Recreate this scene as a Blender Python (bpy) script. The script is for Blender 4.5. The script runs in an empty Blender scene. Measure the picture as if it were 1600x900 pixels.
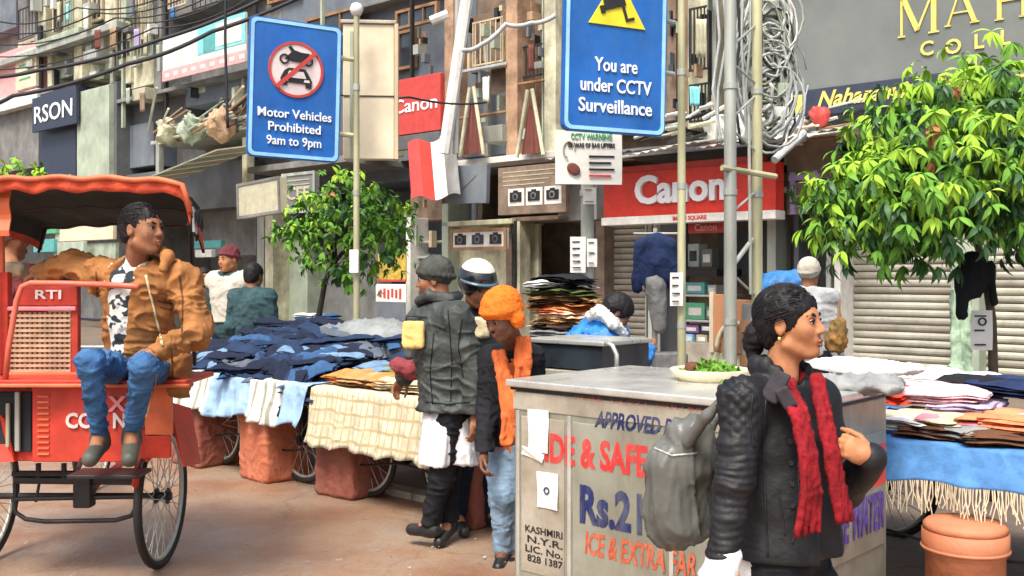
import bpy, bmesh, math, random
import numpy as np
from mathutils import Vector, Matrix
import openvdb as vdb
R = math.radians
random.seed(7)
rng = np.random.default_rng(7)
C = bpy.context.scene.collection
sc = bpy.context.scene

# ---------------------------------------------------------------- camera
F = 1600.0          # focal length in pixels of a 1600 px wide frame
H = 1.55            # eye height
HY = 430.0          # horizon row
cd = bpy.data.cameras.new('camera'); cam = bpy.data.objects.new('camera', cd); C.objects.link(cam)
cd.sensor_width = 36; cd.lens = 36 * F / 1600; cd.clip_end = 500; cd.clip_start = 0.05
cd.shift_y = -(450 - HY) / 1600
cam.location = (0, 0, H); cam.rotation_euler = (R(90), 0, 0)
sc.camera = cam
# ---------------------------------------------------------------- light
SUN_EL, SUN_AZ = 58, 205      # degrees; azimuth measured clockwise from +Y
w = bpy.data.worlds.new("World"); sc.world = w; w.use_nodes = True
nt = w.node_tree; bg = nt.nodes['Background']
sky = nt.nodes.new('ShaderNodeTexSky'); sky.sky_type = 'NISHITA'; sky.sun_disc = False
sky.sun_elevation = R(SUN_EL); sky.sun_rotation = R(SUN_AZ); sky.air_density = 1.0; sky.dust_density = 6.0; sky.ozone_density = 0.3
nt.links.new(sky.outputs[0], bg.inputs[0]); bg.inputs[1].default_value = 0.15
sl = bpy.data.lights.new('sun', 'SUN'); sun = bpy.data.objects.new('sun', sl); C.objects.link(sun)
sl.energy = 1.8; sl.angle = R(18); sl.color = (1, .975, .89)
dv = Vector((math.sin(R(SUN_AZ)) * math.cos(R(SUN_EL)), math.cos(R(SUN_AZ)) * math.cos(R(SUN_EL)), math.sin(R(SUN_EL))))
sun.rotation_euler = dv.to_track_quat('Z', 'Y').to_euler()
sc.view_settings.view_transform = 'Standard'; sc.view_settings.look = 'None'
sc.view_settings.exposure = 0.85; sc.view_settings.gamma = 1
sc.cycles.max_bounces = 6; sc.cycles.use_denoising = True

# ---------------------------------------------------------------- frames of reference
TH = R(48); cT, sT = math.cos(TH), math.sin(TH)     # the street runs away to the left at 48 degrees
RZ = -R(42)                                         # rotation of everything that follows the street
def P(px, py, d): return Vector(((px - 800) / F * d, d, H - (py - HY) / F * d))
def dep(px, D): return D / (cT * (px - 800) / F + sT)
def A(px, D):                                        # coordinate along the street
    d = dep(px, D); q = (px - 800) / F
    return d * (q * sT - cT)
def S(a, D, z=0.0): return Vector((a * sT + D * cT, -a * cT + D * sT, z))
def Zp(px, py, D): return H - (py - HY) / F * dep(px, D)
def SP(px, py, D): return P(px, py, dep(px, D))
def GP(px, py):                                      # point on the ground
    return P(px, py, H * F / (py - HY))

# ---------------------------------------------------------------- materials
MATS = {}
def M(name, col, rough=.7, var=.25, scale=6, bump=.15, bscale=None, metal=0., col2=None, detail=6, spec=.4, stretch=(1, 1, 1), coat=0., trans=0., alpha=1., wrinkle=0., wscale=7., grime=0., gcol=(.10, .085, .07), gscale=1.6):
    if name in MATS: return MATS[name]
    m = bpy.data.materials.new(name); MATS[name] = m; m.use_nodes = True
    nt = m.node_tree; b = nt.nodes['Principled BSDF']; L = nt.links.new
    tc = nt.nodes.new('ShaderNodeTexCoord'); mp = nt.nodes.new('ShaderNodeMapping'); mp.inputs['Scale'].default_value = stretch
    L(tc.outputs['Object'], mp.inputs[0])
    oi = nt.nodes.new('ShaderNodeObjectInfo')
    ad = nt.nodes.new('ShaderNodeVectorMath'); ad.operation = 'ADD'
    mu = nt.nodes.new('ShaderNodeMath'); mu.operation = 'MULTIPLY'; mu.inputs[1].default_value = 37.
    L(oi.outputs['Random'], mu.inputs[0]); L(mp.outputs[0], ad.inputs[0]); L(mu.outputs[0], ad.inputs[1])
    n = nt.nodes.new('ShaderNodeTexNoise'); n.inputs['Scale'].default_value = scale; n.inputs['Detail'].default_value = detail; n.inputs['Roughness'].default_value = .62
    L(ad.outputs[0], n.inputs['Vector'])
    r = nt.nodes.new('ShaderNodeValToRGB'); r.color_ramp.elements[0].position = .32; r.color_ramp.elements[1].position = .68
    c1 = list(col) + [1]
    if col2 is None: c2 = [min(1, c * (1 + var * .6)) for c in col] + [1]; c0 = [c * (1 - var) for c in col] + [1]
    else: c0 = c1; c2 = list(col2) + [1]
    r.color_ramp.elements[0].color = c0; r.color_ramp.elements[1].color = c2
    L(n.outputs['Fac'], r.inputs[0]); L(r.outputs[0], b.inputs['Base Color'])
    if grime:
        gm = nt.nodes.new('ShaderNodeMapping'); gm.inputs['Scale'].default_value = (1, 1, .3); L(ad.outputs[0], gm.inputs[0])
        gn = nt.nodes.new('ShaderNodeTexNoise'); gn.inputs['Scale'].default_value = gscale; gn.inputs['Detail'].default_value = 10; gn.inputs['Roughness'].default_value = .72; L(gm.outputs[0], gn.inputs['Vector'])
        gr = nt.nodes.new('ShaderNodeMapRange'); gr.inputs[1].default_value = .45; gr.inputs[2].default_value = .72; gr.inputs[3].default_value = 0; gr.inputs[4].default_value = grime; L(gn.outputs['Fac'], gr.inputs[0])
        gx = nt.nodes.new('ShaderNodeMix'); gx.data_type = 'RGBA'; L(gr.outputs[0], gx.inputs['Factor']); L(r.outputs[0], gx.inputs['A']); gx.inputs['B'].default_value = (*gcol, 1); L(gx.outputs['Result'], b.inputs['Base Color'])
    rr = nt.nodes.new('ShaderNodeMapRange'); rr.inputs[3].default_value = max(.03, rough - .12); rr.inputs[4].default_value = min(1, rough + .12)
    L(n.outputs['Fac'], rr.inputs[0]); L(rr.outputs[0], b.inputs['Roughness'])
    b.inputs['Metallic'].default_value = metal; b.inputs['Specular IOR Level'].default_value = spec
    b.inputs['Coat Weight'].default_value = coat
    if trans: b.inputs['Transmission Weight'].default_value = trans
    if alpha < 1: b.inputs['Alpha'].default_value = alpha
    if bump:
        n2 = nt.nodes.new('ShaderNodeTexNoise'); n2.inputs['Scale'].default_value = bscale or scale * 5; n2.inputs['Detail'].default_value = 4
        L(ad.outputs[0], n2.inputs['Vector'])
        bp = nt.nodes.new('ShaderNodeBump'); bp.inputs['Strength'].default_value = min(1, bump * 2); bp.inputs['Distance'].default_value = .02 * min(1, 12 / (bscale or scale * 5))
        L(n2.outputs['Fac'], bp.inputs['Height']); L(bp.outputs[0], b.inputs['Normal'])
        if wrinkle:
            wn = nt.nodes.new('ShaderNodeTexNoise'); wn.noise_type = 'RIDGED_MULTIFRACTAL'; wn.inputs['Scale'].default_value = wscale; wn.inputs['Detail'].default_value = 2.5; wn.inputs['Distortion'].default_value = .9; wn.inputs['Roughness'].default_value = .45
            L(ad.outputs[0], wn.inputs['Vector']); wb = nt.nodes.new('ShaderNodeBump'); wb.inputs['Strength'].default_value = min(1, wrinkle); wb.inputs['Distance'].default_value = .03
            L(wn.outputs['Fac'], wb.inputs['Height']); L(wb.outputs[0], bp.inputs['Normal'])
    m.diffuse_color = c1
    return m
def cloth(name, col, var=.35, **k):
    k.setdefault('rough', .85); k.setdefault('scale', 9); k.setdefault('bscale', 60); k.setdefault('bump', .3); k.setdefault('spec', .2); k.setdefault('wrinkle', .55)
    return M(name, col, var=var, **k)
def paint(name, col, rough=.4, **k): 
    k.setdefault('var', .18); k.setdefault('scale', 7); k.setdefault('bump', .05)
    return M(name, col, rough=rough, **k)

# ---------------------------------------------------------------- objects
def tag(o, label=None, cat=None, group=None, kind=None):
    if label: o['label'] = label
    if cat: o['category'] = cat
    if group: o['group'] = group
    if kind: o['kind'] = kind
    return o
def T(name, label, cat, loc=(0, 0, 0), rz=0., group=None):
    o = bpy.data.objects.new(name, None); C.objects.link(o); o.location = loc; o.rotation_euler = (0, 0, rz)
    o.empty_display_size = .1
    return tag(o, label, cat, group)
def link(name, me, mat=None, parent=None, loc=None, rz=None):
    o = bpy.data.objects.new(name, me); C.objects.link(o)
    if mat is not None and len(me.materials) == 0: me.materials.append(mat)
    if parent is not None: o.parent = parent
    if loc is not None: o.location = loc
    if rz is not None: o.rotation_euler = (0, 0, rz) if not hasattr(rz, '__len__') else rz
    return o
def copy_tree(o, parent=None):
    c = o.copy(); C.objects.link(c)
    if parent is not None: c.parent = parent
    for ch in list(o.children): copy_tree(ch, c)
    return c
def frame(d):
    d = Vector(d).normalized(); t = Vector((0, 0, 1)) if abs(d.z) < .9 else Vector((1, 0, 0))
    x = d.cross(t).normalized(); return x, x.cross(d).normalized(), d
class MB:
    def __init__(s): s.v = []; s.f = []
    def add(s, vs, fs):
        b = len(s.v); s.v += [tuple(v) for v in vs]; s.f += [tuple(i + b for i in f) for f in fs]; return s
    def box(s, x0, x1, y0, y1, z0, z1, m=None):
        vs = [Vector(p) for p in ((x0, y0, z0), (x1, y0, z0), (x1, y1, z0), (x0, y1, z0), (x0, y0, z1), (x1, y0, z1), (x1, y1, z1), (x0, y1, z1))]
        if m is not None: vs = [m @ v for v in vs]
        return s.add(vs, [(0, 3, 2, 1), (4, 5, 6, 7), (0, 1, 5, 4), (1, 2, 6, 5), (2, 3, 7, 6), (3, 0, 4, 7)])
    def cyl(s, a, b, r0, r1=None, n=12, caps=True):
        r1 = r0 if r1 is None else r1; a = Vector(a); b = Vector(b); x, y, d = frame(b - a)
        vs = []
        for c, r in ((a, r0), (b, r1)):
            for i in range(n): t = 2 * math.pi * i / n; vs.append(c + (x * math.cos(t) + y * math.sin(t)) * r)
        fs = [(i, n + i, n + (i + 1) % n, (i + 1) % n) for i in range(n)]
        if caps: fs += [tuple(range(n)), tuple(range(2 * n - 1, n - 1, -1))]
        return s.add(vs, fs)
    def tube(s, pts, r, n=8, closed=False, rs=None, flat=None):
        pts = [Vector(p) for p in pts]; N = len(pts); vs = []; fs = []
        px = None
        for i, p in enumerate(pts):
            if closed: d = pts[(i + 1) % N] - pts[i - 1]
            else: d = pts[min(i + 1, N - 1)] - pts[max(i - 1, 0)]
            if d.length < 1e-7: d = Vector((0, 0, 1))
            d.normalize()
            if px is None: x, y, _ = frame(d)
            else:
                x = px - d * px.dot(d)
                if x.length < 1e-5: x, y, _ = frame(d)
                x.normalize(); y = x.cross(d)
            px = x; rr = rs[i] if rs else r
            for k in range(n):
                t = 2 * math.pi * k / n; ry = rr if flat is None else rr * flat
                vs.append(p + x * math.cos(t) * rr + y * math.sin(t) * ry)
        m = N if closed else N - 1
        for i in range(m):
            j = (i + 1) % N
            for k in range(n): fs.append((i * n + k, j * n + k, j * n + (k + 1) % n, i * n + (k + 1) % n))
        if not closed: fs += [tuple(range(n)), tuple(range(N * n - 1, (N - 1) * n - 1, -1))]
        return s.add(vs, fs)
    def lathe(s, prof, n=24, c=(0, 0, 0), axis='z'):
        vs = []; fs = []; c = Vector(c)
        for r, z in prof:
            for i in range(n):
                t = 2 * math.pi * i / n; v = (r * math.cos(t), r * math.sin(t), z)
                if axis == 'x': v = (v[2], v[0], v[1])
                if axis == 'y': v = (v[0], v[2], v[1])
                vs.append(c + Vector(v))
        for j in range(len(prof) - 1):
            for i in range(n): fs.append((j * n + i, j * n + (i + 1) % n, (j + 1) * n + (i + 1) % n, (j + 1) * n + i))
        fs += [tuple(range(n - 1, -1, -1)), tuple(range((len(prof) - 1) * n, len(prof) * n))]
        return s.add(vs, fs)
    def prism(s, poly, y0, y1):          # polygon in x,z extruded along y
        n = len(poly); vs = [(x, y0, z) for x, z in poly] + [(x, y1, z) for x, z in poly]
        return s.add(vs, [tuple(range(n)), tuple(range(2 * n - 1, n - 1, -1))] + [(i, i + n, (i + 1) % n + n, (i + 1) % n) for i in range(n)])
    def grid(s, fn, nu, nv):
        vs = [fn(i / nu, j / nv) for j in range(nv + 1) for i in range(nu + 1)]
        return s.add(vs, [(j * (nu + 1) + i, j * (nu + 1) + i + 1, (j + 1) * (nu + 1) + i + 1, (j + 1) * (nu + 1) + i) for j in range(nv) for i in range(nu)])
    def mesh(s, name, mat, smooth=False, fix=True):
        me = bpy.data.meshes.new(name); me.from_pydata(s.v, [], s.f); 
        if mat is not None: me.materials.append(mat)
        if fix:
            bm = bmesh.new(); bm.from_mesh(me); bmesh.ops.recalc_face_normals(bm, faces=bm.faces); bm.to_mesh(me); bm.free()
        if smooth: me.shade_smooth()
        me.update(); return me
    def build(s, name, mat, parent=None, smooth=False, bevel=0., loc=None, rz=None, thick=0., seg=2):
        o = link(name, s.mesh(name, mat, smooth), None, parent, loc, rz)
        if thick:
            q = o.modifiers.new('t', 'SOLIDIFY'); q.thickness = thick; q.offset = 0
        if bevel:
            q = o.modifiers.new('b', 'BEVEL'); q.width = bevel; q.segments = seg; q.limit_method = 'ANGLE'; q.angle_limit = R(40)
            if not smooth: o.data.shade_smooth(); e = o.modifiers.new('n', 'WEIGHTED_NORMAL')
        return o

# ---------------------------------------------------------------- noise for shaping
def vnoise(p, seed=0):
    p = np.asarray(p, dtype=np.float64) + seed * 17.31 + 100
    i = np.floor(p).astype(np.int64); f = p - i; f = f * f * (3 - 2 * f)
    def h(x, y, z):
        n = (x * 73856093) ^ (y * 19349663) ^ (z * 83492791); n = (n ^ (n >> 13)) * 1274126177; n = n & 0x7fffffff
        return ((n ^ (n >> 16)) & 0xffff) / 32767.5 - 1
    r = 0
    for a in (0, 1):
        for b in (0, 1):
            for c in (0, 1):
                wgt = (f[:, 0] if a else 1 - f[:, 0]) * (f[:, 1] if b else 1 - f[:, 1]) * (f[:, 2] if c else 1 - f[:, 2])
                r = r + wgt * h(i[:, 0] + a, i[:, 1] + b, i[:, 2] + c)
    return r
def fold_disp(amp, freq, stretch=(1, 1, 1), seed=0, fine=.35):
    st = np.array(stretch)
    def f(p, n):
        q = p * freq * st; wv = np.stack([vnoise(q * .5, seed + 1), vnoise(q * .5, seed + 2), vnoise(q * .5, seed + 3)], 1) * 1.2
        a = 1 - np.abs(vnoise(q + wv, seed)) * 2; b = 1 - np.abs(vnoise(q * 2.1 + wv * 1.7, seed + 5)) * 2
        r1 = (1 - np.abs(vnoise(q * 1.15 + wv * 1.3, seed + 7))) ** 5; r2 = (1 - np.abs(vnoise(q * 2.6 + wv * 2, seed + 9))) ** 4
        return amp * (a * .42 + r1 * 1.0 + r2 * fine * .9 - .45)
    return f
# ---------------------------------------------------------------- signed-distance modelling
class SDF:
    def __init__(s, vox=.01): s.vox = vox; s.p = []
    def cone(s, a, b, ra, rb=None, k=.02, op='+'):
        s.p.append(('c', np.array(a, float), np.array(b, float), ra, ra if rb is None else rb, k, op)); return s
    def chain(s, pts, rs, k=.02, op='+'):
        for i in range(len(pts) - 1): s.cone(pts[i], pts[i + 1], rs[i], rs[i + 1], k, op)
        return s
    def ell(s, c, r, Rm=None, k=.02, op='+'):
        s.p.append(('e', np.array(c, float), np.array(r, float), np.eye(3) if Rm is None else np.array(Rm, float), k, op)); return s
    def box(s, c, r, Rm=None, rnd=.01, k=.01, op='+'):
        s.p.append(('b', np.array(c, float), np.array(r, float), np.eye(3) if Rm is None else np.array(Rm, float), rnd, k, op)); return s
    def cut(s, p0, n): s.p.append(('p', np.array(p0, float), np.array(Vector(n).normalized(), float))); return s
    def mesh(s, name, mat, disp=None, smooth=True):
        lo = np.full(3, 1e9); hi = np.full(3, -1e9)
        for q in s.p:
            if q[0] == 'p' or q[-1] != '+': continue
            if q[0] == 'c':
                r = max(q[3], q[4]); l = np.minimum(q[1], q[2]) - r; h = np.maximum(q[1], q[2]) + r
            else: r = float(np.linalg.norm(q[2])) if q[0] == 'b' else float(max(q[2])); l = q[1] - r; h = q[1] + r
            lo = np.minimum(lo, l); hi = np.maximum(hi, h)
        vx = s.vox; pad = 4 * vx + .02; lo -= pad; hi += pad; n = np.ceil((hi - lo) / vx).astype(int) + 1
        D = np.full(n, .08, dtype=np.float32)
        ax = [lo[i] + np.arange(n[i]) * vx for i in range(3)]
        for q in s.p:
            if q[0] == 'p':
                X, Y, Z = np.meshgrid(*ax, indexing='ij', sparse=True)
                d = (X - q[1][0]) * q[2][0] + (Y - q[1][1]) * q[2][1] + (Z - q[1][2]) * q[2][2]
                D = np.maximum(D, d.astype(np.float32)); continue
            k = q[-2]; m = k * 1.3 + 3 * vx + .015
            if q[0] == 'c':
                r = max(q[3], q[4]); l = np.minimum(q[1], q[2]) - r - m; h = np.maximum(q[1], q[2]) + r + m
            else:
                Rm = np.abs(q[3]); e = Rm @ q[2]; l = q[1] - e - m; h = q[1] + e + m
            i0 = np.clip(np.floor((l - lo) / vx).astype(int), 0, n); i1 = np.clip(np.ceil((h - lo) / vx).astype(int) + 1, 0, n)
            if (i1 <= i0).any(): continue
            sl_ = tuple(slice(i0[i], i1[i]) for i in range(3))
            X, Y, Z = np.meshgrid(*[ax[i][sl_[i]] for i in range(3)], indexing='ij')
            if q[0] == 'c':
                a, b = q[1], q[2]; ba = b - a; L2 = max(1e-9, ba @ ba)
                x, y, z = X - a[0], Y - a[1], Z - a[2]
                t = np.clip((x * ba[0] + y * ba[1] + z * ba[2]) / L2, 0, 1)
                d = np.sqrt((x - t * ba[0]) ** 2 + (y - t * ba[1]) ** 2 + (z - t * ba[2]) ** 2) - (q[3] + (q[4] - q[3]) * t)
            else:
                x, y, z = X - q[1][0], Y - q[1][1], Z - q[1][2]; Rm = q[3]
                u = [x * Rm[0, i] + y * Rm[1, i] + z * Rm[2, i] for i in range(3)]
                if q[0] == 'e':
                    r = q[2]; k0 = np.sqrt(sum((u[i] / r[i]) ** 2 for i in range(3))); k1 = np.sqrt(sum((u[i] / r[i] ** 2) ** 2 for i in range(3))) + 1e-6
                    d = k0 * (k0 - 1) / k1
                else:
                    rd = q[4]; g = [np.abs(u[i]) - (q[2][i] - rd) for i in range(3)]
                    d = np.sqrt(sum(np.maximum(v, 0) ** 2 for v in g)) + np.minimum(np.maximum(np.maximum(g[0], g[1]), g[2]), 0) - rd
            old = D[sl_]
            if q[-1] == '+':
                hh = np.maximum(k - np.abs(old - d), 0) / max(k, 1e-6); D[sl_] = np.minimum(old, d) - hh * hh * k * .25
            elif q[-1] == '-':
                d = -d; hh = np.maximum(k - np.abs(old - d), 0) / max(k, 1e-6); D[sl_] = np.maximum(old, d) + hh * hh * k * .25
        g = vdb.FloatGrid(1.0); g.copyFromArray(np.ascontiguousarray(D / vx, dtype=np.float32))
        pts, tris, quads = g.convertToPolygons(isovalue=0.0, adaptivity=0.0)
        pts = np.asarray(pts) * vx + lo
        fs = [tuple(int(i) for i in q) for q in quads] + [tuple(int(i) for i in q) for q in tris]
        me = bpy.data.meshes.new(name); me.from_pydata([tuple(p) for p in pts], [], fs); me.update()
        # outward check by signed volume
        nq = len(quads)
        if nq:
            a = pts[np.asarray(quads)[:, 0]]; b = pts[np.asarray(quads)[:, 1]]; c = pts[np.asarray(quads)[:, 2]]
            if (a * np.cross(b, c)).sum() < 0: me.flip_normals()
        if disp is not None and len(me.vertices):
            N = np.zeros(len(me.vertices) * 3); me.vertex_normals.foreach_get('vector', N); N = N.reshape(-1, 3)
            co = pts.copy()
            for dfn in (disp if isinstance(disp, (list, tuple)) else [disp]): co += N * np.asarray(dfn(pts, N))[:, None]
            me.vertices.foreach_set('co', co.ravel())
        if smooth: me.shade_smooth()
        if mat is not None: me.materials.append(mat)
        me.update(); return me
    def build(s, name, mat, parent=None, disp=None):
        me = s.mesh(name, mat, disp)
        if parent is not None and parent.type == 'EMPTY':
            # meshes are modelled in world space: bring them into the thing's frame
            me.transform((Matrix.Translation(parent.location) @ parent.rotation_euler.to_matrix().to_4x4()).inverted())
        return link(name, me, None, parent)

# ---------------------------------------------------------------- lettering
def text_obj(s, size, mat, parent, x=0., z=0., y=0., bold=0., shear=0., ext=.004, align='CENTER', spacing=1., name='lettering', width=None, rot=0., sy=1.):
    cu = bpy.data.curves.new('t', 'FONT'); cu.body = s; cu.size = size; cu.align_x = align; cu.align_y = 'CENTER'; cu.extrude = ext
    cu.offset = bold * size; cu.shear = shear; cu.space_character = spacing; cu.resolution_u = 3; cu.space_line = .95
    o = bpy.data.objects.new('t', cu); C.objects.link(o)
    dg = bpy.context.evaluated_depsgraph_get(); me = bpy.data.meshes.new_from_object(o.evaluated_get(dg))
    bpy.data.objects.remove(o); bpy.data.curves.remove(cu)
    me.transform(Matrix.Rotation(R(90), 4, 'X')); me.name = name
    if width:
        xs = [v.co.x for v in me.vertices]; w0 = max(xs) - min(xs)
        me.transform(Matrix.Scale(width / w0, 4, (1, 0, 0)))
    if sy != 1.: me.transform(Matrix.Scale(sy, 4, (0, 0, 1)))
    me.transform(Matrix.Rotation(rot, 4, 'Y')); me.materials.clear(); me.materials.append(mat)
    return link(name, me, None, parent, (x, y, z))
def cable(pts, r, name, mat, parent=None, sag=0., n=5):
    out = []
    for i in range(len(pts) - 1):
        a, b = Vector(pts[i]), Vector(pts[i + 1])
        for j in range(8):
            t = j / 8; p = a.lerp(b, t); p.z -= sag * 4 * t * (1 - t); out.append(p)
    out.append(Vector(pts[-1])); return MB().tube(out, r, n).build(name, mat, parent, smooth=True)
# ================================================================ materials of the place
M('road', (.22, .112, .066), rough=.5, grime=.8, gcol=(.31, .275, .235), gscale=1.1, col2=(.31, .205, .13), scale=1.6, bump=.4, bscale=30, detail=12)
M('paving', (.13, .10, .08), rough=.75, col2=(.20, .155, .12), scale=1.3, bump=.3, bscale=26, detail=9)
M('kerb', (.42, .37, .31), rough=.8, var=.4, scale=5, bump=.4)
M('plaster_cream', (.60, .59, .42), grime=0.75, rough=.85, var=.45, scale=2.2, bump=.3, bscale=22, detail=9)
M('plaster_ochre', (.42, .27, .17), grime=0.7, rough=.85, var=.5, scale=2.6, bump=.35, bscale=22, detail=9)
M('plaster_green', (.36, .44, .34), grime=0.7, rough=.85, var=.4, scale=2.4, bump=.3, bscale=22, detail=9)
M('plaster_grey', (.20, .205, .20), grime=0.6, rough=.85, var=.4, scale=2.0, bump=.3, bscale=22, detail=9)
M('plaster_brown', (.22, .16, .115), grime=0.6, rough=.85, var=.5, scale=2.6, bump=.35, bscale=22, detail=9)
M('wall_dark', (.075, .085, .095), grime=0.5, rough=.8, col2=(.13, .14, .15), scale=1.6, bump=.25, detail=9)
M('wall_blue', (.10, .13, .17), grime=0.5, rough=.75, col2=(.18, .21, .24), scale=1.2, bump=.2, detail=9)
M('interior', (.025, .03, .035), rough=.9, var=.4)
M('sign_charcoal', (.115, .135, .13), rough=.5, col2=(.19, .21, .20), scale=.8, bump=.08, detail=6)
paint('sign_navy', (.035, .045, .075)); paint('sign_red', (.66, .035, .018), rough=.38, grime=.15); paint('sign_red_dull', (.50, .06, .05), rough=.5)
paint('sign_white', (.74, .74, .69), grime=.35); paint('sign_cream', (.72, .64, .47), rough=.55, var=.2, scale=2.5, grime=.3, gcol=(.42, .26, .12)); paint('gold', (.72, .62, .16), rough=.35)
paint('sign_beige', (.46, .44, .32), rough=.6, grime=.4); paint('pale_green', (.36, .42, .33), rough=.6, var=.3, scale=2)
paint('cyan', (.22, .58, .62), rough=.5); paint('pink', (.75, .36, .36), rough=.6); paint('blue_sign', (.010, .115, .43), rough=.5, var=.25, scale=3, grime=.35, gcol=(.06, .17, .36), gscale=4)
paint('blue_rim', (.30, .60, .86), rough=.4); paint('letter_white', (.80, .84, .86), rough=.5, var=.1); paint('black', (.015, .015, .018), rough=.4)
paint('yellow', (.78, .66, .03)); paint('poster_yellow', (.50, .36, .06), var=.5, grime=.4); paint('letter_red', (.62, .03, .03), rough=.6, var=.3, scale=14, grime=.4, gcol=(.40, .22, .18), gscale=16); paint('letter_blue', (.010, .018, .095), rough=.6, var=.4, scale=14, grime=.5, gcol=(.20, .21, .20), gscale=16)
paint('letter_rust', (.50, .09, .035), rough=.6, var=.4, scale=30, grime=.5, gcol=(.36, .27, .2), gscale=16); paint('letter_purple', (.10, .06, .28), rough=.6, var=.4, scale=30); paint('green_sign', (.10, .38, .20))
paint('lavender', (.36, .30, .50), rough=.6); paint('purple', (.20, .08, .26)); paint('teal', (.10, .36, .36), rough=.5)
M('galv', (.46, .49, .44), grime=0.4, rough=.5, var=.35, scale=3, bump=.12, metal=.35, stretch=(1, 1, .25))
M('galv_yellow', (.50, .49, .30), grime=0.45, rough=.55, var=.4, scale=4, bump=.12, metal=.2, stretch=(1, 1, .25))
M('concrete', (.40, .43, .37), grime=0.6, rough=.85, var=.4, scale=4, bump=.4, bscale=40, stretch=(1, 1, .4))
M('shutter', (.36, .35, .29), grime=0.5, rough=.6, col2=(.52, .50, .42), scale=1.5, bump=.08, metal=.15, detail=8)
M('shutter_dark', (.24, .22, .18), grime=0.6, rough=.6, col2=(.36, .33, .27), scale=1.5, bump=.08, metal=.15, detail=8)
M('steel', (.27, .29, .235), grime=.6, gcol=(.17, .13, .08), gscale=3.5, rough=.42, col2=(.44, .455, .385), scale=3, bump=.05, metal=.55, detail=8)
M('steel_edge', (.62, .64, .60), rough=.3, var=.2, scale=6, bump=.05, metal=.6)
M('steel_dirty', (.33, .29, .22), grime=0.5, rough=.5, col2=(.52, .49, .41), scale=5, bump=.1, metal=.35, detail=9)
M('wood', (.30, .17, .085), rough=.7, var=.4, scale=3, bump=.3, stretch=(1, 1, .15)); M('wood_pale', (.55, .45, .30), rough=.7, var=.3, scale=4, bump=.2, stretch=(1, 1, .2))
M('wood_orange', (.56, .26, .13), rough=.6, var=.25, scale=4, bump=.15, stretch=(1, 1, .2))
M('rubber', (.018, .018, .018), rough=.7, var=.3); M('iron', (.03, .03, .032), rough=.5, var=.4, metal=.3, scale=12)
M('cable', (.02, .022, .028), rough=.6, var=.2, bump=0); M('cable_pale', (.42, .45, .44), rough=.6, var=.3, bump=0)
M('sandstone', (.40, .105, .05), grime=0.35, rough=.8, col2=(.56, .20, .11), scale=4.5, bump=.5, bscale=28, detail=9)
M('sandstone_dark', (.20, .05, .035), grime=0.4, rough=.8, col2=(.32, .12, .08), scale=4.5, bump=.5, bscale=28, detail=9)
M('terracotta', (.44, .13, .05), grime=0.3, rough=.65, col2=(.54, .22, .12), scale=3, bump=.25, bscale=30, detail=8)
M('glass', (.30, .36, .36), rough=.12, var=.3, scale=3, bump=0, spec=.8); M('glass_dark', (.03, .04, .05), rough=.12, var=.5, scale=3, bump=0, spec=.8)
M('paper', (.78, .78, .73), rough=.8, var=.1, scale=8, bump=.1)
M('tarp_blue', (.03, .16, .42), rough=.55, var=.4, scale=5, bump=.4, bscale=18); M('tarp_grey', (.21, .23, .23), rough=.6, var=.4, scale=5, bump=.5, bscale=16)

# ================================================================ ground
def cracks(m, scale, col, w_=.02):
    nt = m.node_tree; b = nt.nodes['Principled BSDF']; L = nt.links.new; src = b.inputs['Base Color'].links[0].from_socket; tc = nt.nodes.new('ShaderNodeTexCoord')
    nz = nt.nodes.new('ShaderNodeTexNoise'); nz.inputs['Scale'].default_value = 2.5; nz.inputs['Detail'].default_value = 6; L(tc.outputs['Object'], nz.inputs['Vector']); mx = nt.nodes.new('ShaderNodeMix'); mx.data_type = 'VECTOR'; mx.inputs['Factor'].default_value = .22; L(tc.outputs['Object'], mx.inputs['A']); L(nz.outputs['Color'], mx.inputs['B'])
    v = nt.nodes.new('ShaderNodeTexVoronoi'); v.feature = 'DISTANCE_TO_EDGE'; v.inputs['Scale'].default_value = scale; L(mx.outputs['Result'], v.inputs['Vector']); r = nt.nodes.new('ShaderNodeMapRange'); r.inputs[1].default_value = 0; r.inputs[2].default_value = w_; r.inputs[3].default_value = .28; r.inputs[4].default_value = 0; L(v.outputs['Distance'], r.inputs[0])
    sp = nt.nodes.new('ShaderNodeTexNoise'); sp.inputs['Scale'].default_value = 55; sp.inputs['Detail'].default_value = 3; L(tc.outputs['Object'], sp.inputs['Vector']); sr = nt.nodes.new('ShaderNodeMapRange'); sr.inputs[1].default_value = .6; sr.inputs[2].default_value = .72; sr.inputs[3].default_value = 0; sr.inputs[4].default_value = .5; L(sp.outputs['Fac'], sr.inputs[0])
    mm = nt.nodes.new('ShaderNodeMath'); mm.operation = 'MAXIMUM'; L(r.outputs[0], mm.inputs[0]); L(sr.outputs[0], mm.inputs[1])
    g = nt.nodes.new('ShaderNodeMix'); g.data_type = 'RGBA'; L(mm.outputs[0], g.inputs['Factor']); L(src, g.inputs['A']); g.inputs['B'].default_value = (*col, 1); L(g.outputs['Result'], b.inputs['Base Color'])
cracks(MATS['road'], .9, (.10, .06, .045), .012); cracks(MATS['paving'], 1.6, (.05, .04, .035), .02)
rdg = random.Random(8); gm_ = MB()
for i in range(2600):
    a_, D_q = rdg.uniform(-9, 0), rdg.uniform(.8, 4.7); p = S(a_, D_q, .004); r_ = rdg.choice((.003, .005, .008, .012)) * rdg.uniform(.6, 1.3)
    v_ = [p + Vector((rdg.uniform(-r_, r_), rdg.uniform(-r_, r_), rdg.uniform(0, r_ * .7))) for _ in range(4)]; gm_.add(v_, [(0, 1, 2), (0, 2, 3), (0, 3, 1), (1, 3, 2)])
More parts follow.
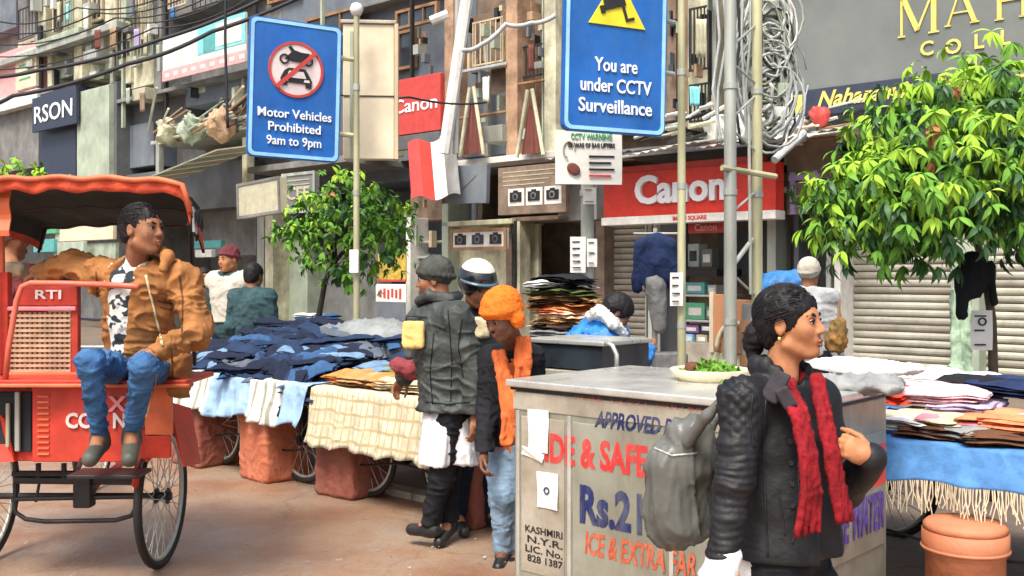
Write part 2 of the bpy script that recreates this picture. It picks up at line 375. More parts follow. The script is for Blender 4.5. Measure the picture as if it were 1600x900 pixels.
def strip(name, a0, a1, D0, D1, z, mat, nu=1, nv=1):
    m = MB(); m.grid(lambda u, v: S(a0 + (a1 - a0) * u, D0 + (D1 - D0) * v, z), nu, nv); o = m.build(name, mat); return tag(o, kind='structure')
m = MB(); m.grid(lambda u, v: ((u - .5) * 300, (v - .4) * 300, -.06), 1, 1); tag(m.build('ground', MATS['paving']), kind='structure')
def rz_(u, v):
    a = -40 + 60 * u; D = -10 + 14.9 * v; p = S(a, D, 0); p.z = .012 * float(vnoise([[a * .5, D * .8, 0]])[0]) * (1 if D < 4.2 else 0); return p
m = MB(); m.grid(rz_, 120, 40); o = tag(m.build('road', MATS['road'], smooth=True), kind='structure')
tag(gm_.build('gravel', MATS['kerb']), 'loose grit scattered over the reddish road', kind='stuff')
strip('pavement', -40, 20, 4.9, 14.0, .03, MATS['paving'])
m = MB()
kb = MB()
for i in range(60):
    a = -26 + i * .62; kb = MB(); kb.box(-.3, .3, 0, .14, -.05, .055)
    if i == 0: km = kb.mesh('kerb_stone', MATS['kerb']); kr = T('kerb', 'low pale stone kerb running along the clothes carts', 'kerb', S(0, 4.78, 0), RZ); kr['kind'] = 'structure'; del kr['category']
    o = link('kerb_stone', km, None, kr, (a, 0, random.uniform(-.008, .008))); 

# ================================================================ facades
class Bl:
    def __init__(s, label, px0, px1, D=14.0, name='shop_building', group=None):
        s.D = D; s.a = (A(px0, D) + A(px1, D)) / 2; s.px0, s.px1 = px0, px1
        s.o = T(name, label, 'building', S(s.a, D, 0), RZ, group)
    def X(s, px, y=0.): return A(px, s.D + y) - s.a
    def Z(s, px, py, y=0.): return Zp(px, py, s.D + y)
    def box(s, name, x0, x1, t, b, y0, y1, mat, par=None, bevel=.012):
        xm = (x0 + x1) / 2; a, c = s.X(x0, y0), s.X(x1, y0); z1, z0 = s.Z(xm, t, y0), s.Z(xm, b, y0)
        m_ = MB(); m_.box(-(c - a) / 2, (c - a) / 2, 0, y1 - y0, 0, z1 - z0)
        return m_.build(name, MATS[mat], par or s.o, bevel=bevel, loc=((a + c) / 2, y0, z0))
    def shutter(s, x0, x1, t, b, y, mat, pitch=.105):
        a, c = s.X(x0, y), s.X(x1, y); z1 = s.Z((x0 + x1) / 2, t, y); z0 = max(.03, s.Z((x0 + x1) / 2, b, y)); L = (c - a)
        e = MB(); e.box(-.03, 0, -.06, .06, 0, z1 - z0); e.box(L, L + .03, -.06, .06, 0, z1 - z0); e.box(-.02, L + .02, -.05, .05, z1 - z0 - .04, z1 - z0 - .001); e.v = [tuple(q) for q in e.v]
        root = e.build('shutter', MATS['galv'], s.o, loc=(a, y, z0)); n = int((z1 - z0) / pitch)
        pr = [(0, 0), (.012, .010), (.03, .02), (.06, .022), (.085, .012), (.095, 0)]
        q = MB(); vs = [(x, -yy, zz) for x in (0, L) for zz, yy in pr]; k = len(pr)
        q.add(vs, [(i, i + 1, k + i + 1, k + i) for i in range(k - 1)] + [(0, k, 2 * k - 1, k - 1), tuple(range(k)), tuple(range(2 * k - 1, k - 1, -1))])
        me = q.mesh('slat', MATS[mat], smooth=False); me2 = me.copy(); me2.materials[0] = MATS['shutter_dark']
        for i in range(n): link('slat', me if random.random() > .12 else me2, None, root, (0, random.uniform(-.007, .007), i * pitch), (random.uniform(-.08, .08), random.uniform(-.0015, .0015), 0))
        return root
    def window(s, x0, x1, t, b, y, frame='wood_pale', glass='glass_dark', bars=1):
        xm = (x0 + x1) / 2; a, c = s.X(x0, y), s.X(x1, y); z1, z0 = s.Z(xm, t, y), s.Z(xm, b, y); W, Hh = c - a, z1 - z0; f = .06
        m_ = MB(); m_.box(0, f, -.05, .05, 0, Hh); m_.box(W - f, W, -.05, .05, 0, Hh); m_.box(f, W - f, -.05, .05, 0, f); m_.box(f, W - f, -.05, .05, Hh - f, Hh)
        for i in range(bars): xx = W * (i + 1) / (bars + 1); m_.box(xx - .02, xx + .02, -.04, .03, f, Hh - f)
        fr = m_.build('window', MATS[frame], s.o, loc=(a, y, z0))
        g = MB(); g.box(f, W - f, .0, .01, f, Hh - f); g.build('pane', MATS[glass], fr); return fr
def bld(label, px0, px1, rows, back='wall_dark', top=-60, name='shop_building', D=14., depth=3.2):
    b = Bl(label, px0, px1, D, name)
    x0, x1 = b.X(px0), b.X(px1); zt = 13.0
    m_ = MB(); m_.box(x0 + .01, x1 - .01, 1.0, depth, 3.6, zt); m_.box(x0 + .01, x1 - .01, depth - .3, depth, .03, 3.6); m_.box(x0 + .01, x0 + .15, 1.0, depth - .3, .03, 3.6); m_.box(x1 - .15, x1 - .01, 1.0, depth - .3, .03, 3.6)
    m_.build('wall', MATS[back], b.o, bevel=0)
    for r in rows: b.box(*r)
    return b
# ---- far left building with lettering
b1 = bld('cream old building with pale pilasters over a dark navy shop front', -420, 182, [
    ('pilaster', 60, 71, -80, 92, 0.1, 1.0, 'plaster_cream'), ('wall_panel', 28, 58, 62, 150, .2, 1.0, 'plaster_cream'), ('wall_panel', 118, 168, 55, 120, .25, 1.0, 'plaster_cream'),
    ('pilaster', 115, 128, -90, 125, 0.0, 1.0, 'plaster_cream'), ('pilaster', 74, 81, 62, 135, 0.05, 1.0, 'plaster_cream'), ('wall_panel', 83, 113, 66, 122, .3, 1.0, 'plaster_green'),
    ('balcony_slab', 55, 122, 53, 62, -.4, 1.0, 'plaster_green'), ('pilaster', 164, 182, -80, 112, .05, 1.0, 'plaster_cream'), ('wall_panel', 28, 58, -40, 60, .5, 1.0, 'plaster_grey'),
    ('drainpipe', 58, 63, 40, 180, -.1, 0, 'iron'), ('ledge', -420, 182, 135, 143, -.35, 1.0, 'galv'), ('wall_panel', -420, 25, 0, 128, .6, 1.0, 'wall_blue'),
    ('fascia', -420, 60, 148, 205, -.1, 1.0, 'pink'), ('fascia', -420, 58, 205, 222, -.2, .8, 'sign_white'), ('shop_front', -420, 60, 225, 300, .1, 1.0, 'plaster_grey'),
    ('shop_front', 62, 118, 140, 300, -.1, 1.0, 'sign_navy'), ('door_panel', 120, 170, 138, 300, -.25, .9, 'pale_green'), ('shop_front', 170, 182, 128, 300, -.1, 1.0, 'wall_dark')], 'plaster_grey')
for x0, x1, t, bb in ((84, 97, -30, 48), (100, 113, -30, 50), (145, 161, -30, 32), (128, 141, -40, 44), (30, 55, -60, -5)): b1.window(x0, x1, t, bb, .2, 'wood_pale', 'glass_dark')
# ---- second building with the cyan and pink banner
b2 = bld('weathered cream and grey building behind the cable runs, awning below', 182, 386, [
    ('pilaster', 196, 204, -80, 130, .0, 1.0, 'plaster_cream'), ('wall_panel', 204, 240, 0, 126, .3, 1.0, 'plaster_green'), ('pilaster', 240, 252, -80, 150, .1, 1.0, 'plaster_grey'),
    ('wall_panel', 205, 240, 95, 135, .1, 1.0, 'plaster_cream'), ('wall_panel', 252, 386, -100, 12, .4, 1.0, 'plaster_grey'), ('ledge', 182, 386, 132, 138, -.1, 1.0, 'plaster_grey'),
    ('wall_panel', 290, 386, 118, 158, .2, 1.0, 'wall_blue'), ('wall_panel', 182, 290, 140, 200, .4, 1.0, 'wall_dark'), ('ledge', 235, 386, 208, 214, -.6, 1.0, 'galv'),
    ('shop_front', 182, 386, 262, 330, .2, 1.0, 'wall_dark'), ('wall_panel', 182, 240, 195, 262, .3, 1.0, 'wall_blue'), ('pillar', 378, 386, 214, 330, -.5, -.3, 'plaster_cream'), ('pillar', 243, 248, 216, 275, -.6, -.45, 'galv')], 'plaster_grey')
for x0, x1, t, bb in ((183, 194, -40, 40), (208, 220, -40, 60), (223, 236, -40, 60)): b2.window(x0, x1, t, bb, .1)
# ---- dark central building
b3 = bld('dark blue grey building over an open grey shop front', 386, 690, [
    ('wall_panel', 386, 690, 205, 262, .7, 1.0, 'wall_dark'), ('canopy_slab', 386, 540, 252, 262, -.8, 1.0, 'plaster_grey'), ('wall_panel', 300, 400, 262, 400, .9, 1.0, 'plaster_grey'),
    ('pillar', 401, 412, 330, 520, -.1, .4, 'galv'), ('pillar', 414, 426, 335, 520, -.25, .25, 'plaster_cream'), ('wall_panel', 427, 480, 375, 520, .2, .8, 'pale_green'),
    ('wall_panel', 480, 590, 380, 520, .6, 1.0, 'plaster_grey'), ('pillar', 634, 641, 340, 560, -.2, .3, 'sign_white'), ('wall_panel', 641, 690, 300, 345, .3, 1., 'plaster_brown'),
    ('wall_panel', 590, 636, 470, 560, .4, 1., 'wall_blue'), ('shelf', 645, 690, 376, 380, .0, .8, 'steel_edge'), ('shelf', 645, 690, 400, 404, .0, .8, 'steel_edge'), ('ledge', 386, 690, 14, 20, .6, 1.0, 'plaster_grey')], 'wall_blue')
for x0, x1, t, bb in ((420, 470, -60, 0), (600, 650, 50, 110)): b3.window(x0, x1, t, bb, .9, 'wood', 'glass_dark')
# ---- ochre balcony building
b4 = bld('narrow ochre and brown building with a propped timber balcony', 690, 872, [
    ('balcony_slab', 688, 872, 244, 254, -.5, 1.0, 'sign_white'), ('wall_panel', 735, 790, 20, 110, .8, 1.0, 'plaster_brown'), ('wall_panel', 808, 852, 60, 150, .7, 1.0, 'plaster_ochre'),
    ('pilaster', 790, 808, -90, 244, -.2, .3, 'plaster_ochre'), ('pilaster', 694, 708, -90, 244, -.2, .2, 'plaster_ochre'), ('pilaster', 850, 868, -90, 244, -.2, .3, 'plaster_cream'),
    ('wall_panel', 808, 850, 150, 244, .6, 1.0, 'plaster_ochre'), ('wall_panel', 722, 790, 150, 244, .7, 1.0, 'wall_blue'), ('rail', 708, 790, 104, 109, -.25, -.18, 'steel_edge'),
    ('rail', 708, 790, 178, 182, -.22, -.15, 'wood'), ('rail', 808, 850, 126, 130, -.22, -.15, 'wood'), ('wall_panel', 755, 762, 60, 244, .4, .5, 'galv'), ('lintel', 690, 800, 344, 352, -.1, .8, 'plaster_cream'), ('wall_panel', 700, 798, 352, 560, .2, .8, 'plaster_cream'),
    ('door_jamb', 799, 805, 345, 560, -.05, .3, 'iron'), ('door_jamb', 806, 812, 345, 560, -.0, .3, 'plaster_cream'), ('door_leaf', 818, 841, 350, 560, .5, .6, 'plaster_cream'), ('pillar', 690, 700, 318, 560, -.1, .5, 'pale_green'),
    ('lintel', 798, 872, 338, 345, .0, .8, 'plaster_brown'), ('wall_panel', 790, 800, 362, 560, .1, .3, 'plaster_brown'), ('wall_panel', 690, 872, 254, 262, .0, 1., 'wall_dark')], 'plaster_brown')
# ---- canon building
b5 = bld('mottled old building over the red camera shop', 872, 1232, [
    ('wall_panel', 1042, 1056, -90, 205, .3, 1.0, 'plaster_brown'), ('wall_panel', 1074, 1112, -90, 200, .2, 1.0, 'plaster_cream'), ('wall_panel', 1056, 1074, -90, 200, .5, 1.0, 'plaster_ochre'),
    ('wall_panel', 872, 1042, -90, 205, .5, 1.0, 'plaster_brown'), ('drainpipe', 1112, 1118, -90, 210, .1, .2, 'galv'), ('wall_panel', 1118, 1168, -90, 200, .6, 1.0, 'wall_dark'), ('pilaster', 1150, 1160, -90, 200, .1, .6, 'plaster_grey'),
    ('wall_panel', 1168, 1232, -90, 190, .4, 1.0, 'plaster_green'), ('canopy_slab', 975, 1215, 228, 236, -.3, 1.0, 'wall_dark'), ('pillar', 930, 944, 345, 580, -.15, .4, 'plaster_brown'),
    ('pillar', 1012, 1018, 350, 580, -.05, .15, 'galv'), ('pillar', 1021, 1024, 350, 580, -.05, .1, 'sign_white'), ('wall_panel', 1026, 1062, 350, 580, .5, .8, 'wall_dark'), ('pillar', 1198, 1212, 330, 590, .1, .6, 'galv'),
    ('counter', 1066, 1120, 420, 432, .2, 1., 'iron'), ('counter_front', 1066, 1130, 536, 580, .0, .7, 'steel_dirty'), ('wall_panel', 872, 932, 236, 345, .3, 1., 'plaster_grey'), ('wall_panel', 1120, 1200, 360, 430, 1.2, 1.4, 'wall_dark'),
    ('shelf', 1068, 1130, 460, 464, .3, 1., 'steel_edge'), ('shelf', 1068, 1130, 500, 504, .3, 1., 'steel_edge')], 'plaster_brown')
b5.shutter(944, 1011, 346, 580, .15, 'shutter_dark')
# ---- right building
b6 = bld('grey shop building with roller shutters under a huge charcoal fascia', 1232, 1900, [
    ('pillar', 1290, 1298, 300, 620, -.1, .3, 'galv'), ('pillar', 1303, 1313, 300, 620, -.2, .3, 'sign_white'), ('pillar', 1488, 1530, 250, 640, -.05, .6, 'pale_green'), ('lintel', 1313, 1900, 292, 330, .0, .8, 'plaster_grey'),
    ('wall_panel', 1232, 1900, 170, 182, .2, 1.0, 'wall_dark'), ('ledge', 1170, 1360, 208, 216, -.5, 1.0, 'sign_white'), ('ledge', 1380, 1900, 200, 212, -.3, 1.0, 'galv'), ('wall_panel', 1232, 1300, 230, 292, .3, 1., 'plaster_brown'),
    ('wall_panel', 1313, 1900, 214, 300, .4, 1., 'wall_dark'), ('lintel', 1214, 1300, 290, 297, .1, .4, 'sign_white'), ('wall_panel', 1238, 1288, 300, 620, 1.4, 1.6, 'wall_dark'), ('pillar', 1240, 1248, 298, 560, .3, .6, 'wall_blue')], 'wall_dark')
b6.shutter(1314, 1488, 330, 612, .25, 'shutter'); b6.shutter(1531, 1720, 330, 640, .25, 'shutter')
for b, x in ((b1, -300), (b6, 1880)): pass

# ================================================================ shop signs and boards on the facades
def board(name, label, cat, x0, x1, t, b, D, th, mat, rim=None, group=None, twist=0., parent=None, frame_w=.05):
    xm = (x0 + x1) / 2; a0, a1 = A(x0, D), A(x1, D); W = a1 - a0; z1, z0 = Zp(xm, t, D), Zp(xm, b, D)
    o = T(name, label, cat, S((a0 + a1) / 2, D, (z0 + z1) / 2), RZ, group); h = z1 - z0
    MB().box(-W / 2, W / 2, 0, th, -h / 2, h / 2).build('board', MATS[mat], o, bevel=.01)
    if rim:
        m_ = MB(); f = frame_w; m_.box(-W / 2 - .01, W / 2 + .01, -.02, .0, h / 2 - f, h / 2 + .01); m_.box(-W / 2 - .01, W / 2 + .01, -.02, .0, -h / 2 - .01, -h / 2 + f)
        m_.box(-W / 2 - .01, -W / 2 + f, -.02, 0, -h / 2 + f, h / 2 - f); m_.box(W / 2 - f, W / 2 + .01, -.02, 0, -h / 2 + f, h / 2 - f); m_.build('rim', MATS[rim], o)
    if twist: o.rotation_euler = (0, twist, RZ)
    return o, W, h
# big charcoal fascia
o, W, h = board('fascia_sign', 'huge charcoal fascia with widely spaced gold serif capitals', 'sign', 1234, 1900, -140, 122, 13.6, .35, 'sign_charcoal')
def glyph(o, strokes, x, z, s, mat, y=-.02, name='letter'):
    m_ = MB()
    for (x0, z0, x1, z1, wd) in strokes:
        d = Vector((x1 - x0, 0, z1 - z0)); L = d.length; d.normalize(); nrm = Vector((d.z, 0, -d.x)) * wd / 2
        p = [Vector((x0, 0, z0)) - nrm, Vector((x0, 0, z0)) + nrm, Vector((x1, 0, z1)) + nrm, Vector((x1, 0, z1)) - nrm]
        m_.prism([(q.x * s + x, q.z * s + z) for q in p], y, y + .018 + wd * .03)
    return m_.build(name, MATS[mat], o)
def serif(x, z, w=.16): return (x - w / 2, z, x + w / 2, z, .035)
GM = [(.08, 0, .08, .98, .05), (.08, .98, .45, .1, .12), (.45, .1, .82, .98, .05), (.82, 0, .82, .98, .12), serif(.08, .0), serif(.82, .0, .24), serif(.05, .985, .14), serif(.85, .985, .18)]
GA = [(.06, 0, .4, .99, .05), (.4, .99, .76, 0, .12), (.18, .32, .62, .32, .04), serif(.06, 0), serif(.76, 0, .24)]
GH = [(.1, 0, .1, 1, .12), (.74, 0, .74, 1, .12), (.1, .5, .74, .5, .04), serif(.1, 0, .24), serif(.74, 0, .24), serif(.1, 1, .24), serif(.74, 1, .24)]
GJ = [(.4, .1, .4, 1, .12), (.4, .08, .2, 0, .07), (.2, 0, .1, .12, .06), serif(.4, 1, .24)]
D_ = 13.6; zc = o.location.z; ac = (A(1234, D_) + A(1900, D_)) / 2
for g, x0, x1, t, bt in ((GM, 1404, 1453, -12, 55), (GA, 1478, 1524, -20, 38), (GH, 1556, 1606, -28, 28), (GA, 1636, 1690, -36, 20)):
    a = A(x0, D_) - ac; s_ = (Zp((x0 + x1) / 2, t, D_) - Zp((x0 + x1) / 2, bt, D_)); glyph(o, g, a, Zp((x0 + x1) / 2, bt, D_) - zc, s_, 'gold')
for ch, px, py in (('C', 1449, 77), ('O', 1490, 74), ('L', 1530, 66), ('L', 1571, 60), ('E', 1610, 55), ('C', 1655, 48)):
    text_obj(ch, .26, MATS['gold'], o, x=A(px, D_) - ac, z=Zp(px, py, D_) - zc, y=-.02, bold=.02, name='letter')
board('trim_strip', 'yellow green trim strip under the charcoal fascia', 'trim', 1300, 1900, 115, 121, 13.5, .1, 'gold')  # strip in plain gold paint
o, W, h = board('shop_sign', 'long dark strip sign in yellow italic script under the charcoal fascia', 'sign', 1232, 1480, 128, 172, 13.4, .12, 'sign_navy')
text_obj('Naharanvis', .30, MATS['gold'], o, x=.0, z=.02, y=-.01, bold=.022, shear=.35, width=W * .62)
m_ = MB(); m_.box(-W * .47, -W * .395, -.012, 0, -.13, .13); m_.build('emblem', MATS['gold'], o)
# canon sign
o, W, h = board('camera_shop_sign', 'bright red camera shop sign with rounded white brand lettering', 'sign', 943, 1212, 262, 334, 13.2, .25, 'sign_red')
text_obj('Canon', .62, MATS['letter_white'], o, x=-W * .02, z=.03, y=-.03, bold=.032, ext=.03, width=W * .53, sy=.95)
MB().box(-W / 2 - .02, W / 2 + .02, -.04, .25, -h / 2 - .13, -h / 2 - .002).build('lower_strip', MATS['sign_white'], o, bevel=.01)
text_obj('IMAGE SQUARE', .085, MATS['letter_red'], o, x=W * .04, z=-h / 2 - .066, y=-.045, bold=.02)
MB().box(-W * .47, W * .42, .03, .2, h / 2 + .002, h / 2 + .1).build('top_strip', MATS['sign_red_dull'], o)
o, W, h = board('hanging_sign', 'small pink red camera brand board under the red sign', 'sign', 1075, 1132, 347, 364, 13.6, .05, 'sign_red_dull')
text_obj('Canon', .15, MATS['pink'], o, y=-.01, bold=.02)
# left navy lettering
o, W, h = board('shop_sign', 'dark navy sign with large white capitals by the pale green door panel', 'sign', 50, 119, 145, 200, 13.6, .1, 'sign_navy')
text_obj('RSON', .72, MATS['letter_white'], o, x=.0, z=-.05, y=-.02, bold=.01, width=W * .86)
o, W, h = board('notice_board', 'cream board with green markings at far left upper wall', 'sign', 24, 56, 78, 138, 13.8, .1, 'sign_cream'); 
for i in range(4): MB().box(-W * .3, W * (.1 + .05 * i), -.01, 0, h * (.3 - .18 * i) - .03, h * (.3 - .18 * i) + .03).build('marking', MATS['green_sign'], o)
o, W, h = board('wall_banner', 'cyan white and pink banner stretched across the grey upper floor', 'banner', 254, 384, 38, 112, 13.5, .05, 'sign_white')
MB().box(-W * .05, W * .5, -.012, 0, -h * .12, h * .5).build('cyan_field', MATS['cyan'], o); MB().box(-W * .5, W * .5, -.014, 0, -h * .5, -h * .26).build('pink_band', MATS['pink'], o)
MB().box(W * .02, W * .16, -.02, 0, -h * .1, h * .28).build('green_square', MATS['teal'], o); MB().box(W * .17, W * .46, -.02, 0, -h * .05, h * .42).build('white_field', MATS['sign_white'], o)
for i in range(9): MB().box(-W * .46 + i * .42, -W * .46 + i * .42 + .2, -.018, -.014, -h * .42, -h * .34).build('marking', MATS['sign_white'], o)
# central red boards
o, W, h = board('shop_sign', 'bright red square sign with faded white brand name beside the cream panel', 'sign', 612, 688, 120, 208, 13.0, .12, 'sign_red_dull')
text_obj('Canon', .36, MATS['letter_white'], o, x=0, z=-.0, y=-.01, bold=.01, width=W * .9, shear=.0)
MB().box(-W * .5, W * .5, -.02, .1, -h * .5 - .28, -h * .5 - .02).build('lower_strip', MATS['wall_dark'], o)
t = T('awning', 'small red and white fabric awning slung below the square red sign', 'awning', S(A(655, 12.6), 12.6, Zp(655, 258, 12.6)), RZ)
def awn(u0, u1):
    def f(u, v): uu = u0 + (u1 - u0) * u; return (uu * 1.25 - .75 + .5 * v, -.35 * v + .4, .55 - v * 1.15 + .05 * math.sin(uu * 9))
    return f
for i, mt in enumerate(('sign_red_dull', 'sign_red', 'sign_white', 'plaster_grey')):
    MB().grid(awn(i * .25, i * .25 + .25), 4, 6).build('fabric_strip', MATS[mt], t, thick=.012)
o, W, h = board('blank_sign', 'plain beige tilted sign box on the grey shop front', 'sign', 371, 437, 282, 337, 12.4, .2, 'sign_beige', rim='plaster_grey', twist=R(-3))
o, W, h = board('shop_sign', 'dim grey sign with worn pale lettering beside the beige box', 'sign', 441, 492, 270, 332, 12.6, .12, 'sign_charcoal', rim='galv')
text_obj('CEE', .36, MATS['sign_beige'], o, z=-.02, y=-.01, bold=.02, width=W * .7); 
for i in range(3): MB().box(-W * .35, W * .35, -.01, 0, h * .3 - i * .09, h * .33 - i * .09).build('marking', MATS['sign_beige'], o)
o, W, h = board('poster', 'yellow poster above the red marked board behind the small tree', 'poster', 590, 634, 396, 440, 13.2, .03, 'poster_yellow')
MB().box(-W * .5, W * .5, -.01, 0, -h * .5, -h * .42).build('border', MATS['sign_red_dull'], o)
o, W, h = board('poster', 'pinkish board with blurred red marks low behind the small tree', 'poster', 587, 634, 444, 472, 13.1, .03, 'sign_white'); [MB().box(W * (-.36 + .13 * i), W * (-.29 + .13 * i), -.01, 0, -h * (.22 + .05 * (i % 3)), h * (.2 + .06 * (i % 2))).build('mark', MATS['sign_red_dull'], o) for i in range(6)]
# balcony building signs
o, W, h = board('shop_sign', 'slate grey slanted panel with a faint pale streak under the balcony slab', 'sign', 698, 760, 258, 318, 13.0, .1, 'wall_blue', twist=R(2))
MB().box(-W * .3, W * .3, -.01, 0, -.02, .02).build('streak', MATS['plaster_grey'], o).rotation_euler = (0, R(-35), 0)
def camera_pic(o, x, z, s, mat='black'):
    m_ = MB(); m_.box(x - s * .5, x + s * .5, -.022, -.004, z - s * .32, z + s * .3); m_.box(x - s * .2, x + s * .18, -.022, -.004, z + s * .3, z + s * .42); m_.build('camera_picture', MATS[mat], o)
    q = MB(); q.cyl((x, -.03, z), (x, -.022, z), s * .24, n=16); q.build('lens_picture', MATS['plaster_grey'], o); q = MB(); q.cyl((x, -.036, z), (x, -.03, z), s * .14, n=16); q.build('lens_picture', MATS['black'], o)
o, W, h = board('shop_sign', 'brown sign strip with three white picture squares over the dark doorway', 'sign', 778, 884, 258, 334, 12.9, .12, 'plaster_brown')
for i in range(3):
    x = W * (-.22 + .27 * i); MB().box(x - W * .12, x + W * .12, -.004, 0, -h * .32, h * .04).build('picture', MATS['sign_white'], o); camera_pic(o, x, -h * .13, W * .17)
for i in range(4): MB().box(-W * .42, W * .4 - .1 * i, -.006, 0, h * (.38 - .09 * i), h * (.40 - .09 * i)).build('marking', MATS['sign_beige'], o)
o, W, h = board('picture_board', 'pale board with three dark camera pictures above the helmeted man', 'sign', 705, 791, 358, 390, 13.6, .08, 'sign_white', rim='wood')
for i in range(3): camera_pic(o, W * (-.32 + .32 * i), 0, W * .2, ('black', 'sign_navy', 'black')[i])
# A-frame props with maroon cloth on the balcony
paint('maroon', (.16, .05, .04), rough=.8)
for i, (px, lab) in enumerate(((737, 'cream A-shaped timber prop with maroon cloth beside the leaning white pole'), (828, 'cream A-shaped timber prop with maroon cloth beside the cream pilaster'))):
    D_ = 13.3; t = T('timber_prop', lab, 'prop', S(A(px, D_), D_, Zp(px, 244, D_)), RZ, 'timber props on the balcony'); m_ = MB(); hh = 1.25 - .1 * i
    for q in (-1, 1): m_ = MB(); m_.cyl((q * .3, 0, 0), (q * .05, 0, hh), .035, n=8); m_.build('leg', MATS['plaster_cream'], t)
    MB().grid(lambda u, v: ((u - .5) * .42 * (1.25 - v * .8), .06 + .03 * math.sin(u * 14 + i), .05 + v * hh * .72), 10, 5).build('cloth', MATS['maroon'], t, thick=.01)
# shop interior goods
bx_cols = ('teal', 'green_sign', 'sign_white', 'purple', 'blue_sign', 'sign_charcoal', 'cyan', 'sign_red_dull', 'sign_navy')
for px, py, wpx, hpx, c, lab in ((1083, 417, 18, 36, 'glass', 'pale glass front case high in the camera shop'), (1104, 417, 16, 28, 'sign_charcoal', 'dark carton beside the pale glass case'), (1085, 459, 32, 18, 'teal', 'teal carton on the camera shop shelf'),
                              (1112, 459, 14, 14, 'galv', 'grey carton on the camera shop shelf'), (1086, 499, 30, 26, 'green_sign', 'green and white carton on the middle shop shelf'), (1110, 499, 13, 20, 'sign_charcoal', 'black carton beside the green one'),
                              (1080, 520, 22, 12, 'purple', 'purple box low in the camera shop'), (1103, 520, 18, 14, 'sign_navy', 'navy box low in the camera shop'), (1075, 536, 14, 14, 'blue_rim', 'light blue box at the shop counter'), (1096, 536, 16, 13, 'sign_beige', 'beige box at the shop counter')):
    D_ = 14.35; a0, a1 = A(px - wpx / 2, D_), A(px + wpx / 2, D_); W = a1 - a0; h = hpx * dep(px, D_) / F; t = T('carton', lab, 'box', S((a0 + a1) / 2, D_, Zp(px, py, D_)), RZ + random.uniform(-.1, .1))
    MB().box(-W / 2, W / 2, 0, .25, 0, h).build('box_body', MATS[c], t, bevel=.008); MB().box(-W / 3, W / 3, -.004, 0, h * .25, h * .7).build('box_label', MATS['sign_white' if c != 'glass' else 'glass_dark'], t)
# debris along the sheet-metal canopy above the red sign
t = T('canopy', 'ragged corrugated sheet canopy over the red camera sign', 'canopy', S(A(1080, 13.0), 13.0, Zp(1080, 238, 13.0)), RZ)
for i in range(9):
    x0 = -2.4 + i * .56; m_ = MB(); hh = random.uniform(-.05, .06); tl = random.uniform(-.06, .06)
    m_.grid(lambda u, v: (x0 + u * .62, -.5 + v * 1.0, .02 + hh + v * .16 + tl * u + .016 * math.sin(u * 25)), 16, 3); m_.build('sheet', MATS[('galv', 'steel_edge', 'wall_dark', 'sign_white')[i % 4]], t, thick=.006)
bag_specs = ((1118, 205, .22, 'sign_white', 'white sack slumped on the canopy beside the first grey pole'), (1158, 196, .26, 'sign_white', 'tall white sack between the two grey poles'), (1196, 196, .25, 'plaster_cream', 'cream tilted sack right of the two grey poles'),
             (1280, 184, .15, 'sign_red_dull', 'small red bundle on the ledge under the script sign'), (1235, 207, .24, 'cable_pale', 'grey flat bundle on the white ledge'), (300, 202, .22, 'plaster_green', 'greenish bundle among the scrap on the far awning'), (262, 206, .2, 'plaster_cream', 'cream bundle among the scrap on the far awning'), (345, 196, .24, 'plaster_ochre', 'ochre cloth heap at the end of the far awning'))
for px, py, r, c, lab in bag_specs:
    D_ = 13.1; k = dep(px, D_) / 15.0; s_ = SDF(.02 * k); s_.ell((0, 0, 0), (r * .8 * k, r * .7 * k, r * k * .85)); s_.ell((r * .3 * k, 0, r * .4 * k), (r * .5 * k, r * .4 * k, r * .5 * k), None, .08)
    me = s_.mesh('sack', MATS[c], fold_disp(.075 * k, 4.5 / k, seed=px)); o = link('sack', me, None, None, S(A(px, D_), D_, Zp(px, py, D_)), RZ); tag(o, lab, 'sack' if 'sack' in lab else 'bundle')
# sloping pale awning far left and scrap on it
t = T('awning', 'long pale green sheet awning sloping over the far left shops', 'awning', S(A(280, 12.4), 12.4, Zp(280, 262, 12.4)), RZ)
m_ = MB(); L0, L1 = A(175, 12.4) - A(280, 12.4), A(372, 12.4) - A(280, 12.4)
for i in range(8):
    u0 = L0 + (L1 - L0) * i / 8; u1 = L0 + (L1 - L0) * (i + 1) / 8 - .03
    MB().add([(u0, -.5, -.62 + .1 * i), (u1, -.5, -.53 + .1 * i), (u1, .9, -.25 + .1 * i), (u0, .9, -.34 + .1 * i)], [(0, 1, 2, 3)]).build('sheet', MATS[('pale_green', 'sign_beige')[i % 2]], t, thick=.03)
def scrap(label, cat, name, px0, px1, py, D, n, mats, L=(.5, 1.4), seed=1):
    rd = random.Random(seed)
    t = T(name, label, cat, S(A((px0 + px1) / 2, D), D, Zp((px0 + px1) / 2, py, D)), RZ); w_ = A(px1, D) - A(px0, D)
    for i in range(n):
        x = rd.uniform(-w_ / 2, w_ / 2); a = rd.choice((rd.uniform(-.25, .25), rd.uniform(-.7, .7))); l = rd.uniform(*L); r = rd.uniform(.012, .035)
        p = Vector((x, rd.uniform(-.3, .3), rd.uniform(0, .5))); d = Vector((math.cos(a), rd.uniform(-.3, .3), abs(math.sin(a)))) * l
        MB().cyl(p, p + d, r, n=6).build('stick', MATS[rd.choice(mats)], t)
scrap('tangle of sticks pipes and rods piled on the far awning', 'scrap', 'scrap_heap', 235, 380, 215, 13.2, 46, ('galv', 'wood_pale', 'iron', 'plaster_cream', 'wood', 'galv', 'plaster_green'), (.5, 1.7), 3)
scrap('loose rods and laths on the ledge above the brown easel shop', 'scrap', 'scrap_heap', 1215, 1345, 214, 13.2, 14, ('galv', 'sign_white', 'wood', 'iron'), (.2, .5), 4)
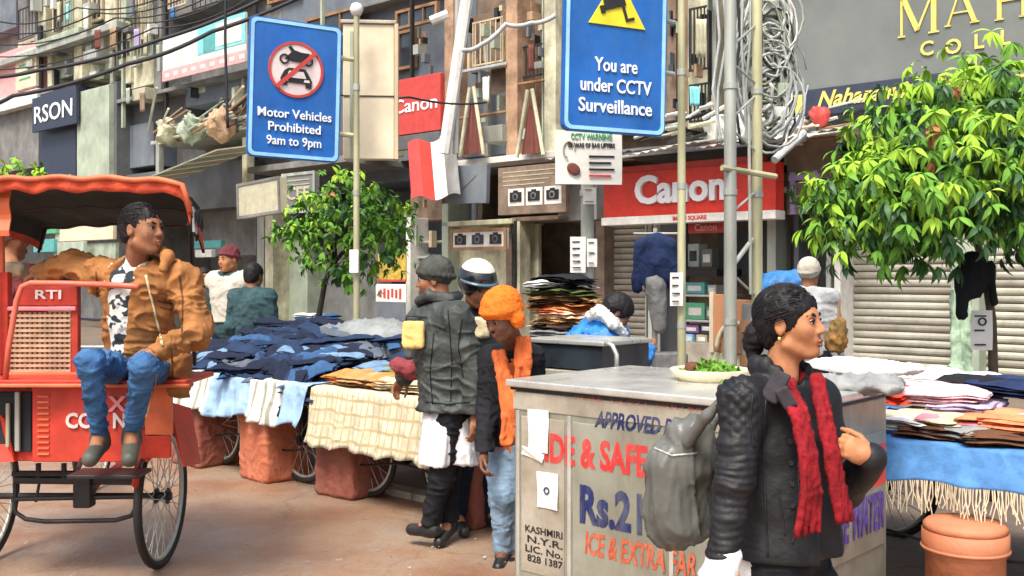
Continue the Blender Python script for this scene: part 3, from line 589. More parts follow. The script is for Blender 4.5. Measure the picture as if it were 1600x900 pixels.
scrap('bits of pipe and lath on the ledge over the ragged canopy', 'scrap', 'scrap_heap', 985, 1120, 228, 13.2, 26, ('galv', 'sign_white', 'iron', 'plaster_cream'), (.25, .6), 5)
# purple wooden frame right of the canon sign
t = T('shelf_frame', 'lavender painted open frame hanging right of the red sign', 'frame', S(A(1258, 13.6), 13.6, Zp(1258, 334, 13.6)), RZ)
for x in (-.22, .12): MB().box(x, x + .07, -.03, .03, 0, .6).build('upright', MATS['lavender'], t)
MB().box(-.24, .22, -.035, .035, .48, .56).build('crossbar', MATS['lavender'], t); MB().box(-.3, .5, .04, .08, .0, 1.1).build('back_panel', MATS['plaster_brown'], t)
# left shrub over the rickshaw roof

# ---- small busy pieces on the far facades: grilles, boxes, pipes, washing
rd = random.Random(31)
def grille(b, x0, x1, t, bt, n=6, mat='iron', y=-.05):
    xm = (x0 + x1) / 2; a, c = b.X(x0, y), b.X(x1, y); z1, z0 = b.Z(xm, t, y), b.Z(xm, bt, y); m_ = MB()
    m_.box(a, c, y, y + .03, z1 - .03, z1); m_.box(a, c, y, y + .03, z0, z0 + .03); m_.box(a, a + .02, y + .002, y + .028, z0 + .01, z1 - .01); m_.box(c - .02, c, y + .002, y + .028, z0 + .01, z1 - .01); fr = m_.build('window_grille', MATS[mat], b.o)
    for i in range(n): x = a + (c - a) * (i + .5) / n; MB().cyl((x, y + .015, z0 + .03), (x, y + .015, z1 - .03), .014, n=6).build('bar', MATS[mat], fr)
for b, lst in ((b1, ((84, 97, 0, 48), (100, 113, 0, 50), (28, 57, 10, 58))), (b2, ((206, 238, 10, 90), (184, 195, 45, 90), (262, 290, -30, 10), (300, 350, -30, 8))), (b5, ((1076, 1108, 10, 110), (1076, 1110, 130, 190))), (b4, ((738, 786, 30, 100), (812, 848, 70, 120)))):
    for q in lst: grille(b, *q, mat=rd.choice(('iron', 'pale_green', 'wood_pale')))
wc = ('plaster_cream', 'cyan', 'sign_white', 'maroon', 'plaster_ochre', 'lavender', 'sign_beige', 'tarp_blue', 'pale_green', 'plaster_brown')
for i, (px, py, w_, h_) in enumerate(((92, 18, 10, 30), (106, 20, 9, 26), (134, 30, 12, 36), (152, 62, 12, 30), (176, 60, 10, 34), (214, 60, 10, 30), (228, 70, 11, 34), (270, 20, 12, 16), (200, 150, 10, 24), (222, 160, 10, 30), (1095, 60, 12, 60), (1086, 150, 12, 30), (760, 140, 10, 40), (830, 90, 12, 40))):
    D_ = 13.55; k = dep(px, D_) / F; W, hh = w_ * k * 1.2, h_ * k; c = wc[i % 10]
    me = MB().grid(lambda u, v: ((u - .5) * W, .04 * math.sin(u * 11 + i) * (1 - v * .3), -v * hh + .01 * math.sin(u * 7)), 10, 6).mesh('washing', MATS[c], True)
    o = link('hanging_cloth', me, None, None, S(A(px, D_), D_, Zp(px, py - h_ / 2, D_)), RZ); o.modifiers.new('t', 'SOLIDIFY').thickness = .01
    tag(o, '%s cloth hung out on the old facade, %s' % (('cream', 'cyan', 'white', 'maroon', 'ochre', 'lilac', 'beige', 'blue', 'pale green', 'brown')[i % 10], ('under the first old window', 'beside the second old window', 'between the cream pilasters', 'below the tall shuttered window', 'on the cream end pilaster', 'before the grey green bay', 'beside the grey drainpipe', 'above the cyan banner', 'over the scrap heap', 'next to the scrap heap', 'high between the tall poles', 'low between the tall poles', 'behind the timber props', 'by the ochre pilaster')[i]), 'cloth')
for i, (b, x0, x1, t, bt, c) in enumerate(((b1, 130, 150, 78, 96, 'galv'), (b2, 206, 226, 138, 156, 'sign_beige'), (b3, 440, 470, 200, 222, 'galv'), (b3, 560, 600, 222, 244, 'sign_beige'), (b4, 756, 784, 196, 222, 'galv'), (b6, 1250, 1275, 188, 206, 'galv'))):
    b.box('cooler_box', x0, x1, t, bt, -.35, .2, c)
for b, x0, t, bt in ((b2, 189, -80, 200), (b2, 256, -80, 210), (b3, 396, -60, 250), (b3, 500, -60, 250), (b3, 640, -60, 300), (b4, 846, -60, 240), (b5, 1062, -60, 210), (b5, 1105, -60, 210)): b.box('drainpipe', x0, x0 + 2.5, t, bt, -.05, .05, rd.choice(('iron', 'galv', 'pale_green')))

rd = random.Random(77)
for b, X0, X1, T0, T1, n in ((b1, 26, 180, -25, 128, 34), (b2, 184, 258, -25, 130, 22), (b2, 258, 384, 118, 150, 7), (b4, 712, 788, -20, 238, 20), (b4, 810, 848, 0, 238, 14), (b5, 1044, 1150, -20, 200, 30), (b3, 600, 686, 20, 116, 6), (b3, 600, 688, 310, 420, 10), (b6, 1215, 1290, 240, 290, 6), (b5, 880, 930, 210, 330, 4)):
    for i in range(n):
        x = rd.uniform(X0, X1 - 6); y = rd.uniform(T0, T1 - 12); w_ = rd.choice((rd.uniform(2, 5), rd.uniform(4, 11))); h_ = rd.uniform(8, 34) if w_ < 6 else rd.uniform(5, 16); yy = rd.uniform(-.32, .25)
        b.box('wall_board', x, min(X1, x + w_), y, y + h_, yy, yy + rd.uniform(.04, .3), rd.choice(('plaster_cream', 'sign_white', 'plaster_green', 'wall_dark', 'interior', 'glass_dark', 'galv', 'plaster_cream', 'pale_green', 'plaster_green', 'wall_blue', 'wall_blue', 'concrete') if b in (b1, b2) else ('plaster_cream', 'plaster_green', 'wall_dark', 'interior', 'iron', 'galv', 'plaster_ochre', 'wood_pale', 'pale_green', 'plaster_brown', 'wall_blue', 'glass_dark')), bevel=0)

for x0, x1, t_, b_, y, m_n in ((86, 176, 338, 376, -.6, 'sign_cream'), (38, 88, 344, 366, -.7, 'green_sign'), (52, 84, 374, 394, -.9, 'teal'), (84, 130, 378, 400, -.8, 'pale_green'), (0, 36, 330, 360, -.6, 'sign_white'), (130, 180, 380, 420, -.5, 'plaster_green'), (296, 345, 376, 388, -.6, 'teal'), (305, 330, 390, 402, -.7, 'sign_white')):
    (b1 if x1 <= 182 else b2).box('shop_board', x0, x1, t_, b_, y, y + .12, m_n)

for b, x0, x1, t_, b_, y in ((b3, 392, 470, 222, 232, .3), (b3, 480, 560, 20, 60, .6), (b3, 560, 600, 70, 110, .55), (b3, 620, 685, 10, 40, .5), (b3, 436, 520, 90, 200, .75), (b3, 560, 612, 130, 200, .7)): b.window(x0, x1, t_, b_, y, 'wood', 'glass_dark', 2)
# ================================================================ people
def mat3(x, y, z): return np.array([list(x), list(y), list(z)]).T     # columns are axes
def axes(fwd, up=(0, 0, 1)):
    f = Vector(fwd).normalized(); u = Vector(up); r = f.cross(u).normalized(); u = r.cross(f).normalized()
    return r, f, u
def head_sdf(s, c, fwd, up, sc_=1., neck=None, female=False, nr=.052):
    r, f, u = axes(fwd, up); Rm = mat3(r, f, u); c = Vector(c)
    def L(x, y, z): return c + (r * x + f * y + u * z) * sc_
    E_ = lambda p, rad, k=.02, op='+': s.ell(L(*p), [q * sc_ for q in rad], Rm, k * sc_, op)
    E_((0, -.012, .045), (.074, .094, .082)); E_((0, .03, -.01), (.062, .062, .085), .03)
    jw = .043 if female else .05
    E_((0, .04, -.05), (jw, .05, .048), .03); E_((0, .078, -.083), (.019, .018, .019), .02)
    for q in (-1, 1):
        E_((q * .038, .062, -.012), (.024, .024, .026), .025)
        s.cone(L(q * .052, .01, -.055), L(q * .02, .06, -.085), .018 * sc_, .016 * sc_, .02 * sc_)
    s.cone(L(-.036, .077, .038), L(.036, .077, .038), .011 * sc_, None, .02 * sc_)
    for q in (-1, 1): E_((q * .031, .099, .018), (.017, .014, .012), .014, '-')
    s.cone(L(0, .085, .03), L(0, .106, -.008), .008 * sc_, .011 * sc_, .014 * sc_)
    E_((0, .106, -.013), (.012, .012, .010), .008)
    for q in (-1, 1): E_((q * .0125, .097, -.017), (.008, .010, .008), .006)
    for q in (-1, 1): E_((q * .006, .103, -.026), (.003, .004, .004), .003, '-')
    s.cone(L(-.014, .09, -.045), L(.014, .09, -.045), .0095 * sc_, None, .012 * sc_)
    s.cone(L(-.02, .1, -.0505), L(.02, .1, -.0505), .0035 * sc_, None, .004 * sc_, '-')
    for q in (-1, 1):
        E_((q * .074, -.006, .003), (.009, .019, .031), .008); E_((q * .084, -.003, .006), (.006, .010, .018), .004, '-')
    if neck is not None: s.cone(L(0, -.022, -.05), neck, nr * sc_, nr * 1.08, .03)
    return L, Rm
def face_bits(par, L, Rm, skin_lip, dark, sc_=1., brow=.0045, vox=.0025, moustache=None):
    for q in (-1, 1):
        e = SDF(vox); e.ell(L(q * .031, .0800, .017), (.0114 * sc_,) * 3, None, .002); e.build('eye', MATS['eye_white'], par)
        e = SDF(vox); e.ell(L(q * .031, .0860, .017), (.0078 * sc_, .0078 * sc_, .0078 * sc_), None, .002); e.build('iris', MATS['hair'], par)
        e = SDF(vox)
        e.chain([L(q * .014, .0905, .036), L(q * .033, .0895, .042), L(q * .052, .074, .036)], [brow * sc_, brow * sc_, .002], .004); e.build('eyebrow', dark, par)
        e = SDF(vox); e.chain([L(q * .0175, .0895, .0195), L(q * .031, .0930, .0245), L(q * .047, .083, .0185)], [.002, .0034, .002], .003); e.build('eyelid', dark, par)
    e = SDF(vox); e.chain([L(-.021, .0905, -.048), L(-.006, .1015, -.0445), L(0, .1, -.0455), L(.006, .1015, -.0445), L(.021, .0905, -.048)], [.002, .005, .005, .005, .002], .004)
    e.chain([L(-.018, .091, -.054), L(0, .1005, -.0575), L(.018, .091, -.054)], [.002, .0062, .002], .004); e.build('lips', skin_lip, par)
    if moustache:
        e = SDF(vox); e.chain([L(-.03, .086, -.043), L(0, .101, -.034), L(.03, .086, -.043)], [.003, .0075, .003], .006); e.build('moustache', moustache, par)
def hand_sdf(s, wrist, pdir, pnorm, thumb, curl=.5, sc_=1., k=.006):
    # pdir: from wrist to fingers, pnorm: out of the back of the hand, thumb: +1/-1 side
    d = Vector(pdir).normalized(); n = Vector(pnorm); n = (n - d * n.dot(d)).normalized(); x = d.cross(n).normalized() * thumb
    w_ = Vector(wrist)
    s.cone(w_, w_ + d * .03 * sc_, .025 * sc_, .03 * sc_, .015)
    Rm = mat3(x, d, n)
    s.ell(w_ + d * .052 * sc_, (.040 * sc_, .048 * sc_, .0155 * sc_), Rm, .012)
    lens = (.072, .082, .077, .06); offs = (.028, .0095, -.0095, -.028)
    for i in range(4):
        p = w_ + d * (.088 - abs(offs[i]) * .25) * sc_ + x * offs[i] * sc_; a = .15 + .25 * curl * (1 + i * .12)
        for j, fr in enumerate((.45, .31, .24)):
            L = lens[i] * fr * sc_; a += (.95, 1.35, .9)[j] * curl * (1 + .06 * i)
            q = p + (d * math.cos(a) - n * math.sin(a)) * L
            s.cone(p, q, (.0092 - .0007 * j) * sc_, (.0085 - .0008 * j) * sc_, .004); p = q
    p = w_ + d * .02 * sc_ + x * .027 * sc_ - n * .006; a = .75
    for j, L in enumerate((.04, .032, .026)):
        q = p + (d * math.cos(a * .9) + x * math.sin(a) * (.9 - .3 * j * curl) - n * (.25 + .55 * curl)).normalized() * L * sc_
        s.cone(p, q, (.0125 - .0016 * j) * sc_, (.0110 - .0014 * j) * sc_, .008 if j == 0 else .004); p = q; a -= .25 + .3 * curl
def stand(base, h, ang, **ov):
    """joints of a standing figure; base = point on the ground, ang = heading in degrees from +X"""
    f = Vector((math.cos(R(ang)), math.sin(R(ang)), 0)); r = Vector((f.y, -f.x, 0)); b = Vector(base); u = Vector((0, 0, 1)); k = h / 1.7
    g = lambda x, y, z: b + (r * x + f * y + u * z) * k
    J = dict(head=g(0, .03, 1.575), neck=g(0, -.01, 1.42), sl=g(-.175, 0, 1.38), sr=g(.175, 0, 1.38), el=g(-.225, -.01, 1.09), er=g(.225, -.01, 1.09),
             wl=g(-.235, .07, .84), wr=g(.235, .07, .84), pel=g(0, 0, .93), hl=g(-.09, 0, .9), hr=g(.09, 0, .9), kl=g(-.1, .02, .49), kr=g(.1, .02, .49),
             al=g(-.105, -.02, .09), ar=g(.105, -.02, .09), tl=g(-.12, .14, .035), tr=g(.12, .14, .035), hf=f.copy(), hu=u.copy(), k=k)
    if 'pel' in ov:
        for q, s_ in (('l', -1), ('r', 1)): J['h' + q] = Vector(ov['pel']) + (r * .09 * s_ - u * .03) * k; J['k' + q] = (J['h' + q] + J['a' + q]) / 2 + f * .05
    J.update(ov); return J
def torso(s, J, off, chestw=.155, k=.05):
    n, p = Vector(J['neck']), Vector(J['pel']); sl_, sr_ = Vector(J['sl']), Vector(J['sr'])
    r = (sr_ - sl_).normalized(); u = (n - p).normalized(); f = u.cross(r).normalized(); r = f.cross(u).normalized(); Rm = mat3(r, f, u); K = J['k']
    s.cone(sl_, sr_, .05 * K + off, None, k); m = (sl_ + sr_) / 2
    s.ell(m.lerp(p, .28), ((chestw * K + off), .105 * K + off, .2 * K + off), Rm, k)
    s.ell(m.lerp(p, .62), (.13 * K + off, .1 * K + off, .17 * K + off), Rm, k)
    s.ell(p, (.145 * K + off, .105 * K + off, .11 * K + off), Rm, k)
    J['f'] = f; J['r'] = r; J['u'] = u
    return r, f, u
def arms(s, J, off, k=.03, cuff=1.):
    K = J['k']
    for q in 'lr':
        a, b, c = Vector(J['s' + q]), Vector(J['e' + q]), Vector(J['w' + q]); c = b.lerp(c, cuff)
        s.cone(a, b, .05 * K + off, .038 * K + off, k); s.cone(b, c, .037 * K + off, .025 * K + off, k)
def legs(s, J, off, k=.03, cuff=1.):
    K = J['k']
    for q in 'lr':
        a, b, c = Vector(J['h' + q]), Vector(J['k' + q]), Vector(J['a' + q]); c = b.lerp(c, cuff)
        s.cone(a, b, .082 * K + off, .053 * K + off, k); s.cone(b, c, .05 * K + off, .033 * K + off, k)
def person(label, J, skin, jacket, trousers, shoe=None, vox=.012, jvox=None, joff=.028, hem=None, folds=(.008, 13), hands=None, face=True, moustache=None,
           jextra=None, tf=(.006, 12), cat='person', female=False, group=None, toff=.02, jmerge=.03, lip=None, bodycut=False, nr=.052):
    base = Vector(J['pel']); base.z = 0
    t = T('person', label, cat, base, 0, group)
    s = SDF(vox); torso(s, J, -.012); arms(s, J, -.004); legs(s, J, -.016)
    K = J['k']
    for q in 'lr': s.cone(J['a' + q], J['t' + q], .034 * K, .028 * K, .02)
    L, Rm = head_sdf(s, J['head'], J['hf'], J['hu'], K * 1.02, J['neck'], female, nr)
    hands = hands or {}
    for q in 'lr':
        wv = Vector(J['w' + q]); d = (wv - Vector(J['e' + q])).normalized()
        h = hands.get(q, {}); side = J['r'] * (1 if q == 'r' else -1)
        pd = Vector(h.get('dir', d)); pn = Vector(h.get('n', side)); th = h.get('t', 0)
        if not th:
            x = pd.normalized().cross(pn); th = 1 if x.dot(J['f']) > 0 else -1
        hand_sdf(s, wv, pd, pn, th, h.get('curl', .35), K * h.get('sc', 1.))
    body = s.build('body', skin, t)
    if face: face_bits(t, L, Rm, lip or MATS['lip'], MATS['hair'], K, moustache=moustache, vox=max(.0025, vox * .35))
    # jacket
    s = SDF(jvox or vox); torso(s, J, joff); arms(s, J, joff * .72, k=jmerge, cuff=J.get('cuff', .97))
    if hem is not None:
        p = Vector(J['pel']); w_ = Vector((p.x, p.y, hem)); rm = mat3(J['r'], J['f'], J['u'])
        s.ell(p.lerp(w_, .5), (.165 * K + joff, .125 * K + joff, abs(p.z - hem) * .75 + .05), rm, .05)
    if jextra: jextra(s, J, L)
    if hem is not None: s.cut((0, 0, hem), (0, 0, -1))
    if not J.get('open_neck'): s.ell(L(0, -.012, -.165), (.068 * K, .068 * K, .06 * K), None, .02)
    jk = s.build(jacket[0], jacket[1], t, disp=jacket[2] if len(jacket) > 2 else fold_disp(*folds, stretch=(1, 1, 1.9), seed=hash_(label)))
    s = SDF(vox); legs(s, J, toff, cuff=.93); p = Vector(J['pel']); s.ell((p.x, p.y, p.z - .02), (.145 * K + toff * .5, .115 * K + toff * .5, .1 * K), mat3(J['r'], J['f'], J['u']), .03)
    s.build(trousers[0], trousers[1], t, disp=fold_disp(*tf, stretch=(1, 1, 2.2), seed=3 + hash_(label)))
    if shoe:
        for q in 'lr':
            a, b = Vector(J['a' + q]), Vector(J['t' + q]); d = (b - a); d.z = 0; d = d.normalized() if d.length > 1e-4 else Vector((0, -1, 0)); s = SDF(.009)
            an = Vector((a.x, a.y, a.z - .03)); s.cone(an - d * .03, b + d * .03, .042 * K, .036 * K, .02); s.cone(a, an, .045 * K, .045 * K, .02)
            s.cut((0, 0, min(b.z, a.z) - .035), (0, 0, -1)); s.build('shoe', shoe, t)
    t['_'] = 0; del t['_']
    return t, L, Rm
def hash_(s): return sum(ord(c) * (i + 3) for i, c in enumerate(s)) % 97
def hair_cap(t, L, Rm, K, mat=None, vox=.006, thick=.010, line=.062, back=-.05, name='hair', side=.0, disp=None, full=False):
    s = SDF(vox); s.ell(L(0, -.016, .047), ((.076 + thick) * K, (.094 + thick) * K, (.084 + thick) * K), Rm, .01)
    s.ell(L(0, -.055, -.01), (.066 * K, .05 * K, .07 * K), Rm, .03)
    s.ell(L(0, .105, -.035), (.10 * K, .083 * K, (line + .035 + .0) * K), Rm, .012, '-')
    s.ell(L(0, .05, -.06), (.09 * K, .07 * K, .06 * K), Rm, .02, '-')
    for q in (-1, 1): s.ell(L(q * .085, -.005, .0), (.02 * K, .022 * K, .034 * K), Rm, .008, '-')
    s.cut(L(0, 0, back - .02), -(Vector(L(0, 0, 1)) - Vector(L(0, 0, 0))))
    return s.build(name, mat or MATS['hair'], t, disp=disp or fold_disp(.006, 26, (1.4, 1.4, .5), 5))
def strands(t, L, K, n, to=(0, -1, -.35), mat=None, rx_=(.088, .107, .097), seed=1, span=(.25, 1.0), r=.0011, front=.62):
    rd = random.Random(seed); m_ = MB(); to = Vector(to).normalized(); made = 0
    while made < n:
        v = Vector((rd.gauss(0, 1), rd.gauss(0, 1), rd.gauss(0, 1))).normalized()
        if v.z < -.15 or v.y > front + .25 * v.z or v.dot(to) > .9: continue
        w_ = v.slerp(to, rd.uniform(*span)); k_ = rd.uniform(1.0, 1.022); pts = []
        for i in range(7):
            d = v.slerp(w_, i / 6); d.x += rd.uniform(-.012, .012); pts.append(L(d.x * rx_[0] * k_, -.016 + d.y * rx_[1] * k_, .047 + d.z * rx_[2] * k_))
        m_.tube([p - t.location for p in pts], r * K, 3); made += 1
    o = m_.build('hair_strands', mat or MATS['hair'], t, smooth=True); o['kind'] = 'stuff'; return o
from mathutils.bvhtree import BVHTree
def seam(o, pts, r, mat, par, lift=.0, name='seam', dense=10, buttons=False):
    """stitching laid on the surface of a garment, found by looking at it from eye height"""
    me = o.data; bt = BVHTree.FromPolygons([v.co for v in me.vertices], [tuple(p.vertices) for p in me.polygons]); loc = par.location; eye = Vector((0, 0, H)); out = []
    for i in range(len(pts) - 1):
        for k in range(dense + (i == len(pts) - 2)):
            t_ = k / dense; q = P(pts[i][0] * (1 - t_) + pts[i + 1][0] * t_, pts[i][1] * (1 - t_) + pts[i + 1][1] * t_, 1.) - eye
            h_ = bt.ray_cast(eye - loc, q.normalized())
            if h_[0] is not None: out.append((h_[0] + h_[1] * lift, h_[1]))
    if buttons:
        for p, n in out: MB().cyl(p - n * .002, p + n * .005, r, n=12).build('button', mat, par)
        return
    if len(out) > 2: return MB().tube([p for p, n in out], r, 6).build(name, mat, par, smooth=True)
M('hair', (.010, .009, .011), rough=.6, var=.6, scale=50, bump=.7, bscale=140, stretch=(1, 1, .25), spec=.3)
M('eye_white', (.42, .38, .34), rough=.2, var=.05, bump=0)
M('lip', (.27, .085, .055), rough=.6, var=.1, scale=80, bump=.1)
M('skin_warm', (.46, .20, .095), rough=.6, var=.3, scale=14, bump=.16, bscale=130, spec=.25)
M('skin_brown', (.31, .14, .075), rough=.6, var=.38, scale=14, bump=.2, bscale=120, spec=.25)
M('skin_dark', (.17, .075, .045), rough=.6, var=.25, scale=25, bump=.12, bscale=160)
# ================================================================ poles, road signs, cables
def pole(label, px, d, py_top, w_px, mat, name='street_pole', cat='pole', group=None, base=True, py_low=None):
    g = P(px, HY + H * F / d, d); r = w_px * d / F / 2; zt = P(px, py_top, d).z
    t = T(name, label, cat, (g.x, g.y, .03), 0, group); MB().cyl((0, 0, 0), (0, 0, zt - .03), r * 1.06, r * .9, n=16).build('shaft', MATS[mat], t, smooth=False)
    if base: MB().box(-r * 2.2, r * 2.2, -r * 2.2, r * 2.2, -.03, .05).build('base_plate', MATS[mat], t, bevel=.01)
    for z in (1.1, 2.2, 3.1): MB().lathe([(r * 1.12, z), (r * 1.12, z + .05)], 16).build('clamp_band', MATS['galv'], t)
    return t
def plate(o, W, h, mat, rim, th=.035, rad=.05):
    def rr(w_, h_, r, n=5):
        pts = []
        for cx, cz, a0 in ((w_ / 2 - r, h_ / 2 - r, 0), (-w_ / 2 + r, h_ / 2 - r, 90), (-w_ / 2 + r, -h_ / 2 + r, 180), (w_ / 2 - r, -h_ / 2 + r, 270)):
            for i in range(n + 1): a = R(a0 + 90 * i / n); pts.append((cx + r * math.cos(a), cz + r * math.sin(a)))
        return pts
    MB().prism(rr(W, h, rad), 0, th).build('panel', MATS[mat], o)
    m_ = MB(); a = rr(W - .02, h - .02, rad * .9); b = rr(W - .075, h - .075, rad * .7); n = len(a)
    vs = [(x, -.006, z) for x, z in a] + [(x, -.006, z) for x, z in b] + [(x, 0.001, z) for x, z in a] + [(x, 0.001, z) for x, z in b]
    fs = []
    for i in range(n):
        j = (i + 1) % n; fs += [(i, j, n + j, n + i), (2 * n + i, 2 * n + j, j, i), (n + i, n + j, 3 * n + j, 3 * n + i)]
    m_.add(vs, fs); m_.build('border_line', MATS[rim], o)
def ring(r0, r1, y, th, n=48, cx=0, cz=0, sx=1.):
    m_ = MB(); vs = []; fs = []
    for yy in (y, y + th):
        for r in (r0, r1):
            for i in range(n): a = 2 * math.pi * i / n; vs.append((cx + r * math.cos(a) * sx, yy, cz + r * math.sin(a)))
    for i in range(n):
        j = (i + 1) % n; fs += [(i, j, n + j, n + i), (n + i, n + j, 3 * n + j, 3 * n + i), (2 * n + i, 2 * n + j, j, i)]
    return m_.add(vs, fs)
# --- motor vehicles prohibited
p1 = pole('slim yellowish galvanised pole with a white ball finial behind the leftmost blue sign', 557, 8.75, 22, 10, 'galv_yellow')
MB().lathe([(.001, -.06), (.04, -.045), (.06, 0), (.04, .045), (.001, .06)], 16, (0, 0, P(557, 20, 8.75).z - .0)).build('finial', MATS['sign_white'], p1, smooth=True)
A1, A2 = P(388, 134, 8.3), P(532, 148, 8.66); W = (A2 - A1).xy.length; hh = 216 * 8.48 / F
t = T('road_sign', 'tall blue prohibition sign with red ringed disc and three lines of text', 'sign', (A1 + A2) / 2, math.atan2(A2.y - A1.y, A2.x - A1.x)); t.rotation_euler[1] = R(1.5)
plate(t, W, hh, 'blue_sign', 'blue_rim')
paint('disc_pink', (.72, .62, .60)); cz = .148 * hh / 1.14 * 1.14; rr_ = .232
MB().cyl((0, -.004, cz), (0, .0, cz), rr_, n=48).build('disc', MATS['disc_pink'], t); ring(rr_, rr_ - .022, -.012, .01, 48, 0, cz).build('red_ring', MATS['sign_red_dull'], t)
paint('car_black', (.02, .02, .02))
m_ = MB(); z0 = cz - .155
m_.prism([(-.12, z0 + .02), (-.13, z0 + .075), (-.10, z0 + .14), (-.065, z0 + .165), (.075, z0 + .165), (.10, z0 + .13), (.135, z0 + .07), (.13, z0 + .01), (.085, z0 + .01), (.08, z0 + .045), (-.07, z0 + .045), (-.075, z0 + .02)], -.014, -.004); m_.build('car_symbol', MATS['car_black'], t)
MB().prism([(-.08, z0 + .085), (-.06, z0 + .14), (.06, z0 + .14), (.085, z0 + .085)], -.018, -.014).build('windscreen_symbol', MATS['disc_pink'], t)
for x in (-.09, .09): MB().prism([(x - .025, z0 + .055), (x + .025, z0 + .055), (x + .02, z0 + .075), (x - .02, z0 + .075)], -.018, -.014).build('lamp_symbol', MATS['disc_pink'], t)
z0 = cz + .045; m_ = MB()
for x in (-.10, .10): ring(.042, .028, -.014, .01, 20, x, z0 + .035).build('wheel_symbol', MATS['car_black'], t)
m_.prism([(-.10, z0 + .04), (-.04, z0 + .10), (-.07, z0 + .135), (-.05, z0 + .15), (-.02, z0 + .115), (.04, z0 + .10), (.11, z0 + .10), (.10, z0 + .04), (.06, z0 + .02), (-.03, z0 + .02)], -.014, -.004); m_.build('motorcycle_symbol', MATS['car_black'], t)
m_ = MB(); m_.prism([(-.15, cz - .17), (-.175, cz - .145), (.15, cz + .17), (.175, cz + .145)], -.022, -.018); m_.build('red_slash', MATS['sign_red_dull'], t)
for i, s_ in enumerate(('Motor Vehicles', 'Prohibited', '9am to 9pm')): text_obj(s_, .105, MATS['letter_white'], t, x=.0, z=-.205 - i * .112, y=-.008, bold=.012, width=(.62, .44, .46)[i])
for z in (.33, -.32): MB().cyl((0.28, .05, z), (.56, .06, z), .022, n=8).build('bracket', MATS['galv_yellow'], t)
# cream box panel on the same pole
B1, B2 = P(538, 140, 8.95), P(616, 145, 9.0)
t = T('sign_box', 'blank cream sign box seen from behind on the slim pole', 'sign', (P(576, 143, 9.0)), R(4)); hh = 212 * 9.0 / F; W = 80 * 9 / F
MB().box(-W / 2, W / 2, 0, .1, -hh / 2, hh / 2).build('panel', MATS['sign_cream'], t, bevel=.012)
m_ = MB(); m_.box(-W / 2 - .02, W / 2 + .02, -.02, .12, hh / 2, hh / 2 + .03); m_.build('top_frame', MATS['steel_dirty'], t, bevel=.004); m_ = MB(); m_.box(W / 2 + .001, W / 2 + .035, -.02, .12, -hh / 2, hh / 2); m_.build('side_frame', MATS['wood_pale'], t, bevel=.004)
MB().box(-W / 2, W / 2, -.008, -.001, -.045, -.035).build('seam', MATS['iron'], t); MB().box(-W * .36, -W * .3, -.02, -.001, -hh / 2, hh * .44).build('stiffener', MATS['pale_green'], t)
# paper on pole
def paper(label, px, py, d, wpx, hpx, rot=0., lines=0, cat='notice', fig=False, tilt=0., mat='paper'):
    t = T('notice', label, cat, P(px, py, d), rot); W, h = wpx * d / F, hpx * d / F; t.rotation_euler[1] = tilt
    MB().grid(lambda u, v: ((u - .5) * W, .006 * math.sin(u * 3 + v * 4), (v - .5) * h), 6, 6).build('sheet', MATS[mat], t, thick=.004)
    for i in range(lines): z = h * (.36 - .72 * i / max(1, lines - 1)); MB().box(-W * .36, W * random.uniform(.1, .36), -.014, -.006, z - h * .018, z + h * .018).build('text_line', MATS['iron'], t)
    return t, W, h
paper('blank white slip taped to the slim sign pole', 553, 408, 8.68, 14, 36, 0, 0)
# --- CCTV sign
A1, A2 = P(882, 80, 7.55), P(1041, 92, 7.82); W = (A2 - A1).xy.length; hh = 252 * 7.7 / F
t = T('road_sign', 'large blue surveillance warning sign with yellow triangle, cut by the top edge', 'sign', (A1 + A2) / 2 + Vector((0, 0, .02)), math.atan2(A2.y - A1.y, A2.x - A1.x)); t.rotation_euler[1] = R(1.2)
plate(t, W, hh, 'blue_sign', 'blue_rim', th=.06, rad=.06)
k = W / 160
m_ = MB(); m_.prism([(-45 * k, 38 * k), (45 * k, 36 * k), (0, 112 * k)], -.012, .0); m_.build('yellow_triangle', MATS['yellow'], t, bevel=.004)
m_ = MB(); M4 = Matrix.Translation((0, 0, 62 * k)) @ Matrix.Rotation(R(-18), 4, 'Y'); m_.box(-19 * k, 14 * k, -.022, -.012, 2 * k, 17 * k, M4); m_.build('camera_symbol', MATS['car_black'], t)
m_ = MB(); m_.box(-27 * k, -20 * k, -.022, -.012, -1 * k, 10 * k, M4); m_.build('camera_hood_symbol', MATS['car_black'], t); m_ = MB(); m_.box(7 * k, 11 * k, -.0225, -.0125, -17 * k, 3 * k, M4); m_.box(7 * k, 21 * k, -.022, -.012, -21 * k, -17 * k, M4); m_.build('bracket_symbol', MATS['car_black'], t)
for i, s_ in enumerate(('You are', 'under CCTV', 'Surveillance')): text_obj(s_, .145, MATS['letter_white'], t, x=.0 + (.0, .0, .0)[i], z=-.105 - i * .155, y=-.008, bold=.012, width=(.35, .58, .60)[i])
MB().cyl((W * .45, .06, -.1), (W * .64, .1, -.1), .02, n=8).build('bracket', MATS['galv'], t); MB().cyl((W * .45, .06, .3), (W * .64, .1, .3), .02, n=8).build('bracket', MATS['galv'], t)
pole('slim pale pole right of the large surveillance sign with a taped paper', 1065, 8.1, -120, 13, 'galv_yellow')
paper('white paper taped round the slim pole right of the large sign', 1057, 452, 8.02, 20, 52, 0, 4)
pc = pole('square weathered concrete post with papers taped to it', 918, 8.8, 200, 22, 'concrete')
paper('tall white paper taped on the concrete post', 903, 398, 8.68, 24, 56, R(-8), 5); paper('pinkish white label near the top of the concrete post', 921, 306, 8.7, 20, 26, 0, 2); paper('torn pale sheet on the concrete post', 925, 395, 8.68, 16, 44, R(4), 3)
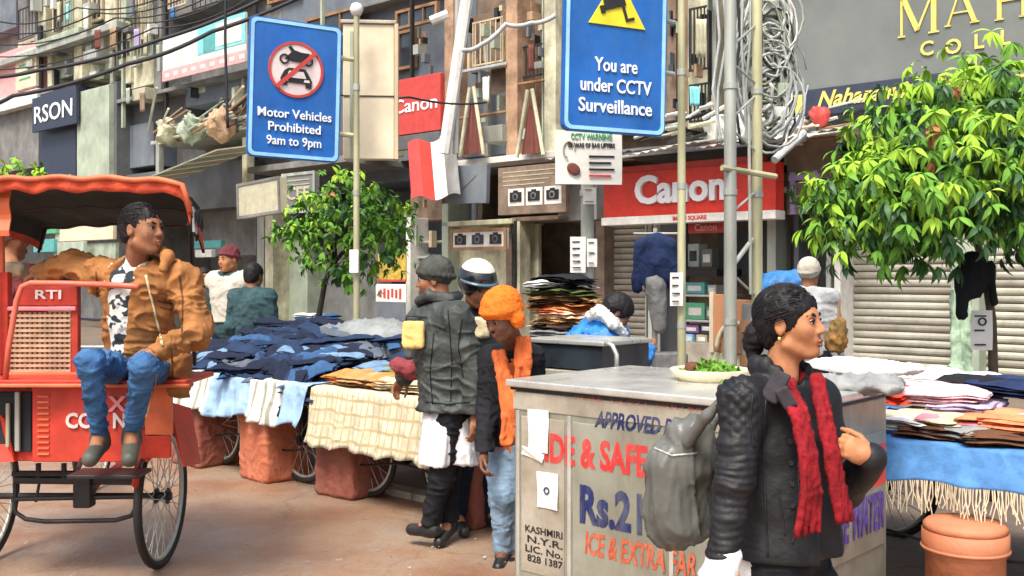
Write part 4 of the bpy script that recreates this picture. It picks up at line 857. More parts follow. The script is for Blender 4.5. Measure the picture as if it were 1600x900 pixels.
# notice under the cctv sign
t, W, h = paper('square white notice with a brown pouch picture under the large surveillance sign', 920, 246, 8.5, 106, 84, R(8), 0, 'sign')
text_obj('CCTV WARNING', .07, MATS['green_sign'], t, x=.02, z=h * .38, y=-.012, bold=.02, width=W * .62)
text_obj('BEWARE OF BAG LIFTERS', .05, MATS['iron'], t, x=.02, z=h * .22, y=-.012, bold=.02, width=W * .7)
for i in range(4): MB().box(W * .0, W * (.38 - .05 * (i % 2)), -.014, -.006, h * (-.0 - .12 * i), h * (.035 - .12 * i)).build('text_line', MATS['iron' if i < 3 else 'letter_red'], t)
s_ = SDF(.008); s_.ell((-.13, 0, -.1), (.065, .012, .05), np.array(Matrix.Rotation(R(35), 3, 'Y'))); me = s_.mesh('pouch_picture', MATS['maroon']); link('pouch_picture', me, None, t, (0, -.01, 0))
MB().tube([(-.17 + .05 * math.cos(a), -.012, .06 + .07 * math.sin(a)) for a in [i * .5 for i in range(10)]], .007, 6).build('strap_picture', MATS['sign_beige'], t)
# dark patch sign edge (double lattice pole)
pa = pole('left member of the pair of tall grey poles by the red sign', 1141, 8.7, -120, 20, 'galv', group=None); pb = pole('right member of the pair of tall grey poles, brace running to its neighbour', 1183, 8.95, -120, 17, 'galv_yellow')
def between(name, label, x0, y0, d0, x1, y1, d1, r, mat, cat='pipe'):
    a, b = P(x0, y0, d0), P(x1, y1, d1); o = MB().cyl(a, b, r, n=8).build(name, MATS[mat], None, smooth=False); return tag(o, label, cat)
between('brace', 'short diagonal brace between the pair of grey poles', 1146, 413, 8.7, 1176, 374, 8.9, .022, 'galv', 'brace'); between('brace', 'upper crosspiece with bolts tying the pair of grey poles', 1128, 262, 8.62, 1212, 276, 8.9, .026, 'galv_yellow', 'brace')
between('brace', 'thin upright rod beside the right grey pole', 1173, 460, 8.85, 1170, 180, 8.85, .014, 'galv', 'rod'); between('pipe', 'pale slanting pipe from the ledge down toward the red sign', 1210, 250, 12.5, 1256, 208, 12.9, .05, 'cable_pale')
between('pipe', 'tall leaning white pipe at the corner of the timber balcony', 694, 240, 12.6, 735, -40, 12.6, .075, 'sign_white'); between('pipe', 'thin upright pipe beside the leaning white one', 712, 240, 12.7, 716, -40, 12.7, .04, 'galv')
between('pipe', 'white stub of pipe sticking out near the top of the balcony', 673, 33, 12.6, 700, 22, 12.6, .06, 'sign_white')
# cables
def cab(label, pts, r=.02, mat='cable', sag=.08, group=None): 
    o = cable([P(*p) for p in pts], r, 'cable', MATS[mat], None, sag); return tag(o, label, 'cable', group)
cab('upper black cable sweeping up to the right across the old facades', [(-60, 119, 14), (60, 110, 14), (250, 62, 14), (430, -12, 14), (560, -60, 14)], .028, sag=.05)
cab('lower black cable running under the first across the banner', [(-60, 175, 14), (20, 150, 14), (200, 100, 14), (330, 50, 14), (520, -30, 14)], .03, sag=.05)
cab('thin black cable passing behind the cream sign box', [(480, 138, 10), (640, 152, 10), (760, 160, 12)], .012, sag=.04)
cab('pale knotted cable looping over the timber balcony', [(722, 78, 12.4), (752, 70, 12.4), (790, 38, 12.4), (830, 36, 12.4), (868, 24, 12.4)], .03, 'cable_pale', .03)
cab('dark vertical cable dropping over the cyan banner', [(353, -20, 13.2), (352, 60, 13.2), (356, 200, 13.2)], .02, sag=0)
for i in range(5): cab('thin dark wire crossing the top corner over the old facades, %s' % ('highest and nearest', 'second from the top', 'middle one of five', 'fourth of five', 'lowest and farthest')[i], [(-40, 20 + 22 * i, 15 + i), (120 + 30 * i, 12 + 8 * i, 15), (320 + 30 * i, -40, 15)], .012, sag=.2, group='thin wires crossing the upper left corner')
# cable tangle on the poles
t = T('cable_tangle', 'dense coil of cables and junction boxes hung between the grey poles and the charcoal fascia', 'cables', P(1205, 110, 9.6))
rd = random.Random(12)
for i in range(70):
    px0 = rd.uniform(-.42, .15); r0 = rd.uniform(.12, .42); cz_ = rd.uniform(-.5, .5); cx_ = rd.uniform(-.12, .02); n = 18; ph = rd.uniform(0, 6); sx = rd.uniform(.5, .8)
    pts = [(cx_ + r0 * sx * math.cos(ph + j * .35) + .02 * rd.random(), rd.uniform(-.03, .03) + .1 * math.sin(i), cz_ + r0 * 1.1 * math.sin(ph + j * .35) + .03 * rd.random()) for j in range(n)]
    MB().tube(pts, rd.uniform(.006, .02), 5).build('cable_loop', MATS[rd.choice(('cable', 'cable_pale', 'galv', 'pale_green', 'cable_pale', 'sign_white'))], t, smooth=True)
for i, (x, z, w_, h_) in enumerate(((-.1, .5, .16, .2), (.04, -.25, .14, .12), (-.2, .1, .12, .2), (-.05, -.45, .2, .1))): MB().box(x, x + w_, -.08, .06, z, z + h_).build('junction_box', MATS[('galv', 'pale_green', 'sign_beige', 'sign_white')[i]], t, bevel=.01)
for i in range(7): 
    x = 1118 + i * 11; cab('grey drop cable beside the pair of poles, %s' % ('first from the blue sign', 'second from the blue sign', 'third of seven', 'middle one of seven', 'fifth of seven', 'next to last toward the cable coil', 'last one, nearest the cable coil')[i], [(x, -30, 9.3), (x + rd.uniform(-8, 8), 60, 9.3), (x + rd.uniform(-8, 8), 140, 9.3), (x + rd.uniform(-12, 12), 225, 9.3)], .014, rd.choice(('cable', 'cable_pale', 'galv')), 0, 'drop cables beside the pair of poles')

# ================================================================ trees
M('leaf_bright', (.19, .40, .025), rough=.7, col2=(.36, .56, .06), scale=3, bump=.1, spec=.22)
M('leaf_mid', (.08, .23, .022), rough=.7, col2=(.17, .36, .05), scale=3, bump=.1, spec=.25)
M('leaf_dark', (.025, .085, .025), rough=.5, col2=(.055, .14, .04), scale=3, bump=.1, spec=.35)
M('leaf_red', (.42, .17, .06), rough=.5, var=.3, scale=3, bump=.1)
for n_ in ('leaf_bright', 'leaf_mid', 'leaf_dark'):
    b_ = MATS[n_].node_tree.nodes['Principled BSDF']; b_.inputs['Subsurface Weight'].default_value = 0.0
M('bark', (.10, .075, .05), rough=.9, var=.4, scale=14, bump=.6, stretch=(1, 1, .3))
M('bark_dark', (.035, .03, .028), rough=.9, var=.4, scale=14, bump=.6, stretch=(1, 1, .3))
def leaf_geo(L, Wd, droop, fold=.25):
    vs = []; prof = (0.05, .75, 1.0, .62, .04)
    for i, w_ in enumerate(prof):
        u = i / 4; y = L * u * (1 - droop * u * .35); z = -droop * L * u * u * .6
        for q in (-1, 0, 1): vs.append(Vector((q * w_ * Wd / 2, y, z + (abs(q) * fold * w_ * Wd / 2))))
    fs = []
    for i in range(4):
        for q in (0, 1): fs.append((i * 3 + q, i * 3 + q + 1, i * 3 + q + 4, i * 3 + q + 3))
    return vs, fs
def tree(label, base, centre, rad, trunk_pts, trunk_r, nclus, leafL, leafW, seed, nparts=300, lean=0., fill=.55, hang=.8, barkm='bark', limbs=9, per=8, lobes=None, bright=1.):
    rd = random.Random(seed); t = T('tree', label, 'tree', base); B = Vector(base)
    m_ = MB(); m_.tube([Vector(p) - B for p in trunk_pts], trunk_r, 10, rs=[trunk_r * (1.15 - .5 * i / (len(trunk_pts) - 1)) for i in range(len(trunk_pts))])
    top = Vector(trunk_pts[-1]) - B; cc = Vector(centre) - B; rx, rz = rad; trunk = m_.build('trunk', MATS[barkm], t, smooth=True)
    for i in range(limbs):
        a = 6.283 * i / limbs + rd.uniform(-.3, .3); e = cc + Vector((math.cos(a) * rx * .75, math.sin(a) * rx * .75, rd.uniform(-.4, .5) * rz)); mid = top.lerp(e, .5) + Vector((0, 0, .06))
        MB().tube([top - Vector((0, 0, .05)), top.lerp(mid, .5), mid, mid.lerp(e, .6), e], trunk_r * .4, 6, rs=[trunk_r * q for q in (.55, .42, .3, .2, .1)]).build('limb', MATS[barkm], trunk, smooth=True)
    leaves = []
    for c in range(nclus):
        v = Vector((rd.gauss(0, 1), rd.gauss(0, 1), rd.gauss(0, 1))).normalized(); q = rd.uniform(fill, 1.0) ** .6
        lump = 1 + .2 * math.sin(v.x * 5 + seed) * math.cos(v.z * 6 + seed) + .12 * math.sin(v.y * 9) + rd.uniform(-.08, .12)
        lc, lx, lz = cc, rx, rz
        if lobes: lo = rd.choices(lobes, [l_[3] for l_ in lobes])[0]; lc, lx, lz = Vector(lo[0]) - B, lo[1], lo[2]
        p = lc + Vector((v.x * lx, v.y * lx, v.z * lz)) * q * lump
        if v.z < -.55 and rd.random() < .55: continue
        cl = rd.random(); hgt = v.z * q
        mt = 'leaf_bright' if cl < (.36 + .42 * hgt) * (1.15 if q > .8 else .4) * bright else ('leaf_mid' if cl < .74 + .15 * hgt else 'leaf_dark')  # bright leaves favoured high and outside the crown: daylight put into leaf colour
        if rd.random() < .005: mt = 'leaf_red'
        out = Vector((v.x, v.y, v.z * .5)).normalized(); n = rd.randint(per - 2, per + 2)
        for k in range(n):
            a = 6.283 * k / n + rd.uniform(-.3, .3); s1, s2, _ = frame(out); d = (out * .55 + (s1 * math.cos(a) + s2 * math.sin(a)) * .8); d.z -= hang * rd.uniform(.5, 1.2); d.normalize()
            up = Vector((0, 0, 1)) + out * .5; x = d.cross(up).normalized(); z = x.cross(d); k_ = rd.uniform(.55, 1.25)
            Mx = Matrix(((x.x, d.x, z.x, p.x), (x.y, d.y, z.y, p.y), (x.z, d.z, z.z, p.z), (0, 0, 0, 1))) @ Matrix.Rotation(rd.uniform(-.5, .5), 4, 'Y') @ Matrix.Scale(k_, 4)
            dist = (B + p - Vector((0, 0, H))).length; leaves.append((dist - .0 * q, Mx, mt))
    leaves.sort(key=lambda q: q[0]); lm = {}
    g = leaf_geo(leafL, leafW, .7)
    for mt in ('leaf_bright', 'leaf_mid', 'leaf_dark', 'leaf_red'): lm[mt] = MB().add(*g).mesh('leaf', MATS[mt], smooth=True, fix=False)
    big = MB(); mats = []; 
    for i, (d, Mx, mt) in enumerate(leaves):
        if i < nparts: continue
        big.add([Mx @ v for v in g[0]], g[1]); mats += [mt] * len(g[1])
    me = big.mesh('crown', None, smooth=True, fix=False); names = ['leaf_bright', 'leaf_mid', 'leaf_dark', 'leaf_red']
    for n_ in names: me.materials.append(MATS[n_])
    me.polygons.foreach_set('material_index', [names.index(q) for q in mats]); crown = link('crown', me, None, t); crown['kind'] = 'stuff'
    for i, (d, Mx, mt) in enumerate(leaves[:nparts]):
        o = link('leaf', lm[mt], None, t); o.matrix_basis = Mx
    return t
bp = P(1552, 430 + H * F / 6.9, 6.9)
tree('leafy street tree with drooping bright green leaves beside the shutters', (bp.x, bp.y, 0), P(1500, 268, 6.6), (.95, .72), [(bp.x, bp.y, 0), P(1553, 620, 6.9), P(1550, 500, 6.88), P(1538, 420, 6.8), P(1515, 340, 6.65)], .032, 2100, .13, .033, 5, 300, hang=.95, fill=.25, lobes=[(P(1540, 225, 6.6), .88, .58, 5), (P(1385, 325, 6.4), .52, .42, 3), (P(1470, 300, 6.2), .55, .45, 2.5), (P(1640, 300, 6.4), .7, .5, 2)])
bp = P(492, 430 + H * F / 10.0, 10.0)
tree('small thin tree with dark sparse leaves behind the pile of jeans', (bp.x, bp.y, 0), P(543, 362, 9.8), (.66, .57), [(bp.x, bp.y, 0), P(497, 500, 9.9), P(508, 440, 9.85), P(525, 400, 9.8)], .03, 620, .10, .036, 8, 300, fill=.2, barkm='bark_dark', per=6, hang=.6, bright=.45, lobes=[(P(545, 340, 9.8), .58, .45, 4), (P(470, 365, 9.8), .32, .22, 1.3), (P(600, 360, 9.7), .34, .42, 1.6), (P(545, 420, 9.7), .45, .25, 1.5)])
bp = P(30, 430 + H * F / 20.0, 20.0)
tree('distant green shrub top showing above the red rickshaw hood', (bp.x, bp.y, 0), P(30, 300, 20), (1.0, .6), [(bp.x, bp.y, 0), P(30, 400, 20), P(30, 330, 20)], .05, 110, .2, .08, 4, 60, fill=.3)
t, W, h = paper('white notice with a black emblem hung on the trunk of the right tree', 1534, 516, 6.8, 32, 62, R(-6), 3, 'sign'); ring(.028, .018, -.016, .006, 20, 0, h * .22).build('emblem', MATS['iron'], t)

for i, (y0, y1) in enumerate(((40, 70), (100, 130), (150, 182), (205, 235), (300, 330), (430, 462))):
    between('brace', 'thin zigzag brace in the pair of grey poles, %s' % ('at the very top', 'second from the top', 'level with the sign text', 'just over the red sign', 'on the red sign', 'below the short diagonal')[i], *( (1146, y0, 8.7, 1180, y1, 8.93) if i % 2 else (1146, y1, 8.7, 1180, y0, 8.93)), .011, 'galv', 'brace')
# ================================================================ bollards, carts, cloths and garments
def bollard(label, px, D, w_, hgt, mat, zoff=0.):
    t = T('stone_bollard', label, 'bollard', S(A(px, D), D, 0), RZ + random.uniform(-.06, .06), 'sandstone bollards along the kerb')
    s_ = SDF(.012); s_.box((0, 0, hgt * .46), (w_ / 2, w_ / 2, hgt * .46), None, .03); me = s_.mesh('block', MATS[mat], fold_disp(.010, 9, seed=px)); link('block', me, None, t)
    s_ = SDF(.012); s_.box((0, 0, hgt - .035), (w_ / 2 * 1.04, w_ / 2 * 1.04, .045), None, .02); me = s_.mesh('cap_stone', MATS[mat], fold_disp(.006, 12, seed=px)); link('cap_stone', me, None, t)
    return t
bollard('orange red sandstone bollard under the drooping blue jeans', 430, 4.62, .40, .52, 'sandstone')
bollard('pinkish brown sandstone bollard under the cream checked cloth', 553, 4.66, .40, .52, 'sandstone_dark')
bollard('dark sandstone bollard beside the rickshaw wheel', 325, 4.62, .44, .56, 'sandstone_dark')
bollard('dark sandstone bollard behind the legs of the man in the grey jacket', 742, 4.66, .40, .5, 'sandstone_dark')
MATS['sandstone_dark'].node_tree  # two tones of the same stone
t = T('stone_bollard', 'round terracotta coloured bollard with a stepped lip beside the steel cart', 'bollard', P(1508, 430 + H * F / 4.55, 4.55))
hh = P(1508, 812, 4.55).z; r0 = .178
MB().lathe([(r0 * .93, 0), (r0 * .93, hh * .68), (r0 * 1.0, hh * .71), (r0 * 1.02, hh * .74), (r0 * 1.02, hh * .9)], 40).build('drum', MATS['terracotta'], t, bevel=0, smooth=False).data.shade_smooth()
MB().lathe([(r0 * .95, hh * .9), (r0 * .985, hh * .92), (r0 * .985, hh * .955), (r0 * .9, hh * .985), (r0 * .6, hh), (.01, hh * 1.002)], 40).build('cap', MATS['terracotta'], t, smooth=True)
MB().lathe([(r0 * 1.035, hh * .72), (r0 * 1.055, hh * .735), (r0 * 1.035, hh * .75)], 40).build('lip', MATS['terracotta'], t, smooth=True)

def wheel(par, x, y, z, r, axis='x', spokes=28, tyre=.018, name='wheel'):
    m_ = MB(); pt = []
    for i in range(40):
        a = 2 * math.pi * i / 40; c, s_ = math.cos(a) * r, math.sin(a) * r; pt.append((0, c, s_) if axis == 'x' else (c, 0, s_))
    w_ = m_.tube(pt, tyre, 10, closed=True).build(name, MATS['rubber'], par, smooth=True, loc=(x, y, z))
    MB().tube([Vector(p) * (1 - .028 / r) for p in pt], .012, 8, closed=True).build('rim', MATS['galv'], w_, smooth=True)
    ax = Vector((1, 0, 0)) if axis == 'x' else Vector((0, 1, 0)); h_ = MB().cyl(-ax * .05, ax * .05, .022, n=14); h_.cyl(-ax * .035, -ax * .025, .042, n=14); h_.cyl(ax * .025, ax * .035, .042, n=14); h_.build('hub', MATS['iron'], w_)
    sp = MB()
    for i in range(spokes):
        a = 2 * math.pi * i / spokes; b = a + (.5 if i % 4 < 2 else -.5); sd = .03 if i % 2 else -.03
        f = lambda aa, rr, o: ax * o + (Vector((0, math.cos(aa) * rr, math.sin(aa) * rr)) if axis == 'x' else Vector((math.cos(aa) * rr, 0, math.sin(aa) * rr)))
        sp.cyl(f(b, .04, sd), f(a, r - .028, 0), .0024, n=5)
    o = sp.build('spokes', MATS['galv'], w_); o['kind'] = 'stuff'; return w_
def handcart(label, a0, a1, D0, D1, ztop, wr=.30, legz=True):
    L = a1 - a0; Dp = D1 - D0; t = T('handcart', label, 'cart', S((a0 + a1) / 2, D0, 0), RZ, 'clothes carts in a row')
    n = int(Dp / .14)
    pm = MB().box(-L / 2, L / 2, .004, Dp / n - .004, ztop - .035, ztop - .01).mesh('plank', MATS['wood'])
    for i in range(n): link('plank', pm, None, t, (0, i * Dp / n, random.uniform(-.003, .003)))
    MB().box(-L / 2, L / 2, .05, .11, ztop - .12, ztop - .037).build('frame_rail', MATS['wood'], t, bevel=.005); MB().box(-L / 2, L / 2, Dp - .11, Dp - .05, ztop - .12, ztop - .037).build('frame_rail', MATS['wood'], t, bevel=.005)
    for x in (-L * .3, L * .32):
        MB().cyl((x, .12, wr + .02), (x, Dp - .12, wr + .02), .016, n=8).build('axle', MATS['iron'], t)
        for y in (.12, Dp - .12): wheel(t, x, y, wr + .02, wr, 'y', 24); MB().box(x - .02, x + .02, y - .02, y + .02, wr + .04, ztop - .12).build('fork', MATS['iron'], t)
    MB().tube([(-L / 2 + .1 * i, .03, wr * .9 - .03 * math.sin(i * .6)) for i in range(int(L / .1))], .008, 5).build('chain', MATS['iron'], t)
    return t
ZT = .76
A10, A11 = -7.75, -5.95
handcart('long wooden cart under the heap of blue jeans', A10, A11, 4.52, 5.7, ZT)
A20, A21 = -5.83, -4.42
handcart('wooden cart under the cream checked cloth', A20, A21, 4.52, 5.6, ZT)
A30, A31 = -2.85, -.6
handcart('wooden cart with pink and white garments beside the steel cart', A30, A31, 4.95, 6.05, ZT)

def pat(name, base, line, sx, sy=None, wid=.16, rough=.9, noise=.25, axis='Z'):
    m = cloth(name, base, var=noise); nt = m.node_tree; b = nt.nodes['Principled BSDF']; L = nt.links.new
    src = b.inputs['Base Color'].links[0].from_socket; tc = nt.nodes.new('ShaderNodeTexCoord'); sp = nt.nodes.new('ShaderNodeSeparateXYZ'); L(tc.outputs['Object'], sp.inputs[0])
    nz = nt.nodes.new('ShaderNodeTexNoise'); nz.inputs['Scale'].default_value = 5; L(tc.outputs['Object'], nz.inputs['Vector'])
    def lines(out, sc_):
        a = nt.nodes.new('ShaderNodeMath'); a.operation = 'MULTIPLY_ADD'; L(out, a.inputs[0]); a.inputs[1].default_value = sc_; 
        q = nt.nodes.new('ShaderNodeMath'); q.operation = 'MULTIPLY'; L(nz.outputs['Fac'], q.inputs[0]); q.inputs[1].default_value = .6; L(q.outputs[0], a.inputs[2])
        f = nt.nodes.new('ShaderNodeMath'); f.operation = 'FRACT'; L(a.outputs[0], f.inputs[0]); g = nt.nodes.new('ShaderNodeMath'); g.operation = 'LESS_THAN'; L(f.outputs[0], g.inputs[0]); g.inputs[1].default_value = wid; return g.outputs[0]
    fac = lines(sp.outputs['X'], sx)
    if sy: mx = nt.nodes.new('ShaderNodeMath'); mx.operation = 'MAXIMUM'; L(fac, mx.inputs[0]); L(lines(sp.outputs['Z'], sy), mx.inputs[1]); fac = mx.outputs[0]
    mix = nt.nodes.new('ShaderNodeMix'); mix.data_type = 'RGBA'; L(fac, mix.inputs['Factor']); L(src, mix.inputs['A']); mix.inputs['B'].default_value = list(line) + [1]; L(mix.outputs['Result'], b.inputs['Base Color']); return m
pat('cloth_stripe', (.66, .70, .66), (.30, .30, .24), 9, None, .3); cloth('cloth_blue_pale', (.30, .46, .66)); pat('cloth_check', (.62, .57, .42), (.44, .37, .22), 18, 11, .2)
cloth('cloth_blue', (.08, .22, .48), var=.35); cloth('cloth_white', (.78, .79, .76), var=.15)
def drape(name, label, a0, a1, D0, D1, z, drop, mat, ragged=.03, over=.08, amp=.03, nf=9, parts=None, seed=0, end_drop=True):
    L = a1 - a0; t = T(name, label, 'cloth', S((a0 + a1) / 2, D0, 0), RZ)
    rd = random.Random(seed); ph = [rd.uniform(0, 6) for _ in range(6)]
    def hemz(u): return drop + ragged * (math.sin(u * 17 + ph[0]) + .6 * math.sin(u * 41 + ph[1]))
    def fn(u, v):
        x = -L / 2 - over + (L + 2 * over) * u
        if v < .6:
            q = 1 - v / .6; dz = hemz(u) * q; w_ = math.sin(u * nf * 6.283 + ph[2] + .8 * math.sin(u * 9)) * amp * q + math.sin(u * nf * 15 + ph[3]) * amp * .3 * q
            return (x + .02 * math.sin(v * 9) * q, -.03 - .05 * q + w_ - .03 * q * q, z - dz + .012)
        y = (v - .6) / .4 * (D1 - D0 + .05); return (x, y - .03 * (1 - (v - .6) / .4), z + .012 + .004 * math.sin(x * 20 + y * 14))
    k = [0] + [p for p in (parts or [])] + [1]
    def seg(u0, u1): return lambda u, v: fn(u0 + (u1 - u0) * u, v)
    mats = mat if isinstance(mat, (list, tuple)) else [mat]
    for i in range(len(k) - 1): MB().grid(seg(k[i], k[i + 1]), max(6, int(150 * (k[i + 1] - k[i]))), 26).build('fabric', MATS[mats[i % len(mats)]], t, smooth=True, thick=.006)
    return t, fn
drape('tablecloth', 'pale striped cloth with a light blue panel hanging below the jeans', A10, A11, 4.45, 5.6, ZT, .30, ['cloth_stripe', 'cloth_blue_pale', 'cloth_stripe', 'cloth_blue_pale'], .02, .03, .028, 9, [.34, .62, .86], 1)
drape('tablecloth', 'cream checked cloth hanging over the cart behind the grey jacketed man', A20, A21, 4.45, 5.5, ZT, .40, 'cloth_check', .012, .05, .02, 7, None, 2)
tt, f3 = drape('tablecloth', 'mid blue cloth with long pale fringe under the pink garments', A30, A31, 4.85, 6.0, ZT, .17, 'cloth_blue', .008, .04, .022, 6, None, 3)
m_ = MB(); rd = random.Random(9); L = A31 - A30 + .08
for i in range(300):
    u = (i + rd.random()) / 300; p = Vector(f3(u, 0)); l = rd.uniform(.09, .16); m_.tube([p, p + Vector((rd.uniform(-.01, .01), 0, -l * .5)), p + Vector((rd.uniform(-.02, .02), rd.uniform(-.01, .01), -l))], .0026, 4)
o = m_.build('fringe', MATS['sign_cream'], tt); o['kind'] = 'stuff'

GC = dict(jean_dark=(.012, .018, .040), jean_navy=(.018, .036, .085), jean_mid=(.035, .09, .20), jean_light=(.15, .25, .38), jean_grey=(.10, .12, .15), g_olive=(.13, .15, .05), g_tan=(.50, .30, .13), g_orange=(.62, .24, .07),
          g_maroon=(.24, .05, .06), g_cream=(.66, .56, .36), g_brown=(.12, .055, .03), g_black=(.015, .017, .02), g_white=(.78, .78, .77), g_pink=(.82, .52, .56), g_rose=(.75, .24, .34), g_red=(.70, .06, .03), g_coral=(.80, .25, .12),
          g_navy=(.02, .035, .10), g_grey=(.26, .27, .27), g_teal=(.06, .17, .17), g_peach=(.80, .50, .32), g_lilac=(.50, .42, .60), g_blue=(.03, .22, .62))
for k_, c_ in GC.items(): cloth(k_, c_, var=.3, bump=.45, bscale=34)
def garment(L, Wd, Th, seed, mat, layers=2, heap=None, x=0, y=0, yaw=0, z=0., wr=.012, taper=.0, bend=0., nu=16):
    rd = random.Random(seed); m_ = MB(); cs, sn = math.cos(yaw), math.sin(yaw)
    layers = layers + 2 if nu == 16 else layers; Th = Th * (.5 if nu == 16 else .75)
    for l in range(layers):
        ox, oy = rd.uniform(-.03, .03), rd.uniform(-.022, .022); cs, sn = math.cos(yaw + rd.uniform(-.09, .09)), math.sin(yaw + rd.uniform(-.09, .09)); lz = l * Th * .92; nv = 8
        ringn = []
        def pt(u, v, side):
            uu = u * 2 - 1; vv = v * 2 - 1; e = (1 - abs(uu) ** 7) ** .5 * (1 - abs(vv) ** 5) ** .5; tw = 1 - taper * u
            X = uu * L / 2 * (1 + .03 * math.sin(vv * 4 + seed)) + ox; Y = vv * Wd / 2 * tw * (1 + .05 * math.sin(uu * 5 + seed)) + oy + bend * uu * uu
            Z = side * e * Th / 2; a, b = cs * X - sn * Y + x, sn * X + cs * Y + y
            nz = float(vnoise([[a * 9 + seed, b * 9, l * 3.1]])[0]) * wr + abs(float(vnoise([[a * 4 + b * 12, b * 5 - a * 3 + seed, .5]])[0])) * wr * 1.3
            return (a, b, z + lz + Z + (heap(a, b) if heap else 0) + nz * (1 if side > 0 else .5) * (.4 + .6 * e))
        m_.grid(lambda u, v: pt(u, v, 1), nu, nv); m_.grid(lambda u, v: pt(u, v, -1), nu, nv)
    bm = bmesh.new(); me = m_.mesh('garment', mat, True, fix=False); bm.from_mesh(me); bmesh.ops.remove_doubles(bm, verts=bm.verts, dist=.0012); bmesh.ops.recalc_face_normals(bm, faces=bm.faces); bm.to_mesh(me); bm.free(); me.shade_smooth(); return me
def put(name, label, me, a, D, cat='clothing', group=None):
    o = link(name, me, None, None, S(a, D, 0), RZ); return tag(o, label, cat, group)
# jeans heap
rd = random.Random(21); L1 = A11 - A10; ac1 = (A10 + A11) / 2
def heap1(x, y):
    if y < .06: return ZT + .02 + max(-.05 if x < L1 * .2 else -.13, (y - .06) * 1.4)
    b = .30 * min(1, (y - .06) / .9) ** .75; return ZT + .02 + b * (1 - .25 * (x / L1 + .5))
grp = 'blue jeans heaped on the first cart'; cm = {'jean_dark': 'dark indigo jeans folded in the heap on the cart', 'jean_navy': 'navy jeans folded in the heap on the cart', 'jean_mid': 'mid blue jeans folded in the heap on the cart', 'jean_light': 'faded light jeans folded in the heap on the cart', 'jean_grey': 'grey black jeans folded in the heap on the cart'}
for r_ in range(9):
    y = -.02 + r_ * .125
    for c_ in range(9):
        x = -L1 / 2 + .1 + (L1 - .1) * (c_ + rd.random() * .6) / 9; k_ = rd.choices(list(cm), (7, 6, 2.2, 1.3, 2))[0]
        me = garment(rd.uniform(.42, .68), rd.uniform(.075, .125), rd.uniform(.024, .034), rd.randint(0, 999), MATS[k_], 2, heap1, x, y + rd.uniform(-.04, .04), rd.gauss(.12, .26), rd.uniform(.0, .075), .030, .2, rd.uniform(-.09, .09), 20)
        put('folded_jeans', cm[k_].replace(' folded in the heap on the cart', '') + ' in the heap, ' + ('front layer by the cloth edge', 'middle layer', 'back layer by the grey tarpaulin')[r_ // 3] + ', ' + ('rickshaw end', 'centre of the cart', 'cream cloth end')[c_ // 3], me, ac1, 4.5, 'jeans', grp)
for i, (x, dr) in enumerate(((L1 * .27, .16), (L1 * .33, .18), (L1 * .39, .14), (L1 * .36, .08))):   # drooping over the front edge
    me = garment(.30, .15, .03, 500 + i, MATS[('jean_dark', 'jean_navy', 'jean_dark', 'jean_mid')[i]], 2, lambda a, b: ZT + .04 if b > .03 else ZT + .05 + max(-.30, (b - .03) * 1.9), x, .09 - dr * .3, 1.35 + .12 * i, 0, .018, .1)
    put('hanging_jeans', ('dark jeans drooping over the cart edge above the orange bollard', 'navy jeans sliding off the cart corner, longest drop', 'black blue jeans hanging at the end of the striped cloth', 'mid blue jeans lapping over the cart edge beside the drooping dark pair')[i], me, ac1, 4.5, 'jeans')
# second cart: warm garments
L2 = A21 - A20; ac2 = (A20 + A21) / 2
sp2 = [(-.55, .12, 'g_orange', 'rust orange garment at the front of the cream cloth cart'), (-.38, .08, 'g_tan', 'tan sweater folded at the front edge of the cream cloth'), (-.20, .10, 'g_orange', 'pale orange garment folded beside the tan sweater'), (-.02, .10, 'g_cream', 'cream garment lying on the cream checked cloth'), (.18, .08, 'g_cream', 'beige flat garment nearest the grey jacketed man'),
       (-.5, .32, 'jean_light', 'light blue shirt at the jeans end of the cream cloth cart'), (-.28, .30, 'g_olive', 'olive green garment folded on the second row'), (-.05, .30, 'g_olive', 'moss green garment next to the maroon one'), (.15, .28, 'g_maroon', 'maroon garment by the grey jacketed man\'s hand'), (.35, .25, 'g_grey', 'grey green garment under the maroon one'),
       (-.45, .55, 'jean_navy', 'navy garment in the back row of the cream cloth cart'), (-.2, .55, 'g_black', 'black garment in the back row beside the navy one'), (.05, .52, 'g_grey', 'grey garment in the back row by the yellow bag'), (.3, .5, 'g_teal', 'dark teal garment at the back by the men'), (-.1, .78, 'g_navy', 'navy pile at the rear edge of the cream cloth cart'), (.25, .78, 'g_black', 'black pile at the rear edge of the cream cloth cart'), (-.42, .80, 'jean_dark', 'indigo pile at the rear edge of the cream cloth cart')]
for i, (x, y, k_, lab) in enumerate(sp2):
    me = garment(.34, .22, .026, 70 + i, MATS[k_], 3, lambda a, b: ZT + .03 + .16 * max(0, min(1, b / .8)), x, y, rd.uniform(-.5, .3), 0, .016); put('folded_garment', lab, me, ac2, 4.5)
# grey tarpaulin bundle behind
s_ = SDF(.02); s_.ell((-.3, 0, .16), (.36, .3, .2)); s_.ell((.25, 0, .17), (.34, .3, .2), None, .12); s_.ell((0, .05, .2), (.3, .3, .19), None, .12); me = s_.mesh('tarpaulin_bundle', MATS['tarp_grey'], fold_disp(.022, 7, seed=3)); o = link('tarpaulin_bundle', me, None, None, S(A(578, 5.5), 5.5, ZT + .03), RZ); tag(o, 'dull grey tarpaulin bundle slumped behind the jeans', 'bundle')
